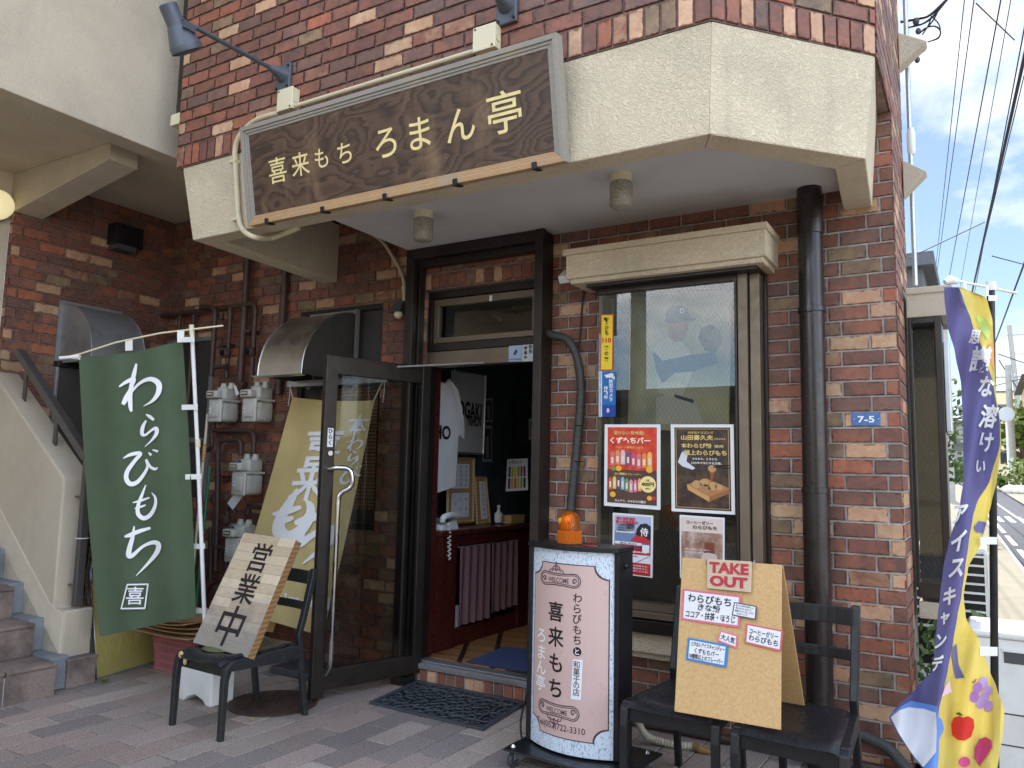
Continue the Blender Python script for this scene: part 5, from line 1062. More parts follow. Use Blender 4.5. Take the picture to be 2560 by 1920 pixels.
# ---- yellow hanging banner on a bar
yb = thing('yellow_banner', 'mustard yellow cloth banner with white brush writing hanging from a metal bar', 'banner', (-4.0, -.16, 2.0))
q = MB(); q.boxp(-4.56, -3.565, -.165, -.140, 2.035, 2.085); q.build('hanging_bar', 'alu', yb, bevel=.004)
for x in (-4.535, -3.595): q = MB(); q.boxp(x-.012, x+.012, -.14, -.004, 2.045, 2.075); q.build('bracket', 'galv', yb)
yc = [(731, 993), (936, 1001), (807, 1591), (577, 1524)]      # TL TR BR BL in the picture
zd = lambda p: (p-CAM).dot(CF)
dT0, dT1, dB1, dB0 = zd(PY(*yc[0], -.17)), zd(PY(*yc[1], -.17)), zd(PX(*yc[2], -3.78)), zd(PX(*yc[2], -3.78))+.42
def ydep(x, y): v = max(0, min(1.1, (y-997)/560)); xl = 733-(733-577)*v; u = (x-xl)/215; return (dT0*(1-u)+dT1*u)*(1-v)+(dB0*(1-u)+dB1*u)*v + .02*math.sin(5*u+2+3*v)*(.3+v)+.012*math.sin(11*u)
def yxy(u, v): return ((yc[0][0]*(1-u)+yc[1][0]*u)*(1-v)+(yc[3][0]*(1-u)+yc[2][0]*u)*v + 4*math.sin(v*3.1), (yc[0][1]*(1-u)+yc[1][1]*u)*(1-v)+(yc[3][1]*(1-u)+yc[2][1]*u)*v + 5*math.sin(u*3.14)*(1-v))
q = MB(); q.grid(lambda u, v: (lambda p: PD(*p, ydep(*p)))(yxy(u, v)), 30, 60); q.build('cloth', 'yellow', yb, smooth=80, recalc=False)
yw = lambda x, y: PD(x, y, ydep(x, y)-.014)
def btf(ch, cx, cy, h, kx=1.0, sl=.0):
    xs = [p[0] for t_ in BR[ch] for p in t_]; ys = [p[1] for t_ in BR[ch] for p in t_]; mx_, my_ = (min(xs)+max(xs))/2, (min(ys)+max(ys))/2; f = h/(max(ys)-min(ys))
    return f, lambda x, y: (cx+(x-mx_)*f*kx-(y-my_)*f*sl, cy+(y-my_)*f)
for ch, x, y, h, wsc in (('わ', 886, 1108, 40, 1.2), ('ら', 882, 1146, 40, 1.2), ('び', 876, 1186, 44, 1.1), ('も', 728, 1282, 120, 1.9), ('ち', 782, 1345, 130, 1.9)): f_, tf_ = btf(ch, x, y, h, 1.15, .15); brush(BR[ch], yw, yb, tf_, wsc)
for ch, x, y, h, sh in (('本', 893, 1062, 50, .3), ('喜', 806, 1120, 92, .2), ('来', 772, 1205, 88, .2)):
    q = MB(); q.text(ch, h*1.1, (x, y), (1, -.03), (.06, -1), .02 if h > 60 else .012, shear=sh, warp=yw, sub=14); q.build('lettering', 'textwhite', yb)
q = MB(); q.text('warabimochi', 44, (712, 1497), (1, .12), (.12, -1), .03, warp=yw, sub=16, width=225); q.build('lettering', 'textwhite', yb)
for a, b in ((V((-4.53, -.166, 2.05)), yw(732, 995)), (V((-3.60, -.166, 2.05)), yw(934, 1002))): q = MB(); q.tube(smoothpath([a, (a+b)/2+V((.01, -.01, 0)), b], 4), .004, 6); q.tube(smoothpath([a+V((.01, 0, 0)), a+V((.03, -.02, -.08)), a+V((.02, -.02, -.16))], 4), .003, 5); q.build('string', 'tape', yb)
# bamboo blind behind it
M['bamboo'] = wood_mat('bamboo blind', (92, 66, 44), (142, 106, 72), .7, ring=60, sc3=(6, 1, .2), dist=1); bl = thing('bamboo_blind', 'brown bamboo blind hanging in the recess behind the yellow banner', 'blind', (-4.1, .02, 1.1))
q = MB()
for i in range(70): x = -4.38+i*.0083; q.tube([(x+.001*math.sin(i*3), .024+.002*math.sin(i), 2.03), (x+.002*math.sin(i*2), .026, 1.135+.012*math.sin(i*5))], .0042, 5)
q.build('slats', 'bamboo', bl)
q = MB()
for z in (1.95, 1.75, 1.55, 1.35, 1.2): q.tube([(-4.38, .018, z), (-3.80, .018, z)], .002, 4)
q.build('cords', 'wire', bl)
# ================================================================ chairs and boards standing on them
def rz(a): return Matrix.Rotation(a, 3, 'Z')
def make_chair(name, label, wood, seatm, group, W=.455, tp=0., Dp=.52, Hs=.425, worn=False, Hb=.87):
    t = thing(name, label, 'chair', (0, 0, 0), group); ORG.pop(t.name)
    w = W/2
    def leg(pts, s0, s1, nm='leg'):
        q = MB(); n = len(pts); vs, fs = [], []
        for i, p in enumerate(pts):
            s = s0+(s1-s0)*i/(n-1)
            vs += [V(p)+V((a*s, b*s, 0)) for a, b in ((-.5, -.5), (.5, -.5), (.5, .5), (-.5, .5))]
        for i in range(n-1):
            for k in range(4): fs.append((4*i+k, 4*i+(k+1) % 4, 4*i+4+(k+1) % 4, 4*i+4+k))
        fs += [(3, 2, 1, 0), tuple(range(4*n-4, 4*n))]; q.add(vs, fs); q.build(nm, wood, t, bevel=.005, local=True)
    for s in (-1, 1):
        leg([(s*(w-.022), -Dp/2+.025, 0), (s*(w-.024), -Dp/2+.03, Hs-.10), (s*(w-.024), -Dp/2+.045, Hs-.03), (s*(w-.026), -Dp/2+.085, Hs-.004)], .030, .046)
        w2_ = w-tp; leg([(s*(w2_-.02), Dp/2+.03, 0), (s*(w2_-.022), Dp/2-.03, Hs-.03), (s*(w2_-.022), Dp/2-.045, Hs+.06), (s*(w2_-.022), Dp/2-.02, Hs+.14), (s*(w2_-.022), Dp/2+.02, Hs+.30), (s*(w2_-.022), Dp/2+.05, Hb)], .032, .036, 'rear_leg')
        q = MB(); q.hexa([(s*(w-.042), -Dp/2+.05, Hs-.055), (s*(w-.006), -Dp/2+.05, Hs-.055), (s*(w-tp-.006), Dp/2-.03, Hs-.07), (s*(w-tp-.042), Dp/2-.03, Hs-.07), (s*(w-.042), -Dp/2+.05, Hs-.004), (s*(w-.006), -Dp/2+.05, Hs-.004), (s*(w-tp-.006), Dp/2-.03, Hs+.008), (s*(w-tp-.042), Dp/2-.03, Hs+.008)]); q.build('side_rail', wood, t, bevel=.005, local=True)
    for y, z0, z1, nm in ((-Dp/2+.05, Hs-.085, Hs-.028, 'front_rail'), (Dp/2-.045, Hs-.085, Hs-.02, 'rear_rail')): q = MB(); wr = w-(tp if nm == 'rear_rail' else 0); q.boxp(-wr+.03, wr-.03, y-.012, y+.012, z0, z1); q.build(nm, wood, t, bevel=.003, local=True)
    def yb_(z): return Dp/2-.02+(z-Hs-.14)*.16
    for z0, z1 in ((Hb-.085, Hb-.01), (Hb-.23, Hb-.185)):
        q = MB(); n = 8
        P = lambda u, z, d: V(((-w+tp+.03)+(2*w-2*tp-.06)*u, yb_(z)+.022*math.sin(math.pi*u)+d, z))
        vs = [P(i/n, z, d) for i in range(n+1) for z in (z0, z1) for d in (-.008, .008)]; fs = []
        for i in range(n):
            a = 4*i; b = a+4
            for k, l in ((0, 1), (1, 3), (3, 2), (2, 0)): fs.append((a+k, a+l, b+l, b+k))
        fs += [(0, 1, 3, 2), (4*n, 4*n+1, 4*n+3, 4*n+2)]; q.add(vs, fs); q.build('back_slat', wood, t, bevel=.003, local=True)
    rr = random.Random(5); q = MB(); nu, nv = 22, 20
    def top_(u, v):
        x, y = (u-.5)*(W-.075 if True else W), -Dp/2+.012+(Dp-.06)*v; e = max(abs(2*u-1), 0)
        z = Hs+.016-.020*(1-e**2)*math.sin(math.pi*min(1, v*1.05))*.7 - .035*max(0, (.16-v)/.16)**2 - .012*max(0, (e-.86)/.14)**2
        if worn: z += .007*math.sin(9*u+6*v)*math.sin(7*v+2)+rr.uniform(-.001, .001)-.012*math.exp(-((u-.3)**2+(v-.2)**2)*18)
        return V((x*(1-.06*max(0, v-.3)-tp*1.9/W*v), y - (.012*math.sin(math.pi*u) if v < .06 else 0), z))
    q.grid(top_, nu, nv); bot = [V((p.x*.98, p.y+.004, Hs-.028)) for p in [top_(i/nu, j/nv) for j in range(nv+1) for i in range(nu+1)]]
    o = len(q.v); q.v += bot; idx = lambda i, j: j*(nu+1)+i
    for i in range(nu): q.f += [(idx(i, 0), idx(i+1, 0), o+idx(i+1, 0), o+idx(i, 0)), (idx(i, nv), idx(i+1, nv), o+idx(i+1, nv), o+idx(i, nv))]
    for j in range(nv): q.f += [(idx(0, j), idx(0, j+1), o+idx(0, j+1), o+idx(0, j)), (idx(nu, j), idx(nu, j+1), o+idx(nu, j+1), o+idx(nu, j))]
    q.build('seat', seatm, t, smooth=50, local=True)
    if worn:
        M['foam'] = mat('torn seat foam', (196, 168, 120), .95, var=.2, vs=40, bump=.6, bs=90)
        for c, r in (((-.165, -.262, .385), (.018, .012, .02)), ((-.13, -.258, .355), (.012, .01, .022)), ((-.10, -.256, .372), (.02, .008, .008))): q = MB(); q.ell(c, r, 8, 6); q.build('torn_foam', 'foam', t, local=True)
    return t
ch1 = make_chair('worn_chair', 'worn black chair with torn seat holding the open for business board', 'wornwood', 'vinyl', None, W=.47, Dp=.56, Hs=.40, worn=True, Hb=.83)
ch1.location = (-3.655, -1.245, 0); ch1.rotation_euler = (0, 0, -.055)
ch2 = make_chair('black_chair', 'black wooden chair beside the illuminated sign, under the left half of the take out board', 'blackwood', 'vinyl', 'black chairs under the take out board', W=.46, tp=.05, Dp=.55, Hs=.425)
ch2.location = (-1.19, -.785, 0); ch2.rotation_euler = (0, 0, -.03)
ch3 = dup(ch2, (-.675, -.86, 0), -.05, 'black wooden chair in front of the downpipe, the rightmost of the chairs')
# ---- open-for-business board on the worn chair
def block_mat():
    t = NT('laminated block wood'); b = t.new('ShaderNodeTexBrick'); mp = t.new('ShaderNodeMapping'); t.l.new(t.coord('UV'), mp.inputs[0]); t.l.new(mp.outputs[0], b.inputs[0])
    b.inputs['Scale'].default_value = 1; b.inputs['Brick Width'].default_value = .42; b.inputs['Row Height'].default_value = .083; b.inputs['Mortar Size'].default_value = .0015
    b.inputs['Color1'].default_value = (*lin((190, 168, 136)), 1); b.inputs['Color2'].default_value = (*lin((226, 206, 174)), 1); b.inputs['Mortar'].default_value = (*lin((150, 128, 100)), 1)
    g = t.ramp(t.noise(60, 4, .6, vec=t.coord('UV'), sc3=(.2, 1.6, 1)), [(.3, .72), (.7, 1)]); c = t.mix(.8, b.outputs[0], g, 'MULTIPLY')
    s = t.new('ShaderNodeSeparateXYZ'); t.l.new(t.coord('UV'), s.inputs[0])
    wz = t.math('ADD', t.math('MULTIPLY', t.math('SUBTRACT', .62, s.outputs[1]), 1.5), t.math('MULTIPLY', t.math('SUBTRACT', t.noise(5, 6, .65, vec=t.coord('UV')), .5), 1.5))
    c = t.mix(t.math('MULTIPLY', t.ramp(wz, [(.1, 0), (.75, 1)]), .72), c, lin((124, 122, 118))); c = t.mix(t.math('MULTIPLY', t.ramp(t.noise(11, 6, .7, vec=t.coord('UV'), sc3=(.6, 2.4, 1)), [(.58, 0), (.72, 1)]), t.math('MULTIPLY', t.ramp(wz, [(.0, .15), (.6, 1)]), .7)), c, lin((70, 66, 62))); t.set(c, .65); return t.m
M['blockwood'] = block_mat(); M['edgewood'] = wood_mat('board edge wood', (132, 96, 58), (164, 124, 80), .7, ring=12)
eb = thing('open_sign_board', 'thick wooden board with carved black writing leaning on the worn chair', 'sign board', (-3.66, -1.35, .41))
c = [PY(482, 1606, -1.372), PY(619, 1644, -1.385), PY(740, 1350, -1.075), PY(611, 1331, -1.065)]
en = (c[1]-c[0]).cross(c[3]-c[0]).normalized()
q = MB(); q.slab(c, -en*.048); o = q.build('board', 'blockwood', eb); uvl = o.data.uv_layers.new(name='UVMap')
X1, Y1 = (c[1]-c[0]), (c[3]-c[0])
for lp_ in o.data.loops: p = o.data.vertices[lp_.vertex_index].co + ORG[eb.name] - c[0]; uvl.data[lp_.index].uv = (p.dot(X1)/X1.length_squared*.65, p.dot(Y1)/Y1.length_squared)
q = MB(); 
q.slab([c[1]+en*.0006+(X1.normalized())*.0006, c[1]-en*.049+X1.normalized()*.0006, c[2]-en*.049+X1.normalized()*.0006, c[2]+en*.0006+X1.normalized()*.0006], -X1.normalized()*.0003); q.build('board_edge', 'edgewood', eb)
for ch, u, v, h in (('営', .50, .80, .255), ('業', .51, .52, .255), ('中', .50, .20, .33)): q = MB(); text_on(q, c, en, ch, u, v, h*.92, None, .0012, .012); q.build('lettering', 'textblack', eb)
q = MB(); b_ = uv4(*c, .5, 0)+Z_*-.012; q.ell((b_.x-.05, b_.y+.02, .405), (.10, .06, .014), 14, 6); solo(q, 'chair_cushion', mat('mossy cushion', (86, 92, 58), .9, var=.2), 'small mossy cushion wedged under the writing board on the chair', 'cushion', smooth=60)
# ---- take out board: two leaves over the seats
ab = thing('take_out_board', 'brown fibre board A-frame with take out notices standing on two black chairs', 'sign board', (-.96, -.9, .43))
c = [V((-1.172, -1.055, .432)), V((-.735, -1.105, .428)), V((-.760, -.835, 1.056)), V((-1.198, -.79, 1.052))]
c = [PY(1685.7, 1778.4, -1.05), PY(1952.2, 1825.1, -1.10), PY(1954.1, 1412.1, -.86), PY(1705.6, 1393.4, -.82)]
an = (c[1]-c[0]).cross(c[3]-c[0]).normalized(); q = MB(); q.slab(c, -an*.005); q.build('front_leaf', 'board', ab, bevel=.002)
bk_ = [c[0]+V((0, .42, .0)), c[1]+V((.015, .40, .0)), c[2]+V((0.003, .016, -.004)), c[3]+V((0, .016, -.004))]; q = MB(); q.slab(bk_, V((0, .005, 0))); q.build('rear_leaf', 'board', ab, bevel=.002)
def U(u, v, e=0): return uv4(*c, u, v)+an*e
def ucoord(bx, by): p = PP(*cH(bx, by), c[0], an); d = p-c[0]; v = d.dot(c[3]-c[0])/(c[3]-c[0]).length_squared; u = (d-(c[3]-c[0])*v).dot(c[1]-c[0])/(c[1]-c[0]).length_squared; return u, v
def note(name, pts, m, border, bw, lines, tm='textblack', th=.018, e0=.002):
    k = [PP(*cH(*p), c[0], an) for p in pts]; q = MB(); q.poly([p+an*e0 for p in k]); o = q.build(name, cm(border), ab)
    k2 = [uv4(*k, a_, b_)+an*(e0+.0012) for a_, b_ in ((bw, bw*1.6), (1-bw, bw*1.6), (1-bw, 1-bw*1.6), (bw, 1-bw*1.6))]; q = MB(); q.poly(k2); q.build('paper_field', 'paper', o)
    for s, u, v, h, wd in lines: q = MB(); text_on(q, k, an, s, u, v, h, wd, e0+.0024, th, shear=.08); q.build('lettering', tm, o)
    return o
k = [PP(*cH(*p), c[0], an) for p in ((722, 460), (1014, 488), (1020, 283), (724, 264))]; q = MB(); q.slab([p+an*.012 for p in k], -an*.009); to = q.build('label_board', 'plywood', ab, bevel=.001)
for s, v, h, wd in (('TAKE', .72, .44, .90), ('OUT', .27, .42, .86)): q = MB(); text_on(q, k, an, s, .5, v, h*.92, wd, .0142, .05); q.build('lettering', 'textred', to)
for p in ((716, 290), (1030, 300)): a_ = PP(*cH(*p), c[0], an); q = MB(); q.tube([a_+an*.004-Z_*.008, a_+an*.008+Z_*.006, a_+Z_*.018-an*.004, a_-an*.022+Z_*.006], .0028, 6); q.build('binder_ring', 'chrome', ab)
note('price_note', ((543, 668), (936, 722), (948, 508), (554, 460)), None, (222, 110, 134), .04, (('わらびもち', .47, .74, .25, .74), ('きな粉', .48, .48, .20, .38), ('ココア・抹茶・ほうじ', .50, .22, .21, .84)))
note('small_black_note', ((884, 640), (1046, 670), (1052, 578), (900, 550)), None, (66, 74, 88), .05, (('本わらび粉を使用した', .5, .80, .13, .8), ('特上わらびもち', .46, .60, .13, .66), ('黒蜜をかけて召し上がれ', .5, .40, .13, .8), ('も食べごろ', .42, .2, .13, .45)), th=.01, e0=.005)
note('popular_note', ((786, 810), (918, 862), (922, 770), (806, 738)), None, (226, 120, 140), .08, (('大人気', .5, .5, .44, .76),))
note('coffee_note', ((968, 822), (1214, 882), (1226, 740), (980, 692)), None, (214, 96, 104), .05, (('コーヒーゼリー', .5, .66, .26, .78), ('わらびもち', .5, .33, .28, .80)))
note('blue_note', ((574, 935), (846, 990), (860, 838), (590, 786)), None, (44, 132, 196), .06, (('とけないアイスキャンディー', .52, .77, .20, .82), ('くずもちバー', .5, .49, .22, .6), ('10種類以上のフレーバー', .5, .22, .20, .84)))
# ================================================================ illuminated stand
isg = thing('sign_stand', 'black wheeled stand sign with curved pink and pale blue printed front', 'stand sign', (-1.75, -.80, 0))
PL, PR = V((-1.985, -.835, 0)), V((-1.513, -.875, 0)); SX = (PR-PL).normalized(); SNn = V((SX.y, -SX.x, 0)); SC_ = (PL+PR)/2; hw = (PR-PL).length/2
Zb, Zt = .105, 1.052
def ST(s, z, d=0): b = .075*(1-(s/hw)**2); return SC_ + SX*s + SNn*(b+d) + Z_*z
def stw(u, v): return ST((u-.5)*2*hw, Zb+(Zt-Zb)*v)
def fleck_mat():
    t = NT('pale blue fleck print'); n = t.new('ShaderNodeTexVoronoi'); n.inputs['Scale'].default_value = 85; t.l.new(t.coord(), n.inputs['Vector'])
    c = t.ramp(t.noise(150, 2, .5, .3, sc3=(1, 1, .5)), [(.56, lin((214, 226, 236))), (.63, lin((150, 166, 178)))]); t.set(c, .3); return t.m
M['fleck'] = fleck_mat(); M['pinkprint'] = mat('dusty pink print', (208, 178, 168), .32, var=.04, vs=3); M['plum'] = mat('plum line print', (74, 58, 66), .4)
q = MB(); q.grid(stw, 24, 8); q.build('front_panel', 'fleck', isg, smooth=60)
def pink_outline(du=0.):
    r = .062; x0, x1, z0, z1 = -hw+.022+du, hw-.022-du, Zb+.068+du, Zt-.062-du; o = []
    for cx, cz, a0 in ((x0, z0, 90), (x1, z0, 180), (x1, z1, 270), (x0, z1, 0)):
        R_ = r+du*.4
        o += [(cx+R_*math.cos(math.radians(a0-9*k)), cz+R_*math.sin(math.radians(a0-9*k))) for k in range(11)]
    return o
def curved_poly(pts, d, sub=.03):                          # a flat outline laid on the curved front
    bm = bmesh.new(); f = bm.faces.new([bm.verts.new((x, z, 0)) for x, z in pts]); bmesh.ops.triangulate(bm, faces=[f])
    for _ in range(5):
        e = [e for e in bm.edges if abs(e.verts[0].co.x-e.verts[1].co.x) > sub]
        if not e: break
        bmesh.ops.subdivide_edges(bm, edges=e, cuts=1); bmesh.ops.triangulate(bm, faces=[f for f in bm.faces if len(f.verts) > 3])
    bm.verts.index_update(); q = MB(); q.add([ST(v.co.x, v.co.y, d) for v in bm.verts], [tuple(v.index for v in f.verts) for f in bm.faces]); bm.free(); return q
curved_poly(pink_outline(0), .0012).build('print_edge', 'plum', isg); curved_poly(pink_outline(.005), .0022).build('pink_field', 'pinkprint', isg)
def fz(y, x): yt = 1365+20*((x-1332)/203)-0; yb = 1851+52*((x-1332)/207)+6; return Zt-(Zt-Zb)*(y-yt)/(yb-yt)
def sxp(x): return (((x-1332)/203)-.5)*2*hw
def st_text(s, x, y, h, m, th=.012, wd=None, sh=0):
    q = MB(); q.text(s, h, (sxp(x), fz(y, x)), (1, 0), (0, 1), th, warp=lambda a, b: ST(a, b, .0034), sub=.05, width=wd, shear=sh); q.build('lettering', m, isg)
for ch, x, y in zip('わらびもち', (1463, 1463, 1463, 1463, 1463), (1496, 1523, 1549, 1576, 1602)): st_text(ch, x, y, .050, 'textblack', .01)
for ch, x, y in zip('喜来もち', (1411, 1412, 1413, 1413), (1530, 1594, 1659, 1722)): st_text(ch, x, y, .098, 'textblack', .018)
for ch, x, y in zip('ろまん亭', (1369, 1371, 1370, 1369), (1592, 1634, 1672, 1711)): st_text(ch, x, y, .078, 'textwhite', .012)
q = curved_poly([(sxp(1464)+.021*math.cos(k*.3), fz(1631, 1464)+.021*math.sin(k*.3)) for k in range(21)], .0034); q.build('black_disc', 'textblack', isg); 
q = MB(); q.text('と', .032, (sxp(1464), fz(1631, 1464)), (1, 0), (0, 1), .01, warp=lambda a, b: ST(a, b, .0046), sub=.05); q.build('lettering', 'textwhite', isg)
q = curved_poly([(sxp(1451), fz(1748, 1451)), (sxp(1473), fz(1752, 1473)), (sxp(1476), fz(1652, 1476)), (sxp(1455), fz(1650, 1455))], .0036); q.build('pasted_strip', 'paper', isg)
for ch, y in zip('和菓子の店', (1663, 1681, 1699, 1715, 1732)): q = MB(); q.text(ch, .036, (sxp(1463), fz(y, 1463)), (1, 0), (0, 1), .006, warp=lambda a, b: ST(a, b, .0048), sub=.05); q.build('lettering', 'textblack', isg)
for yy, sgn in ((1448, 1), (1776, -1)):
    x0, x1 = 1366, 1468; zc = lambda x: fz(yy, x); cx = 1414
    st_text('WELCOME', 1416, yy+2, .034, 'plum', .004, .128)
    for e_, w_ in ((0, .0024), (.008, .0018)):
        q = MB(); p_ = []
        L0, L1, hz = sxp(x0)+e_, sxp(x1)-e_, .033-e_
        for k in range(9): a_ = math.pi/2+math.pi*k/8; p_.append((L0+hz*.9+hz*math.cos(a_), hz*math.sin(a_)))
        for k in range(1, 6): p_.append((L0+hz*.9+(L1-L0-1.8*hz)*k/6, -hz+.006*math.sin(k/6*math.pi)))
        for k in range(9): a_ = -math.pi/2+math.pi*k/8; p_.append((L1-hz*.9+hz*math.cos(a_), hz*math.sin(a_)))
        for k in range(1, 6): p_.append((L1-hz*.9-(L1-L0-1.8*hz)*k/6, hz-.006*math.sin(k/6*math.pi)))
        q.tube([ST(a, b+fz(yy, 1414), .003) for a, b in p_], w_, 4, closed=True); q.build('scroll_frame', 'plum', isg)
    for s_ in (-1, 1):
        q = MB(); e = sxp(x0)+.028 if s_ < 0 else sxp(x1)-.028
        q.tube([ST(e+s_*(.013-.0009*k)*math.cos(k*.55), fz(yy, 1414)-.004*sgn+(.016-.001*k)*math.sin(k*.55), .003) for k in range(13)], .0028, 4); q.build('scroll_curl', 'plum', isg)
    for pts in ([(-.045, .030), (-.040, .044), (-.024, .048), (-.018, .060), (-.006, .064), (0, .084), (.006, .064), (.018, .060), (.024, .048), (.040, .044), (.045, .030)], [(-.028, .036), (-.014, .050), (0, .040), (.014, .050), (.028, .036)], [(0, .038), (-.006, .052), (0, .066), (.006, .052), (0, .038)]):
        q = MB(); q.tube([ST(a+sxp(cx)-.006, b*sgn+fz(yy, cx), .003) for a, b in pts], .0024, 4); q.build('crest', 'plum', isg)
st_text('Tel(052)722-3310', 1421, 1819, .042, 'plum', .004, .285)
q = MB(); back = [ST(-hw, 0)-SNn*.20, ST(hw, 0)-SNn*.20]
def st_slab(name, z0, z1, ext, dep, m='black'):
    n = 16; o = [ST(-hw+2*hw*k/n, 0, ext)+SX*(ext*(2*k/n-1)) for k in range(n+1)] + [SC_+SX*(hw+ext)-SNn*dep, SC_-SX*(hw+ext)-SNn*dep]
    q = MB(); q.prism([p+Z_*z0 for p in o], Z_*(z1-z0)); return q.build(name, m, isg, bevel=.003)
st_slab('cabinet', Zb-.004, Zt+.003, -.004, .13); st_slab('top_plate', Zt+.003, Zt+.026, .022, .15)
for s in (-1, 1): q = MB(); a = SC_+SX*(s*(hw+.010)); q.hexa([a+SX*x_+SNn*y_+Z_*z_ for z_ in (Zb, Zt+.003) for x_, y_ in ((-.012, -.135), (.012, -.135), (.012, .012), (-.012, .012))]); q.build('side_post', 'black', isg, bevel=.003)
q = MB(); pl = [SC_+SX*x_+SNn*y_ for x_, y_ in ((-hw-.07, -.27), (hw+.12, -.27), (hw+.12, .17), (-hw-.045, .17))]; q.prism([p+Z_*.082 for p in pl], Z_*.012); q.build('base_plate', 'black', isg, bevel=.01)
for s, x_, y_ in ((0, -hw-.02, .12), (0, hw+.06, .12), (0, -hw-.02, -.22), (0, hw+.06, -.22)):
    p = SC_+SX*x_+SNn*y_; q = MB(); q.lathe([(.0, -.012), (.032, -.012), (.034, -.008), (.034, .008), (.032, .012), (0, .012)], p+Z_*.034, SX, 20); cw = q.build('caster', 'rubber', isg, smooth=40)
    q = MB(); q.boxp(p.x-.016, p.x+.016, p.y-.006, p.y+.03, .035, .082); q.build('fork', 'galv', cw); q = MB(); q.lathe([(.014, 0), (.012, .004), (.006, .012), (0, .013)], p+Z_*.094, n=12); q.build('bolt', 'chrome', cw, smooth=40)
q = MB(); p = SC_+SX*(hw+.022)+SNn*-.05+Z_*.99; q.lathe([(.013, 0), (.013, .010), (.007, .016), (.007, .026)], p, SX, 12); q.build('hinge_knob', 'black', isg, smooth=40)
def amber(name, c, tr, rough=.12):
    t = NT(name); t.set(lin(c), rough); t.b.inputs['Transmission Weight'].default_value = tr; t.b.inputs['IOR'].default_value = 1.25; return t.m
M['amber'] = amber('amber dome plastic', (240, 138, 26), .82, .08); M['amber2'] = amber('amber ribbed plastic', (196, 98, 22), .15, .25); M['reflector'] = mat('amber lit reflector', (255, 196, 70), .2, .3)
bc = thing('warning_beacon', 'amber dome warning light standing on top of the pink stand sign', 'warning light', tuple(ST(-.045, Zt+.026, -.085)))
b0 = ST(-.030, Zt+.0265, -.085)
q = MB(); n = 48; q.lathe([(.056, .0), (.062, .004), (.062, .062), (.056, .066), (0, .066)], b0, n=96)
for i in range(len(q.v)):
    k = i % 96; d = (q.v[i]-b0); 
    if k % 2: q.v[i] = b0+V((d.x*.965, d.y*.965, d.z))
q.build('ribbed_base', 'amber2', bc, smooth=20)
q = MB(); q.lathe([(.053, .064), (.052, .10), (.050, .115), (.043, .138), (.030, .153), (.014, .160), (0, .1615)], b0, n=36); q.build('dome', 'amber', bc, smooth=70)
q = MB(); q.lathe([(.006, .066), (.010, .07), (.034, .085), (.040, .12), (.036, .135)], b0+V((.004, .006, 0)), V((-.25, -.05, 1)), 20); q.build('reflector', 'reflector', bc, smooth=60)
q = MB(); q.cyl(b0-Z_*.0005, b0+Z_*.004, .058, n=32); q.build('foot', 'black', bc)
q = MB(); a = ST(.07, Zt+.030, -.035); q.tube(smoothpath([a, a+SX*.03+SNn*.012, a+SX*.07+SNn*.016, a+SX*.085+SNn*.0], 5), .003, 6); solo(q, 'red_cord', 'textred', 'short red cord lying on the stand sign beside the amber light', 'cord')
q = MB(); a = SC_-SX*(hw+.03)-SNn*.10
q.tube(smoothpath([a+Z_*.42, a-SX*.03+Z_*.38, a-SX*.085-SNn*.02+Z_*.25, a-SX*.10+Z_*.13, a-SX*.07+SNn*.01+Z_*.03, a-SX*.02+Z_*.012, a+SX*.1-SNn*.1+Z_*.008], 8), .0055, 8); solo(q, 'power_cable', 'wire', 'black power cable looping down beside the stand sign', 'cable', smooth=60)
# ================================================================ gas pipes and meters on the wall
pp = thing('gas_piping', 'brown painted gas pipes running over the dark left wall', 'pipes', (-5.2, -.05, .5))
yp = -.085
def EP(a, b, y=yp): return PY(*cE(a, b), y)
def pipe(pts, r=.019, rb=.06): q = MB(); q.tube(bend(pts, rb, 5), r, 12); return q.build('pipe', 'pipe', pp, smooth=50)
A0, A1 = EP(-130, 570), EP(300, 528); A1.z = A0.z = 2.58; zH = 2.575
def vx(a, b, y=yp): return EP(a, b, y).x
def vz(a, b, y=yp): return EP(a, b, y).z
x1, x2, x3, x4, x5 = vx(350, 760), vx(405, 760), vx(482, 760), vx(553, 760), vx(712, 450)
zh = vz(330, 525)
pipe([(-6.28, yp-.0, zh), (x4, yp, zh), (x4, yp, vz(545, 925))], .021, .07)
pipe([(vx(260, 540), yp-.03, zh+.02), (x1, yp-.06, zh+.0), (x1, yp-.06, vz(343, 930))], .021, .09)
pipe([(x2, yp, zh), (x2, yp, vz(405, 760)), (x2, yp, vz(405, 935))], .019)
pipe([(x3, yp+.01, 3.62), (x3, yp+.01, vz(470, 965)), (x3+.06, yp+.01, vz(470, 985))], .029)
pipe([(x5, yp+.04, 3.62), (x5, yp+.04, 2.0)], .027)
pipe([(vx(340, 870), yp-.05, vz(340, 880)), (vx(430, 865), yp-.05, vz(430, 868))], .019)
for z in (zh, ): 
    for xx in (x1, x2, x4): q = MB(); q.tube([(xx, yp, z-.10), (xx, yp, z-.05)], .026, 12); q.build('pipe_collar', 'pipe', pp, smooth=50)
for x in (x2, x4):
    zc = vz(410, 790) if x == x2 else vz(545, 785); q = MB(); q.ell((x, yp-.01, zc), (.034, .036, .045), 14, 10); v_ = q.build('valve', 'iron', pp, smooth=60)
    q = MB(); q.lathe([(.014, 0), (.024, .012), (.024, .028), (.008, .034)], (x-.01, yp-.035, zc), (-.3, -1, 0), 14); q.build('valve_cap', 'black', v_, smooth=40)
pipe([EP(318, 1178), EP(312, 1245), EP(560, 1250), EP(553, 1400)], .021, .07); pipe([EP(300, 1180), EP(310, 1350), EP(270, 1368)], .019); pipe([EP(335, 1800), EP(345, 1305), EP(482, 1302), EP(478, 1395)], .02, .07)
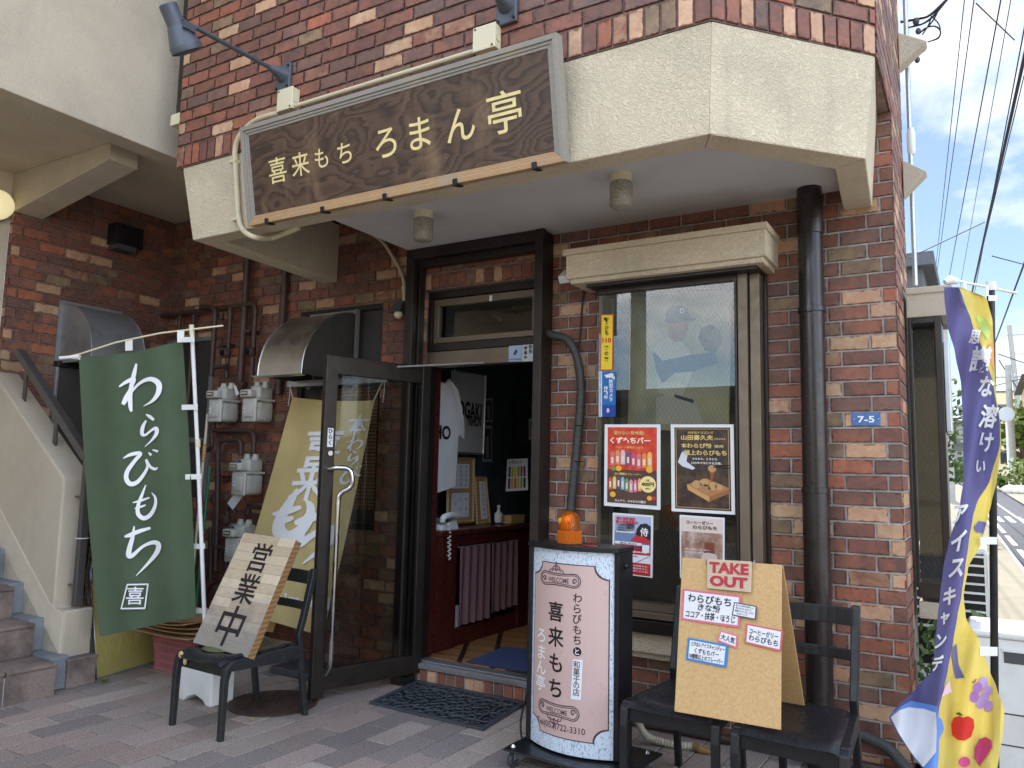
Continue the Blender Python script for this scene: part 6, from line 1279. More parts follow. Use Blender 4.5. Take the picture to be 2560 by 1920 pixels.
pipe([EP(345, 1500), EP(330, 2080)], .021); pipe([cE and PY(*cT(300, 280), yp), PY(*cT(300, 600), yp)], .02); pipe([PY(*cT(330, 100), yp), PY(*cT(320, 400), yp), PY(*cT(390, 400), yp), PY(*cT(400, 640), yp)], .02); pipe([PY(*cT(440, 200), yp), PY(*cT(440, 165), yp), PY(*cT(400, 160), yp), PY(*cT(395, 250), yp)], .019); pipe([PY(*cT(520, 200), yp), PY(*cT(525, 155), yp), PY(*cT(620, 165), yp)], .02)
for bx, by in ((322, 112), (395, 235)): q = MB(); q.ell(PY(*cT(bx, by), yp), (.036, .036, .048), 14, 10); q.build('valve', 'iron', pp, smooth=60)
for bx, by in ((345, 1520), (512, 660), (370, 740)): c_ = EP(bx, by); q = MB(); q.boxp(c_.x-.035, c_.x+.06, c_.y-.012, -.0, c_.z-.012, c_.z+.012); q.build('wall_clamp', 'pipe', pp)
for a_, b_ in ((-6.05, 2.28), (-5.86, 2.28)): pipe([(a_, yp+.02, zh), (a_, yp+.02, 1.9)], .018)
def meter(label, px, py, tap=False, y0=-.075, sc=1.0):
    c_ = PY(px, py, -.16); x, z = c_.x, c_.z; t = thing('gas_meter', label, 'gas meter', (x, -.02, z-.17), 'gas meters on the left wall')
    kx, kz = .80, 1.08; B = lambda q, x0, x1, ya, yb, z0, z1: q.boxp(x+x0*kx, x+x1*kx, ya, yb, z+z0*kz, z+z1*kz)
    q = MB(); B(q, -.09, .09, -.20, -.03, -.165, -.012); q.build('lower_case', 'meter', t, bevel=.028, smooth=50)
    q = MB(); B(q, -.097, .097, -.225, -.20, -.170, .0); q.build('front_cover', 'meter', t, bevel=.02, smooth=50)
    q = MB(); B(q, -.066, .066, -.236, -.224, -.135, -.035); q.build('cover_boss', 'meter', t, bevel=.010, smooth=50)
    q = MB(); B(q, -.10, .10, -.21, -.03, -.014, .004); q.build('joint_flange', 'meter', t, bevel=.004)
    q = MB(); B(q, -.085, .085, -.185, -.04, .003, .095); q.build('upper_case', 'meter', t, bevel=.02, smooth=50)
    q = MB(); B(q, -.115, .045, -.245, -.17, .010, .066); ct_ = q.build('counter_box', 'meter', t, bevel=.010, smooth=50)
    q = MB(); B(q, -.095, .000, -.2475, -.244, .024, .053); q.build('counter_window', 'black', ct_, bevel=.001)
    q = MB()
    for k in range(5): B(q, -.088+.017*k, -.076+.017*k, -.2485, -.2474, .031, .047)
    q.build('digits', 'offwhite', ct_)
    for dx in (-.055, .062): q = MB(); q.lathe([(.028, 0), (.028, .03), (.022, .034), (.022, .05)], (x+dx*kx, -.11, z+.092), n=16); q.build('pipe_union', 'meter', t, smooth=40)
    q = MB(); q.cyl((x-.036, -.186, z+.082), (x-.036, -.190, z+.082), .012, n=14); q.build('seal_disc', 'darkgrey', t)
    q = MB(); q.poly([(x-.05, -.2375, z-.108), (x-.02, -.2375, z-.108), (x-.02, -.2375, z-.06), (x-.05, -.2375, z-.06)]); lb = q.build('paper_label', 'paper', t)
    q = MB(); q.boxp(x-.045, x-.035, -.2385, -.2378, z-.098, z-.085); q.boxp(x-.043, x-.03, -.2385, -.2378, z-.072, z-.067); q.build('label_print', 'darkgrey', lb)
    if tap: q = MB(); q.lathe([(.014, 0), (.018, .004), (.018, .045), (.013, .05)], (x-.068, -.13, z+.082), (-1, -.2, 0), 14); q.build('blue_valve', cm((50, 130, 160)), t, smooth=40)
    return t
meter('upper left pale gas meter next to the green banner pole', 554, 1000); meter('upper right pale gas meter beside the stainless vent hood', 639, 998)
meter('middle gas meter with a blue valve and a paper tag hanging below', 613, 1180, True); meter('lowest gas meter with a blue valve, partly hidden by the writing board', 596, 1345, True)
for lab, pts in (('white paper tag hanging below the middle gas meter', ((585, 1236), (607, 1240), (582, 1275), (568, 1258))), ('torn paper tag behind the upper left gas meter', ((590, 965), (598, 985), (590, 990), (583, 960)))):
    q = MB(); q.poly([PY(*p, -.15) for p in pts]); solo(q, 'paper_tag', 'paper', lab, 'paper tag', 'paper tags on the gas meters')
# ================================================================ hoses, cables, camera, sensor
hp_ = smoothpath([V((-2.40, -.06, 2.335)), PY(1388, 840, -.07), PY(1412, 845, -.075), PY(1432, 868, -.07), PY(1446, 910, -.06), PY(1452, 970, -.05), PY(1449, 1040, -.05), PY(1441, 1130, -.05), PY(1431, 1230, -.05), PY(1424, 1320, -.05), PY(1420, 1430, -.05), PY(1425, 1600, -.05)], 6)
q = MB(); rr = random.Random(2); q.tube(hp_, [.027+rr.uniform(-.0018, .0018) for _ in hp_], 12); wh = solo(q, 'wrapped_hose', 'blackhose', 'thick tape wrapped hose bending down the wall right of the door', 'hose', smooth=60)
q = MB(); q.ell((-2.40, -.07, 2.34), (.03, .03, .045), 12, 8); q.build('collar', 'black', wh, smooth=60)
for z in (1.72, 1.50): q = MB(); q.tube(arc((-2.12, -.05, z), .029, 0, 6.28, 14, X_, Y_), .003, 5, closed=True); q.build('cable_tie', 'black', wh)
q = MB(); q.tube(smoothpath([PY(1460, 728, -.012), PY(1456, 760, -.012), PY(1451, 830, -.012), PY(1446, 880, -.012)], 4), .005, 6); solo(q, 'thin_cable', 'wire', 'thin black cable hanging from under the window hood', 'cable')
t = thing('security_camera', 'small white camera under the left end of the window hood', 'camera', (-2.17, -.12, 2.60))
p0_ = PY(1418, 690, -.16); q = MB(); ax = (PY(1397, 722, -.25)-PY(1425, 688, -.06)).normalized()
bx_ = X_.cross(ax).normalized(); Rm = Matrix((ax.cross(bx_), bx_, ax)).transposed(); q.box(p0_, (.075, .05, .13), Rm); q.build('sun_shield', 'white', t, bevel=.008)
q = MB(); q.tube([p0_+ax*.02+V((.05, 0, -.02)), p0_-ax*.09+V((.05, .06, -.005))], .028, 16); q.build('body', 'white', t, smooth=40); q = MB(); q.tube([p0_-ax*.05, V((-2.12, .0, 2.68))], .012, 8); q.build('mount', 'white', t)
q = MB(); pth = smoothpath([PY(905, 570, -.03), PY(*cE(1310, 120), -.03), PY(*cE(1375, 210), -.03), PY(*cE(1420, 290), -.03), PY(*cE(1445, 370), -.03), PY(*cE(1447, 480), -.03)], 6); q.tube(pth, .0135, 10); cd = solo(q, 'cream_pipe', 'conduit', 'cream conduit curving down the wall left of the door to a sensor', 'conduit', smooth=60)
c_ = PY(*cE(1446, 395), -.03); q = MB(); q.tube([c_, c_-Z_*.03], .019, 10); q.build('coupling', 'conduit', cd, smooth=50)
t = thing('motion_sensor', 'grey hooded motion sensor on the bricks left of the door frame', 'sensor', (-3.57, -.02, 2.5)); c_ = PY(*cE(1412, 520), -.05)
q = MB(); q.hexa([c_+V(p) for p in ((-.065, -.04, -.035), (.045, -.04, -.035), (.045, .05, -.035), (-.065, .05, -.035), (-.035, .0, .045), (.04, .0, .045), (.04, .05, .045), (-.035, .05, .045))]); q.build('hood', 'lampgrey', t, bevel=.006)
q = MB(); q.ell(c_+V((.012, -.01, -.055)), (.034, .034, .03), 14, 10); q.build('lens', 'offwhite', t, smooth=60)
# hoses on the ground under the chairs
pth = smoothpath([PZ(1592, 1800, .14), PZ(1612, 1835, .06), PZ(1640, 1850, .03), PZ(1690, 1862, .02), PZ(1735, 1866, .02)], 8); a_, b_ = ribbed(pth, .019, .008, .09); q = MB(); q.tube(a_, b_, 12); co = solo(q, 'corrugated_hose', mat('grey corrugated hose', (176, 170, 152), .6), 'grey corrugated hose lying on the paving under the chairs', 'hose')
q = MB(); q.tube(smoothpath([PZ(1735, 1866, .02), PZ(1755, 1874, .02), PZ(1775, 1880, .015)], 4), [.021]*5+[.014]*4, 10); q.build('taped_end', cm((150, 118, 70)), co, smooth=60)
q = MB(); q.tube(smoothpath([PY(2118, 1832, -.05), PY(2150, 1838, -.05), PY(2190, 1854, -.055), PY(2230, 1880, -.07), V((-.30, -.12, .03)), V((-.18, -.16, .03))], 8), .028, 12); solo(q, 'black_hose', 'blackhose', 'thick black hose along the wall foot at the right corner of the building', 'hose', smooth=60)
q = MB(); q.tube([(-2.2, -.035, .028), (-.34, -.035, .028)], .022, 10); solo(q, 'floor_pipe', 'pipe', 'brown pipe lying along the foot of the brick wall', 'pipe', smooth=60)
# ================================================================ clutter in the left corner
M['amberboard'] = wood_mat('yellow straw board', (176, 162, 92), (206, 192, 118), .55, ring=7, sc3=(9, 9, .05), dist=1.5)
fb_ = thing('folding_board', 'yellow board with rounded aluminium edge leaning against the stair wall', 'board', (-5.18, -.9, 0))
c = [PZ(243, 1697, .004), PZ(392, 1652, .004)]; b0_, b1_ = c; up_ = V((-.20, .0, 0)); dB = (b1_-b0_)
bl_, br_, tr_, tl_ = b0_, b0_+dB*1.1, b0_+dB*1.1+V((-.21, .10, .78)), b0_+V((-.21, .02, .78))
def fbp(u, v): return uv4(bl_, br_, tr_, tl_, u, v)
nn = (br_-bl_).cross(tl_-bl_).normalized(); r_ = .12
out = [(0, 0), (1, 0)] + [(1-r_+r_*math.sin(k*.314), 1-r_*.8+r_*.8*math.sin(0)+r_*.8*(1-math.cos(k*.314))*0+ r_*.8*math.sin(k*.314)) for k in range(0)] + [(1, 1-r_), (1-.3*r_, 1-.3*r_), (1-r_, 1), (r_, 1), (.3*r_, 1-.3*r_), (0, 1-r_)]
q = MB(); q.prism([fbp(u, v) for u, v in out], -nn*.02); q.build('panel', 'amberboard', fb_)
q = MB(); q.tube([fbp(u, v)-nn*.008 for u, v in out], .011, 6, closed=True); q.build('edge_trim', 'alu', fb_, smooth=50)
q = MB(); q.prism([fbp(u*.98-.015, v*1.0)-nn*.03 for u, v in out], -nn*.02); q.build('second_panel', 'alu', fb_)
bs = thing('plastic_crate', 'pink slotted plastic crate under the cardboard stack', 'crate', (-4.85, -.66, 0))
q = MB(); T = .004; bx = lambda z: (.19+.02*z/.27, .13+.015*z/.27); C0 = V((-4.86, -.66, 0))
def wallgrid(p, qv, n, out_):                              # slotted side: bars and rails
    for k in range(n+1):
        a0 = p.lerp(qv, k/n); a = C0+V((a0.x*bx(0)[0], a0.y*bx(0)[1], 0)); b = C0+V((a0.x*bx(.26)[0], a0.y*bx(.26)[1], .26)); q.tube([a, b], .0045, 4)
    for z, r in ((.0, .008), (.06, .006), (.115, .006), (.17, .006), (.215, .012), (.262, .011)): q.tube([C0+V((p.x*bx(z)[0], p.y*bx(z)[1], z)), C0+V((qv.x*bx(z)[0], qv.y*bx(z)[1], z))], r, 4)
for p, qv, n in ((V((-1, -1, 0)), V((1, -1, 0)), 22), (V((1, -1, 0)), V((1, 1, 0)), 16), (V((1, 1, 0)), V((-1, 1, 0)), 22), (V((-1, 1, 0)), V((-1, -1, 0)), 16)): wallgrid(p, qv, n, 0)
q.build('slotted_sides', 'pinkplastic', bs); q = MB(); q.boxp(-5.04, -4.68, -.785, -.535, .0, .006); q.build('bottom', 'pinkplastic', bs)
q = MB(); q.boxp(-5.02, -4.70, -.765, -.555, .01, .22); q.build('contents', 'darksheet', bs)
rr = random.Random(11)
for k, lab in enumerate(('lowest flattened cardboard box on the pink crate', 'second flattened cardboard box of the stack on the crate', 'middle flattened cardboard box of the stack, edge curled', 'fourth flattened cardboard box near the top of the stack', 'topmost flattened cardboard box of the stack, lying behind the pole')):
    q = MB(); a = rr.uniform(-.12, .12); sx__, sy__ = rr.uniform(.30, .36), rr.uniform(.20, .24); z0 = .272+k*.024; ox_ = rr.uniform(-.03, .05)
    q.grid(lambda u, v: V((-4.84+ox_+(u-.5)*2*sx__*math.cos(a)-(v-.5)*2*sy__*math.sin(a), -.70+(u-.5)*2*sx__*math.sin(a)+(v-.5)*2*sy__*math.cos(a), z0+.035*(u-.5)**2*4*(.3+.2*k)-.02*max(0, .3-u))), 8, 4)
    nv_ = len(q.v); q.v += [p+Z_*.009 for p in q.v]; q.f += [tuple(i+nv_ for i in f) for f in q.f]
    ring = [i for i in range(9)] + [9*j+8 for j in range(1, 5)] + [36+i for i in range(7, -1, -1)] + [9*j for j in range(3, 0, -1)]
    q.f += [(ring[i], ring[(i+1) % len(ring)], ring[(i+1) % len(ring)]+nv_, ring[i]+nv_) for i in range(len(ring))]
    solo(q, 'cardboard_sheet', 'card', lab, 'cardboard', 'flattened cardboard boxes')
q = MB(); q.slab([(-4.70, -.42, .26), (-4.36, -.36, .26), (-4.36, -.20, .78), (-4.70, -.26, .78)], (0, .01, 0)); cbx = solo(q, 'standing_cardboard', 'card', 'cardboard sheet standing against the wall behind the white pole', 'cardboard')
q = MB(); q.text('smile', .05, (-4.52, -.352, .60), V((.34, .06, 0)).normalized(), V((0, .16, .52)).normalized(), .01, width=.12); q.build('lettering', 'textblack', cbx)
M['reed'] = wood_mat('reed roll', (74, 54, 40), (112, 84, 60), .8, ring=40, sc3=(8, 8, .2), dist=1)
q = MB()
for i in range(26): a = i*.7; r = .016*math.sqrt(i)*.9; q.tube([(-5.45+r*math.cos(a)-.03, -1.12+r*math.sin(a), .02), (-5.52+r*math.cos(a), -1.02+r*math.sin(a), .98+.03*math.sin(i*2))], .008, 5)
solo(q, 'rolled_reed_screen', 'reed', 'dark rolled reed screen standing behind the handrail', 'reed screen')
q = MB()
for i in range(7): q.tube(smoothpath([(-5.16+.02*i*.4, -1.30+.012*i, .28), (-5.20+.01*i, -1.29+.01*i, .55), (-5.22+.018*i*(1 if i % 2 else -1), -1.30+.015*i, .86+.02*math.sin(i*3))], 4), .004, 5)
solo(q, 'bundle_of_sticks', 'reed', 'thin brown sticks tied to the lower end of the handrail', 'sticks')
q = MB(); q.grid(lambda u, v: V((-5.75+.45*u+.03*math.sin(6*v), -.95+.25*v, .72+.10*math.sin(3.1*u)*math.sin(3.1*v)+.03*math.sin(9*u+5*v))), 14, 10); q.grid(lambda u, v: V((-5.32+.05*math.sin(7*u)+.03*v, -.95+.25*u, .74-.26*v)), 10, 8); solo(q, 'blue_tarpaulin', cm((34, 62, 128)), 'crumpled blue plastic sheet behind the green banner', 'tarpaulin', smooth=70)
lb_ = thing('white_basket', 'white slotted laundry basket behind the handrail', 'basket', (-5.6, -.62, .75)); q = MB()
for k in range(26): a = 2*math.pi*k/26; q.tube([(-5.6+.17*math.cos(a), -.72+.17*math.sin(a), .86), (-5.6+.2*math.cos(a), -.72+.2*math.sin(a), 1.06)], .006, 4)
q.build('slats', 'white', lb_)
for z, r in ((.86, .172), (.96, .187), (1.07, .205)): q = MB(); q.tube(arc((-5.6, -.72, z), r, 0, 6.2832, 32, X_, Y_), .010, 6, closed=True); q.build('rim', 'white', lb_, smooth=60)
q = MB(); q.boxp(-5.8, -5.4, -.92, -.5, .02, .70); q.boxp(-5.75, -5.45, -.88, -.55, .70, .86); solo(q, 'storage_box', 'darksheet', 'dark storage box in the corner under the white basket', 'box', bevel=.02)
for lab, x0, m_, z0 in (('green plastic pole standing by the gas pipes', PY(512, 1200, -.2).x, cm((40, 120, 84)), .9), ('pale bamboo pole leaning beside the white banner pole', PY(492, 1300, -.25).x, 'palewood', .3), ('broom handle with white and tan grip by the gas meters', PY(507, 1060, -.2).x, 'offwhite', 1.3)):
    q = MB(); q.tube([(x0+.03, -.24, .02), (x0, -.16, {.9: 1.42, .3: 1.38, 1.3: 1.85}[z0])], .011 if z0 != .3 else .009, 8); o = solo(q, 'standing_pole', m_, lab, 'pole', smooth=60)
    if z0 == 1.3: q = MB(); q.tube([(x0+.004, -.175, 1.45), (x0+.002, -.168, 1.60)], .016, 10); q.build('grip', 'palewood', o, smooth=60)
q = MB(); q.tube([PY(545+30*math.cos(k*.5), 1500+45*math.sin(k*.5), -.16-.004*k) for k in range(26)], .007, 6); solo(q, 'coiled_cable', 'wire', 'black cable coiled on the wall below the gas meters', 'cable', smooth=60)
q = MB(); q.hexa([(-4.30, -.42, .0), (-3.86, -.42, .0), (-3.82, -.12, .0), (-4.30, -.12, .0), (-4.30, -.42, .05), (-3.86, -.42, .05), (-3.82, -.12, .05), (-4.30, -.12, .05)]); solo(q, 'grey_tray', 'darkgrey', 'grey plastic tray on the ground behind the glass door', 'tray', bevel=.01)
for lab, x, y in (('dry leaf on the paving near the manhole', -3.62, -1.19), ('dry leaf lying behind the glass door', -3.92, -.55)): q = MB(); q.add([(x, y, .004), (x+.03, y+.012, .012), (x+.055, y, .005), (x+.03, y-.012, .006)], [(0, 1, 2, 3)]); solo(q, 'dry_leaf', cm((176, 150, 110)), lab, 'leaf', 'dry leaves')
wd = thing('weed', 'small green weed growing at the foot of the stair plinth', 'weed', (-4.98, -1.2, 0)); q = MB(); rr = random.Random(4)
for k in range(12): a = rr.uniform(0, 6.28); d = V((math.cos(a), math.sin(a), rr.uniform(.4, 1))).normalized(); s = V((-d.y, d.x, 0)).normalized(); p = V((-4.97, -1.21, .002)); q.add([p, p+d*.025+s*.006, p+d*.045, p+d*.025-s*.006], [(0, 1, 2, 3)])
q.build('leaves', 'leaf2', wd)
# ================================================================ nobori banner at the right
nb = thing('ice_banner', 'twisted navy and yellow ice candy banner with fruit pictures on a black pole', 'banner', tuple(PZ(2487, 2010, 0)) )
ROWS = [(718, 2360, 2398, 2404), (745, 2361, 2408, 2468), (807, 2367, 2430, 2482), (885, 2388, 2460, 2485), (963, 2403, 2484, 2488), (1061, 2407, 2500, 2501), (1110, 2408, 2500, 2503), (1198, 2409, 2476, 2493), (1261, 2400, 2441, 2478), (1292, 2392, 2432, 2470), (1355, 2372, 2422, 2455), (1421, 2358, 2413, 2420), (1488, 2350, 2404, 2409), (1543, 2344, 2393, 2414), (1604, 2338, 2383, 2449), (1674, 2333, 2370, 2473), (1720, 2290, 2360, 2492), (1776, 2235, 2347, 2511), (1793, 2222, 2346, 2510), (1830, 2240, 2346, 2508), (1887, 2280, 2347, 2499), (1930, 2312, 2343, 2492), (1965, 2325, 2340, 2488)]
def brow(y):
    for a, b in zip(ROWS, ROWS[1:]):
        if a[0] <= y <= b[0]: t = (y-a[0])/(b[0]-a[0]); t = t*t*(3-2*t)*.5+t*.5; return [a[k]*(1-t)+b[k]*t for k in (1, 2, 3)]
    return list(ROWS[-1][1:])
def bdep(x, y):
    l, m, r = brow(y); f = lambda c, w_: math.exp(-((x-c)/w_)**2)
    return 2.70+.0009*(2480-x)*.4 - .055*f(m, 22)*(.4+.6*abs(math.sin(y/130))) + .022*math.sin(x/13+y/90) + .015*math.sin(y/47)
def bpt(x, y): return PD(x, y, bdep(x, y))
M['navycloth'] = mat('navy banner cloth', (104, 102, 152), .85, var=.06, vs=4); M['yelcloth'] = mat('yellow banner cloth', (232, 212, 112), .85, var=.05, vs=4)
for k_ in ('navycloth', 'yelcloth', 'green', 'yellow'):    # thin cloth lets some light through
    m_ = M[k_]; t_ = m_.node_tree; b_ = t_.nodes['Principled BSDF']; o_ = t_.nodes['Material Output']; tr_ = t_.nodes.new('ShaderNodeBsdfTranslucent'); x_ = t_.nodes.new('ShaderNodeMixShader'); x_.inputs[0].default_value = .3
    t_.links.new(b_.inputs['Base Color'].links[0].from_socket, tr_.inputs[0]); t_.links.new(b_.outputs[0], x_.inputs[1]); t_.links.new(tr_.outputs[0], x_.inputs[2]); t_.links.new(x_.outputs[0], o_.inputs[0])
def bpanel(name, m, a, b, y0, y1, nu=14, nv=110, fn=None):
    q = MB(); q.grid(lambda u, v: (lambda y: (lambda r: bpt(r[a]*(1-u)+r[b]*u, y))(brow(y)))(y0+(y1-y0)*v), nu, nv); return q.build(name, m, nb, smooth=70, recalc=False)
bpanel('navy_cloth', 'navycloth', 0, 1, 718, 1962); bpanel('yellow_cloth', 'yelcloth', 1, 2, 719, 1962)
bw_ = lambda x, y: PD(x, y, bdep(x, y)-.010)
def bprint(name, rgb, pts, e=.006):
    bm = bmesh.new(); f = bm.faces.new([bm.verts.new((x, y, 0)) for x, y in pts]); bmesh.ops.triangulate(bm, faces=[f])
    for _ in range(4):
        ed = [x for x in bm.edges if x.calc_length() > 11]
        if not ed: break
        bmesh.ops.subdivide_edges(bm, edges=ed, cuts=1); bmesh.ops.triangulate(bm, faces=[f for f in bm.faces if len(f.verts) > 3])
    bm.verts.index_update(); q = MB(); q.add([PD(v.co.x, v.co.y, bdep(v.co.x, v.co.y)-e) for v in bm.verts], [tuple(v.index for v in f.verts) for f in bm.faces]); bm.free(); return q.build(name, cm(rgb), nb, smooth=70)
def oval(cx, cy, rx, ry, a=0, n=20): return [(cx+rx*math.cos(t)*math.cos(a)-ry*math.sin(t)*math.sin(a), cy+rx*math.cos(t)*math.sin(a)+ry*math.sin(t)*math.cos(a)) for t in [2*math.pi*k/n for k in range(n)]]
bprint('pale_blue_outline', (104, 148, 222), [(2230, 1786), (2252, 1766), (2278, 1752), (2345, 1766), (2346, 1790), (2355, 1800), (2360, 1822), (2348, 1850), (2344, 1925), (2316, 1925), (2290, 1900), (2250, 1840)])
bprint('white_shape', (226, 232, 240), [(2227, 1793), (2250, 1775), (2272, 1768), (2310, 1772), (2340, 1782), (2342, 1830), (2340, 1880), (2320, 1905), (2308, 1918), (2280, 1884), (2246, 1832)], .0085)
for cx, cy in ((2444, 1720), (2436, 1742), (2452, 1758), (2462, 1742), (2458, 1706), (2470, 1766), (2468, 1728)): bprint('grape_picture', (166, 116, 184) if cx < 2450 else (190, 160, 214), oval(cx, cy, 11, 15, .3), .006+.0006*(cx % 5))
bprint('stem_picture', (130, 104, 60), [(2430, 1708), (2438, 1706), (2442, 1698), (2440, 1696), (2436, 1702), (2430, 1704)], .007)
bprint('apple_picture', (222, 50, 44), [(2378, 1812), (2384, 1794), (2398, 1790), (2408, 1794), (2420, 1790), (2434, 1798), (2436, 1818), (2428, 1842), (2412, 1852), (2394, 1850), (2380, 1838)])
bprint('leaf_picture', (60, 130, 60), [(2388, 1784), (2398, 1780), (2408, 1788), (2400, 1790)], .007)
bprint('mango_picture', (190, 60, 120), [(2436, 1896), (2438, 1868), (2448, 1848), (2464, 1842), (2478, 1850), (2480, 1868), (2470, 1884), (2460, 1898), (2448, 1916)])
bprint('berry_picture', (198, 66, 126), oval(2411, 1905, 15, 13))
bprint('orange_picture', (240, 160, 70), [(2470, 862), (2480, 858), (2485, 870), (2485, 930), (2476, 900)], .005); bprint('melon_picture', (190, 214, 110), [(2440, 790), (2462, 795), (2476, 830), (2470, 850), (2450, 820)], .005)
bprint('navy_stripe', (104, 102, 152), [(2434, 1318), (2448, 1302), (2466, 1306), (2458, 1334), (2440, 1330)]); bprint('navy_tail', (104, 102, 152), [(2384, 1616), (2392, 1610), (2396, 1660), (2411, 1694), (2389, 1697), (2380, 1640)]); bprint('pink_patch', (236, 200, 216), [(2364, 1715), (2372, 1702), (2380, 1730), (2354, 1742)])
for ch, x, y, h, sh in (('思', 2437, 842, 34, .1), ('議', 2452, 898, 60, .1), ('な', 2466, 966, 50, .1), ('溶', 2472, 1040, 54, .1), ('け', 2466, 1106, 48, .0), ('い', 2452, 1166, 34, 0)):
    q = MB(); q.text(ch, h*1.12, (x, y), (.72, .05), (.16, -1), .03, shear=sh, warp=bw_, sub=9); q.build('lettering', 'textwhite', nb)
for ch, x, y, h in (('ア', 2400, 1286, 52), ('イ', 2396, 1352, 54), ('ス', 2392, 1420, 52), ('キ', 2374, 1490, 46), ('ャ', 2362, 1546, 36), ('ン', 2352, 1602, 40), ('デ', 2344, 1658, 36)):
    q = MB(); q.text(ch, h*1.1, (x, y), (.7, -.1), (.18, -1), .035, warp=bw_, sub=9); q.build('lettering', 'textwhite', nb)
q = MB(); q.tube([PD(2477, 722, 2.76), PD(2484, 1400, 2.73), PD(2489, 1990, 2.70)], .0125, 12); q.build('pole', 'black', nb, smooth=50)
q = MB(); q.tube([PD(2478, 704, 2.76), PD(2478, 726, 2.76)], .0165, 12); q.build('pole_cap', 'white', nb, smooth=50)
q = MB(); q.tube([PD(2366, 700, 2.70), PD(2400, 704, 2.72), PD(2440, 712, 2.74), PD(2542, 733, 2.80)], .005, 8); q.build('crossbar', 'white', nb, smooth=50)
q = MB(); q.tube([PD(2362, 706, 2.69), PD(2376, 700, 2.69), PD(2392, 704, 2.70)], [.010, .016, .010], 8); q.build('corner_tape', 'tape', nb, smooth=50)
def tape2(x0, x1, y0, y1): q = MB(); q.slab([PD(x0, y1, 2.69), PD(x1, y1, 2.70), PD(x1, y0, 2.70), PD(x0, y0, 2.69)], CF*.003); q.build('tape_loop', 'tape', nb)
for r_ in ((2408, 2417, 706, 742), (2464, 2472, 712, 740), (2472, 2494, 738, 752), (2451, 2493, 1343, 1361), (2450, 2494, 1618, 1640), (2472, 2496, 1902, 1924)): tape2(*r_)
# ================================================================ outdoor units by the side wall
M['acwhite'] = mat('aged white casing', (216, 216, 210), .5, var=.05, vs=5, dirt=(160, 156, 146), dirtamt=.35, dirts=4)
ac = thing('outdoor_unit', 'large white outdoor unit standing behind the twisted banner', 'outdoor unit', (.25, .1, 0))
zt_ = PY(2427, 1571, -.30).z; xl_ = PY(2427, 1571, -.30).x
q = MB(); q.boxp(xl_, xl_+.80, -.30, .06, .06, zt_-.03); q.build('casing', 'acwhite', ac, bevel=.012)
q = MB(); q.boxp(xl_-.012, xl_+.812, -.312, .08, zt_-.03, zt_); q.build('lid', 'acwhite', ac, bevel=.010)
for z in (.18, .31, .44): q = MB(); q.boxp(xl_+.02, xl_+.78, -.3015, -.2985, z, z+.006); q.build('groove', 'darkgrey', ac)
q = MB(); q.boxp(xl_+.12, xl_+.25, -.304, -.298, zt_-.13, zt_-.08); h_ = q.build('handle_recess', 'darkgrey', ac, bevel=.002); q = MB(); q.boxp(xl_+.115, xl_+.255, -.308, -.300, zt_-.082, zt_-.070); q.build('handle_lip', 'acwhite', h_)
ac2 = thing('outdoor_unit', 'second white outdoor unit with black louvres farther along the wall', 'outdoor unit', (.05, 1.4, 0))
a_, b_ = PY(2413, 1380, 1.25), PY(2474, 1510, 1.25)
q = MB(); q.boxp(a_.x-.35, b_.x, 1.262, 1.62, .2, a_.z+.03); q.build('casing', 'acwhite', ac2, bevel=.01)
q = MB(); q.boxp(a_.x-.3, b_.x-.02, 1.255, 1.263, .3, a_.z-.01); q.build('opening', 'black', ac2)
for k in range(9): z = a_.z-.03-k*.055; q = MB(); q.boxp(a_.x-.32, b_.x, 1.235, 1.258, z, z+.012); q.build('louvre', 'acwhite', ac2)
for x in (a_.x-.32, b_.x-.02, a_.x+.12): q = MB(); q.boxp(x, x+.015, 1.236, 1.258, .3, a_.z); q.build('louvre_post', 'acwhite', ac2)
q = MB(); rr = random.Random(8)
for k in range(420):
    p = V((rr.uniform(-.33, .0), rr.uniform(.55, 1.0), rr.uniform(.05, .70))); d = V((rr.uniform(-1, 1), rr.uniform(-1, 1), rr.uniform(-1, 1))).normalized(); e = d.orthogonal().normalized()*.018; q.add([p, p+d*.03+e, p+d*.06, p+d*.03-e], [(0, 1, 2, 3)])
hd_ = solo(q, 'dark_shrub', 'leaf', 'dark low shrub in the gap below the side bay window', 'shrub')
q = MB(); q.box((-.20, .40, .22), (.10, .16, .44), rz(.3)); q.box((-.12, .46, .30), (.025, .30, .5), Matrix.Rotation(.35, 3, 'X')); solo(q, 'broken_crate', 'bark', 'dark broken wooden crate below the side bay window', 'crate')
# ================================================================ street running away at the right
def gz(y): return 0 if y < 3 else .012*(y-3)
def gsheet(mb, f0, f1, ys, dz):
    vs = []
    for y in ys: vs += [(f0(y), y, gz(y)+dz), (f1(y), y, gz(y)+dz)]
    return mb.add(vs, [(2*i, 2*i+1, 2*i+3, 2*i+2) for i in range(len(ys)-1)])
YS = [-40, -12, -8, 3, 8, 14, 22, 34, 50, 75, 110, 160, 230, 400]
M['asphalt'] = mat('worn asphalt', (88, 88, 91), .9, var=.14, vs=2, dirt=(72, 72, 74), dirtamt=.5, bump=.3, bs=200)
M['sidewalk'] = mat('pale concrete pavement', (152, 144, 124), .9, var=.08, vs=2, dirt=(138, 129, 112), dirtamt=.4, bump=.2, bs=120)
M['earth'] = mat('dry ground', (132, 126, 112), .95, var=.15, vs=.4)
M['paint'] = mat('road marking paint', (224, 224, 220), .7, var=.06, vs=5, dirt=(150, 150, 150), dirtamt=.5, dirts=4)
xl = lambda y: .75-.03*y if y > 3 else .66
xr_ = lambda y: 2.1-.0126*y if y > 3 else 6
q = MB(); gsheet(q, lambda y: -600, lambda y: 600, YS, -.04); struct(q, 'terrain', 'earth', recalc=False)
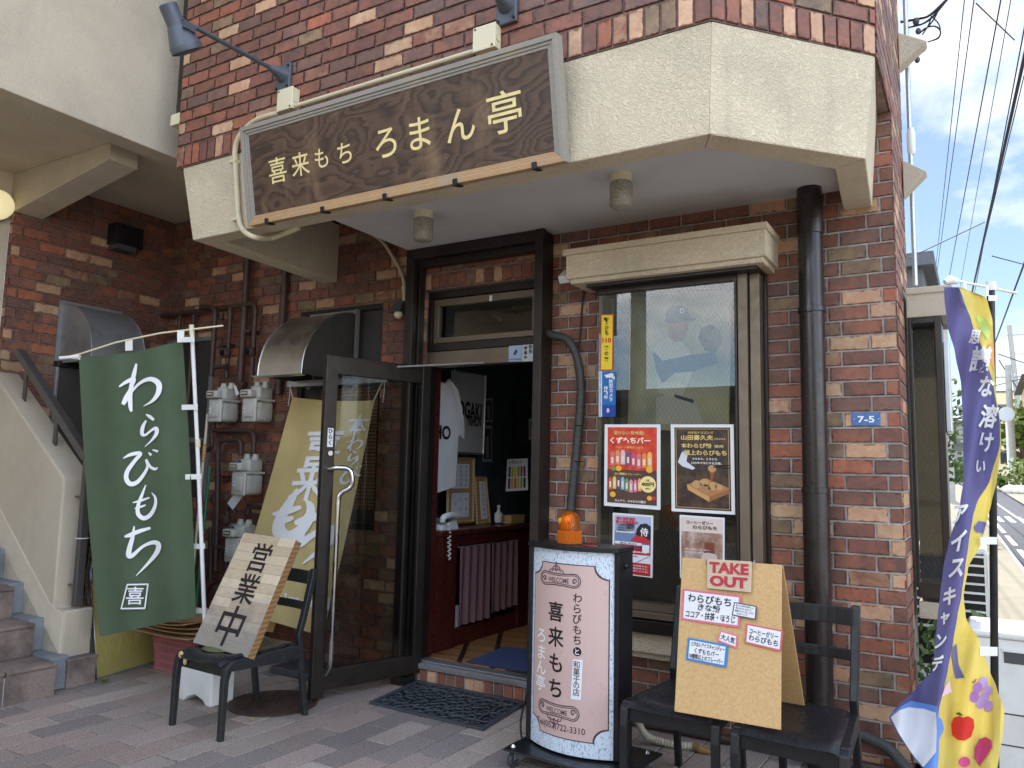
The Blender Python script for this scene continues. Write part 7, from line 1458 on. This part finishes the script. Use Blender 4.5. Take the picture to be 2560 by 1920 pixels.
q = MB(); gsheet(q, xl, xr_, [3, 8, 14, 22, 34, 50, 75, 110, 160, 230], -.02); q.add([(.95, -30, -.02), (6, -30, -.02), (6, 3, -.02), (.66, 3, -.02), (.95, -.0, -.02)], [(0, 1, 2, 3, 4)]); struct(q, 'road', 'asphalt', recalc=False)
q = MB(); q.add([(-40, -5.6, -.012), (.9, -5.6, -.012), (.9, -12, -.012), (-40, -12, -.012)], [(3, 2, 1, 0)]); struct(q, 'front_street', 'asphalt')
q = MB(); gsheet(q, lambda y: -3.5 if y < 8 else xl(y)-2.2, xl, [.06, 3, 8, 14, 22, 34, 50, 75, 110], .06); struct(q, 'sidewalk', 'sidewalk', recalc=False)
q = MB(); gsheet(q, xr_, lambda y: xr_(y)+1.5, [8, 14, 22, 34, 50, 75, 110, 160], .05); struct(q, 'far_sidewalk', 'sidewalk', recalc=False)
q = MB()
def mark(x0, x1, y0, y1): gsheet(q, lambda y: xl(y)+x0, lambda y: xl(y)+x1, [y0, y1], -.014)
for a, b in ((11, 14.2), (15.2, 18), (19, 23), (25, 29), (32, 38)): mark(.22, .32, a, b)
for k in range(6): mark(.40+k*.30, .55+k*.30, 24, 27.5)
mark(1.0, 1.08, 13, 40); mark(.05, .11, 8, 90); struct(q, 'road_markings', 'paint', recalc=False)
# shadows on the road come from the wires and the pole; buildings along the street
def house(label, x0, x1, y0, y1, h, wm, rm_, wins, roof='flat', cat='house'):
    z0 = gz((y0+y1)/2)-.4; t = thing('house', label, cat, ((x0+x1)/2, (y0+y1)/2, z0), 'houses along the street'); q = MB(); q.boxp(x0, x1, y0, y1, z0, z0+h); q.build('wall', wm, t)
    q = MB()
    if roof == 'flat': q.boxp(x0-.2, x1+.2, y0-.2, y1+.2, z0+h, z0+h+.25)
    else: xm = (x0+x1)/2; q.prism([(x0-.5, y0-.5, z0+h), (x1+.5, y0-.5, z0+h), (xm, y0-.5, z0+h+1.6)], (0, y1-y0+1, 0))
    q.build('roof', rm_, t)
    for (side, a0, a1, c0, c1) in wins:
        q = MB()
        if side == 'y': q.boxp(a0, a1, y0-.04, y0+.02, z0+c0, z0+c1)
        elif side == 'Y': q.boxp(a0, a1, y1-.02, y1+.04, z0+c0, z0+c1)
        elif side == 'x': q.boxp(x0-.04, x0+.02, a0, a1, z0+c0, z0+c1)
        elif side == 'X': q.boxp(x1-.02, x1+.04, a0, a1, z0+c0, z0+c1)
        f = q.build('window', 'bronze_l', t); q = MB(); e = .07
        if side in 'yY': yy = (y0-.05, y0-.042) if side == 'y' else (y1+.042, y1+.05); q.boxp(a0+e, a1-e, *yy, z0+c0+e, z0+c1-e)
        else: xx = (x0-.05, x0-.042) if side == 'x' else (x1+.042, x1+.05); q.boxp(*xx, a0+e, a1-e, z0+c0+e, z0+c1-e)
        q.build('pane', 'darkpane', f)
    return t
dpn = NT('dark reflecting pane'); dpn.set(lin((44, 50, 58)), .06, 0); M['darkpane'] = dpn.m
house('tall dark grey building seen just beyond the side bay window', -7, PY(2307, 690, 12).x, 12, 19, PY(2307, 668, 12).z+.25, 'greyhouse', 'greyhouse', [('X', 13, 14.5, 2.4, 3.6)])
house('cream two storey house on the right side of the street', 3.1, 12, 58, 72, 8.3, 'cream_house', 'rooftile', [('x', 60, 63, 4.8, 7.2), ('x', 66, 69, 1.5, 3.2), ('y', 4, 6, 4.8, 7)], 'gable')
house('pale apartment block closing the left side of the far street', -16, -3.9, 105, 125, 17, 'plaster_white', 'concrete', [('y', -9+2*k, -7.8+2*k, 3+3.2*j, 4.6+3.2*j) for k in range(3) for j in range(4)])
house('brown roofed pale building far down the street behind the pole', -1.0, 9, 150, 170, 15, 'cream_house', 'rooftile', [('y', .5+2.4*k, 2+2.4*k, 3+4*j, 5+4*j) for k in range(3) for j in range(3)])
house('low grey block at the far end of the road', -3.2, -1.4, 118, 126, 8, 'concrete', 'rooftile', [('y', -2.9, -1.8, 4.5, 6.2)])
# across the front street (what the glass mirrors)
house('beige house across the front street behind the viewer', -1.5, 7, -20, -13, 5.0, 'cream_house', 'rooftile', [('Y', 0, 1.8, 1, 2.6), ('Y', 3, 5, 1, 2.6)], 'gable')
house('low olive house across the front street mirrored in the window', -11, -3.2, -21, -13.5, 3.6, cm((120, 116, 92)), 'rooftile', [('Y', -9, -7, .8, 2.4), ('Y', -6, -4.5, .8, 2.4)])
house('grey house farther left across the front street', -22, -12.5, -21, -13, 6.0, 'plaster_white', 'rooftile', [('Y', -20, -18, 1, 2.6), ('Y', -16, -14, 3.6, 5.2)], 'gable')
def pole(label, x, y, h, r, arms=(), white=None, lean=0):
    z0 = gz(y)-.1; t = thing('utility_pole', label, 'utility pole', (x, y, z0), 'utility poles'); q = MB(); q.tube([(x, y, z0), (x+lean, y, z0+h)], [r, r*.72], 12); q.build('pole', 'concrete', t, smooth=60)
    for az, al in arms:
        q = MB(); q.boxp(x-al, x+al, y-.05, y+.05, z0+az-.05, z0+az+.05); cr_x = q.build('crossarm', 'galv', t)
        for s in (-.9, -.45, .45, .9): q = MB(); q.lathe([(.03, 0), (.05, .05), (.05, .14), (.02, .2)], (x+al*s, y, z0+az+.05), n=8); q.build('insulator', 'offwhite', cr_x)
    if white: q = MB(); q.tube([(x, y, z0), (x, y, z0+white)], [r*1.06, r*1.04], 12); q.build('white_band', 'plaster_white', t, smooth=60)
    return t
pole('pole with a white band by the right edge of the road', PZ(2529, 1225, 0).x*0+2.05, 64, 9.5, .27, ((8.6, .9), ), 2.6)
pole('tall distant pole with crossarms above the cream house', 4.6, 105, 19, .34, ((17.8, 1.3), (15.5, 1.1)), None, -1.0)
pole('thick concrete pole at the left edge of the road', PD(2375, 1240, 38).x, PD(2375, 1240, 38).y, 10.5, .24)
pole('thin far pole on the left side of the road', -1.3, 92, 8, .16)
pole('pole across the front street mirrored in the window glass', -5.4, -9.4, 9, .17, ((7.2, .9), (6.2, .9)))
pole('second pole across the front street by the olive house', -3.9, -12.6, 8, .14, ((6.6, .7), ))
t = thing('traffic_sign', 'round white sign on a thin white pole by the far pavement', 'road sign', (1.62, 62, gz(62))); x0, z0 = 1.75, gz(62)-.1
q = MB(); q.tube([(x0, 62, z0), (x0, 62, z0+6.2)], .09, 8); q.build('pole', 'white', t); q = MB(); q.cyl((x0, 61.9, z0+5.7), (x0, 61.8, z0+5.7), .52, n=24); q.build('disc', 'plaster_white', t); q = MB(); q.cyl((x0, 61.79, z0+5.7), (x0, 61.78, z0+5.7), .42, n=24); q.build('disc_face', cm((190, 196, 204)), t)
def tree(name, label, c, r, hgt, n, m, seed, tr_=.12, ls=.35, trunk=None):
    t = thing(name, label, 'tree' if 'tree' in name else 'shrub', (c[0], c[1], gz(c[1])), 'trees and shrubs along the street'); rr = random.Random(seed); q = MB(); z0 = gz(c[1])-.1
    if trunk:
        q.tube(smoothpath([(c[0], c[1], z0), (c[0]+.05*r, c[1], z0+trunk*.5), (c[0]-.05*r, c[1], z0+trunk)], 4), [tr_*(1-.03*k) for k in range(9)], 8)
        for k in range(9): a = rr.uniform(0, 6.28); b = V((c[0], c[1], z0+trunk*rr.uniform(.6, 1))); q.tube([b, b+V((math.cos(a)*r*.4, math.sin(a)*r*.4, r*.3)), b+V((math.cos(a)*r*.8, math.sin(a)*r*.8, r*rr.uniform(.2, .7)))], [tr_*.5, tr_*.3, tr_*.12], 6)
        q.build('trunk', 'bark', t)
    q = MB(); cl = [V((rr.gauss(0, .45), rr.gauss(0, .45), rr.gauss(0, .4))) for _ in range(16)]
    for k in range(n):
        o = rr.choice(cl); p = V((c[0]+(o.x+rr.gauss(0, .2))*r, c[1]+(o.y+rr.gauss(0, .2))*r, z0+hgt+(o.z+rr.gauss(0, .18))*r)); d = V((rr.uniform(-1, 1), rr.uniform(-1, 1), rr.uniform(-.7, .7))).normalized(); e = d.orthogonal().normalized()*ls*.35
        q.add([p-d*ls*.5, p+e, p+d*ls*.5, p-e], [(0, 1, 2, 3)])
    q.build('crown', m, t); return t
c_ = PD(2378, 1085, 17); tree('street_tree', 'slender tree with loose dark leaves left of the banner', (c_.x-.45, c_.y, 0), 1.0, c_.z-gz(c_.y)+.1, 1100, 'leaf', 3, .09, .16, 2.6)
tree('street_tree', 'round leafy green tree before the cream house', (3.0, 70, 0), 2.6, 5.4, 1800, 'leaf2', 5, .3, .7, 4)
tree('street_shrub', 'clipped green shrub at the far left of the road', (-2.6, 95, 0), 1.5, 1.3, 700, 'leaf', 6, ls=.5)
tree('street_shrub', 'leafy shrub at the foot of the banded pole', (1.55, 66, 0), .9, .9, 500, 'leaf', 7, ls=.35)
tree('street_shrub', 'yellow green shrub at the right edge before the cream house', (3.2, 60, 0), 1.5, 1.4, 800, 'leaf2', 8, ls=.4)
q = MB(); rr = random.Random(9)
for k in range(5): q.ell((2.1+rr.uniform(-.5, .5), 58+rr.uniform(-.5, .5), gz(58)+.3), (.45, .4, .32), 10, 7)
solo(q, 'rubbish_bags', 'white', 'pile of white rubbish bags by the far pavement', 'bags', smooth=60)
q = MB(); q.boxp(3.05, 3.25, 50, 57, .4, 2.6); solo(q, 'garden_wall', 'concrete', 'grey block garden wall beside the cream house', 'wall')
t = thing('person', 'person in dark clothes walking far down the road', 'person', (-2.05, 118, gz(118))); px0, py0, z0 = -2.05, 118, gz(118)-.02
q = MB(); q.lathe([(.10, .0), (.13, .45), (.2, .85), (.26, 1.1), (.25, 1.35), (.10, 1.46), (.07, 1.5), (.11, 1.58), (.12, 1.68), (.08, 1.76), (0, 1.78)], (px0, py0, z0), n=12); q.build('body', cm((40, 40, 46)), t, smooth=70)
# ================================================================ overhead wires
def wire(label, a, b, r=.012, sag=.0, m='wire', n=16):
    a, b = V(a), V(b); q = MB(); q.tube([a.lerp(b, k/n)-Z_*(sag*4*(k/n)*(1-k/n)) for k in range(n+1)], r, 6); return solo(q, 'overhead_wire', m, label, 'wire', 'overhead wires along the street', smooth=60)
def wseg(label, p, q_, z, r, ext=1.5):
    a, b = PZ(*p, z), PZ(*q_, z); d = (b-a); return wire(label, a-d*.12, b+d*ext, r)
wseg('thin wire nearest the building, leftmost in the sky', (2411, 0), (2336, 700), 7.2, .006); wseg('thin wire, second from the building', (2435, 0), (2342, 683), 7.4, .007)
wseg('thin wire crossing the middle of the sky strip', (2502, 0), (2373, 692), 7.3, .009); wseg('thin wire right of the middle of the sky strip', (2527, 0), (2404, 696), 7.6, .006)
wseg('thick cable bundle descending to the banner', (2560, 146), (2437, 700), 6.6, .022, .9); wseg('second wire running just beside the thick cable bundle', (2560, 75), (2444, 690), 6.7, .008, .9); wseg('thin wire touching the thick cable bundle', (2560, 190), (2452, 640), 6.6, .007, .9)
wseg('thick black cable at the far right edge of the sky', (2562, 655), (2487, 858), 5.6, .018, 1.2)
wire('stay wire crossing the sky to the upper right', PD(2440, 8, 9), PD(2536, 100, 9.5), .008); wire('thin wire rising from the house to the cable bundle', PD(2272, 645, 11), PD(2462, 555, 12), .008); wire('short wire leaving the cable bundle to the right', PD(2480, 640, 12), PD(2575, 665, 13), .008)
for k, (p, q_) in enumerate((((2496, 885), (2562, 908)), ((2497, 900), (2562, 1000)), ((2350, 1035), (2400, 1010)), ((2350, 1000), (2562, 945)), ((2352, 1085), (2560, 1040)), ((2490, 1010), (2562, 1060)))): wire(['far wire at the top of the distant pole', 'far wire slanting down from the distant pole', 'far wire left of the banner, rising', 'far wire crossing behind the banner', 'lowest far wire crossing behind the banner', 'far wire behind the banded pole'][k], PD(*p, 90), PD(*q_, 90), .055, n=4)
ins = thing('wire_bracket', 'black service wires and insulators fixed at the upper right corner of the shop', 'wire bracket', (-.2, .9, 4.1))
def LP(a, b, y=.85): return PY(*cL(a, b), y)
for pts, r in (([(240, 130), (330, 112), (415, 88), (520, -8)], .009), ([(285, 162), (370, 140), (430, 100), (515, 0)], .007), ([(360, 190), (400, 160), (440, 110), (470, 50)], .005), ([(350, 200), (390, 165), (440, 155), (475, 180), (465, 225), (400, 248)], .005), ([(430, 100), (470, 150), (470, 215), (400, 250)], .004), ([(370, 205), (405, 150), (425, 95)], .004), ([(310, 330), (330, 340), (345, 320), (335, 300)], .004)):
    q = MB(); q.tube(smoothpath([LP(*p) for p in pts], 5), r, 6); q.build('service_wire', 'wire', ins, smooth=60)
for a, b, r in ((332, 125, .020), (345, 185, .016), (370, 280, .026), (340, 355, .016), (355, 300, .02)): q = MB(); q.ell(LP(a, b), (r, r, r*1.3), 12, 8); q.build('insulator', 'darkgrey', ins, smooth=60)

for k, (z, y) in enumerate(((7.1, -9.4), (7.4, -9.9), (6.2, -9.3), (5.3, -8.6))): wire(['highest front street wire mirrored in the glass', 'second front street wire mirrored in the glass', 'third front street wire mirrored in the glass', 'lowest front street wire mirrored in the glass'][k], (-30, y, z), (14, y, z+.6), .016 if k < 3 else .03, .5, n=24)
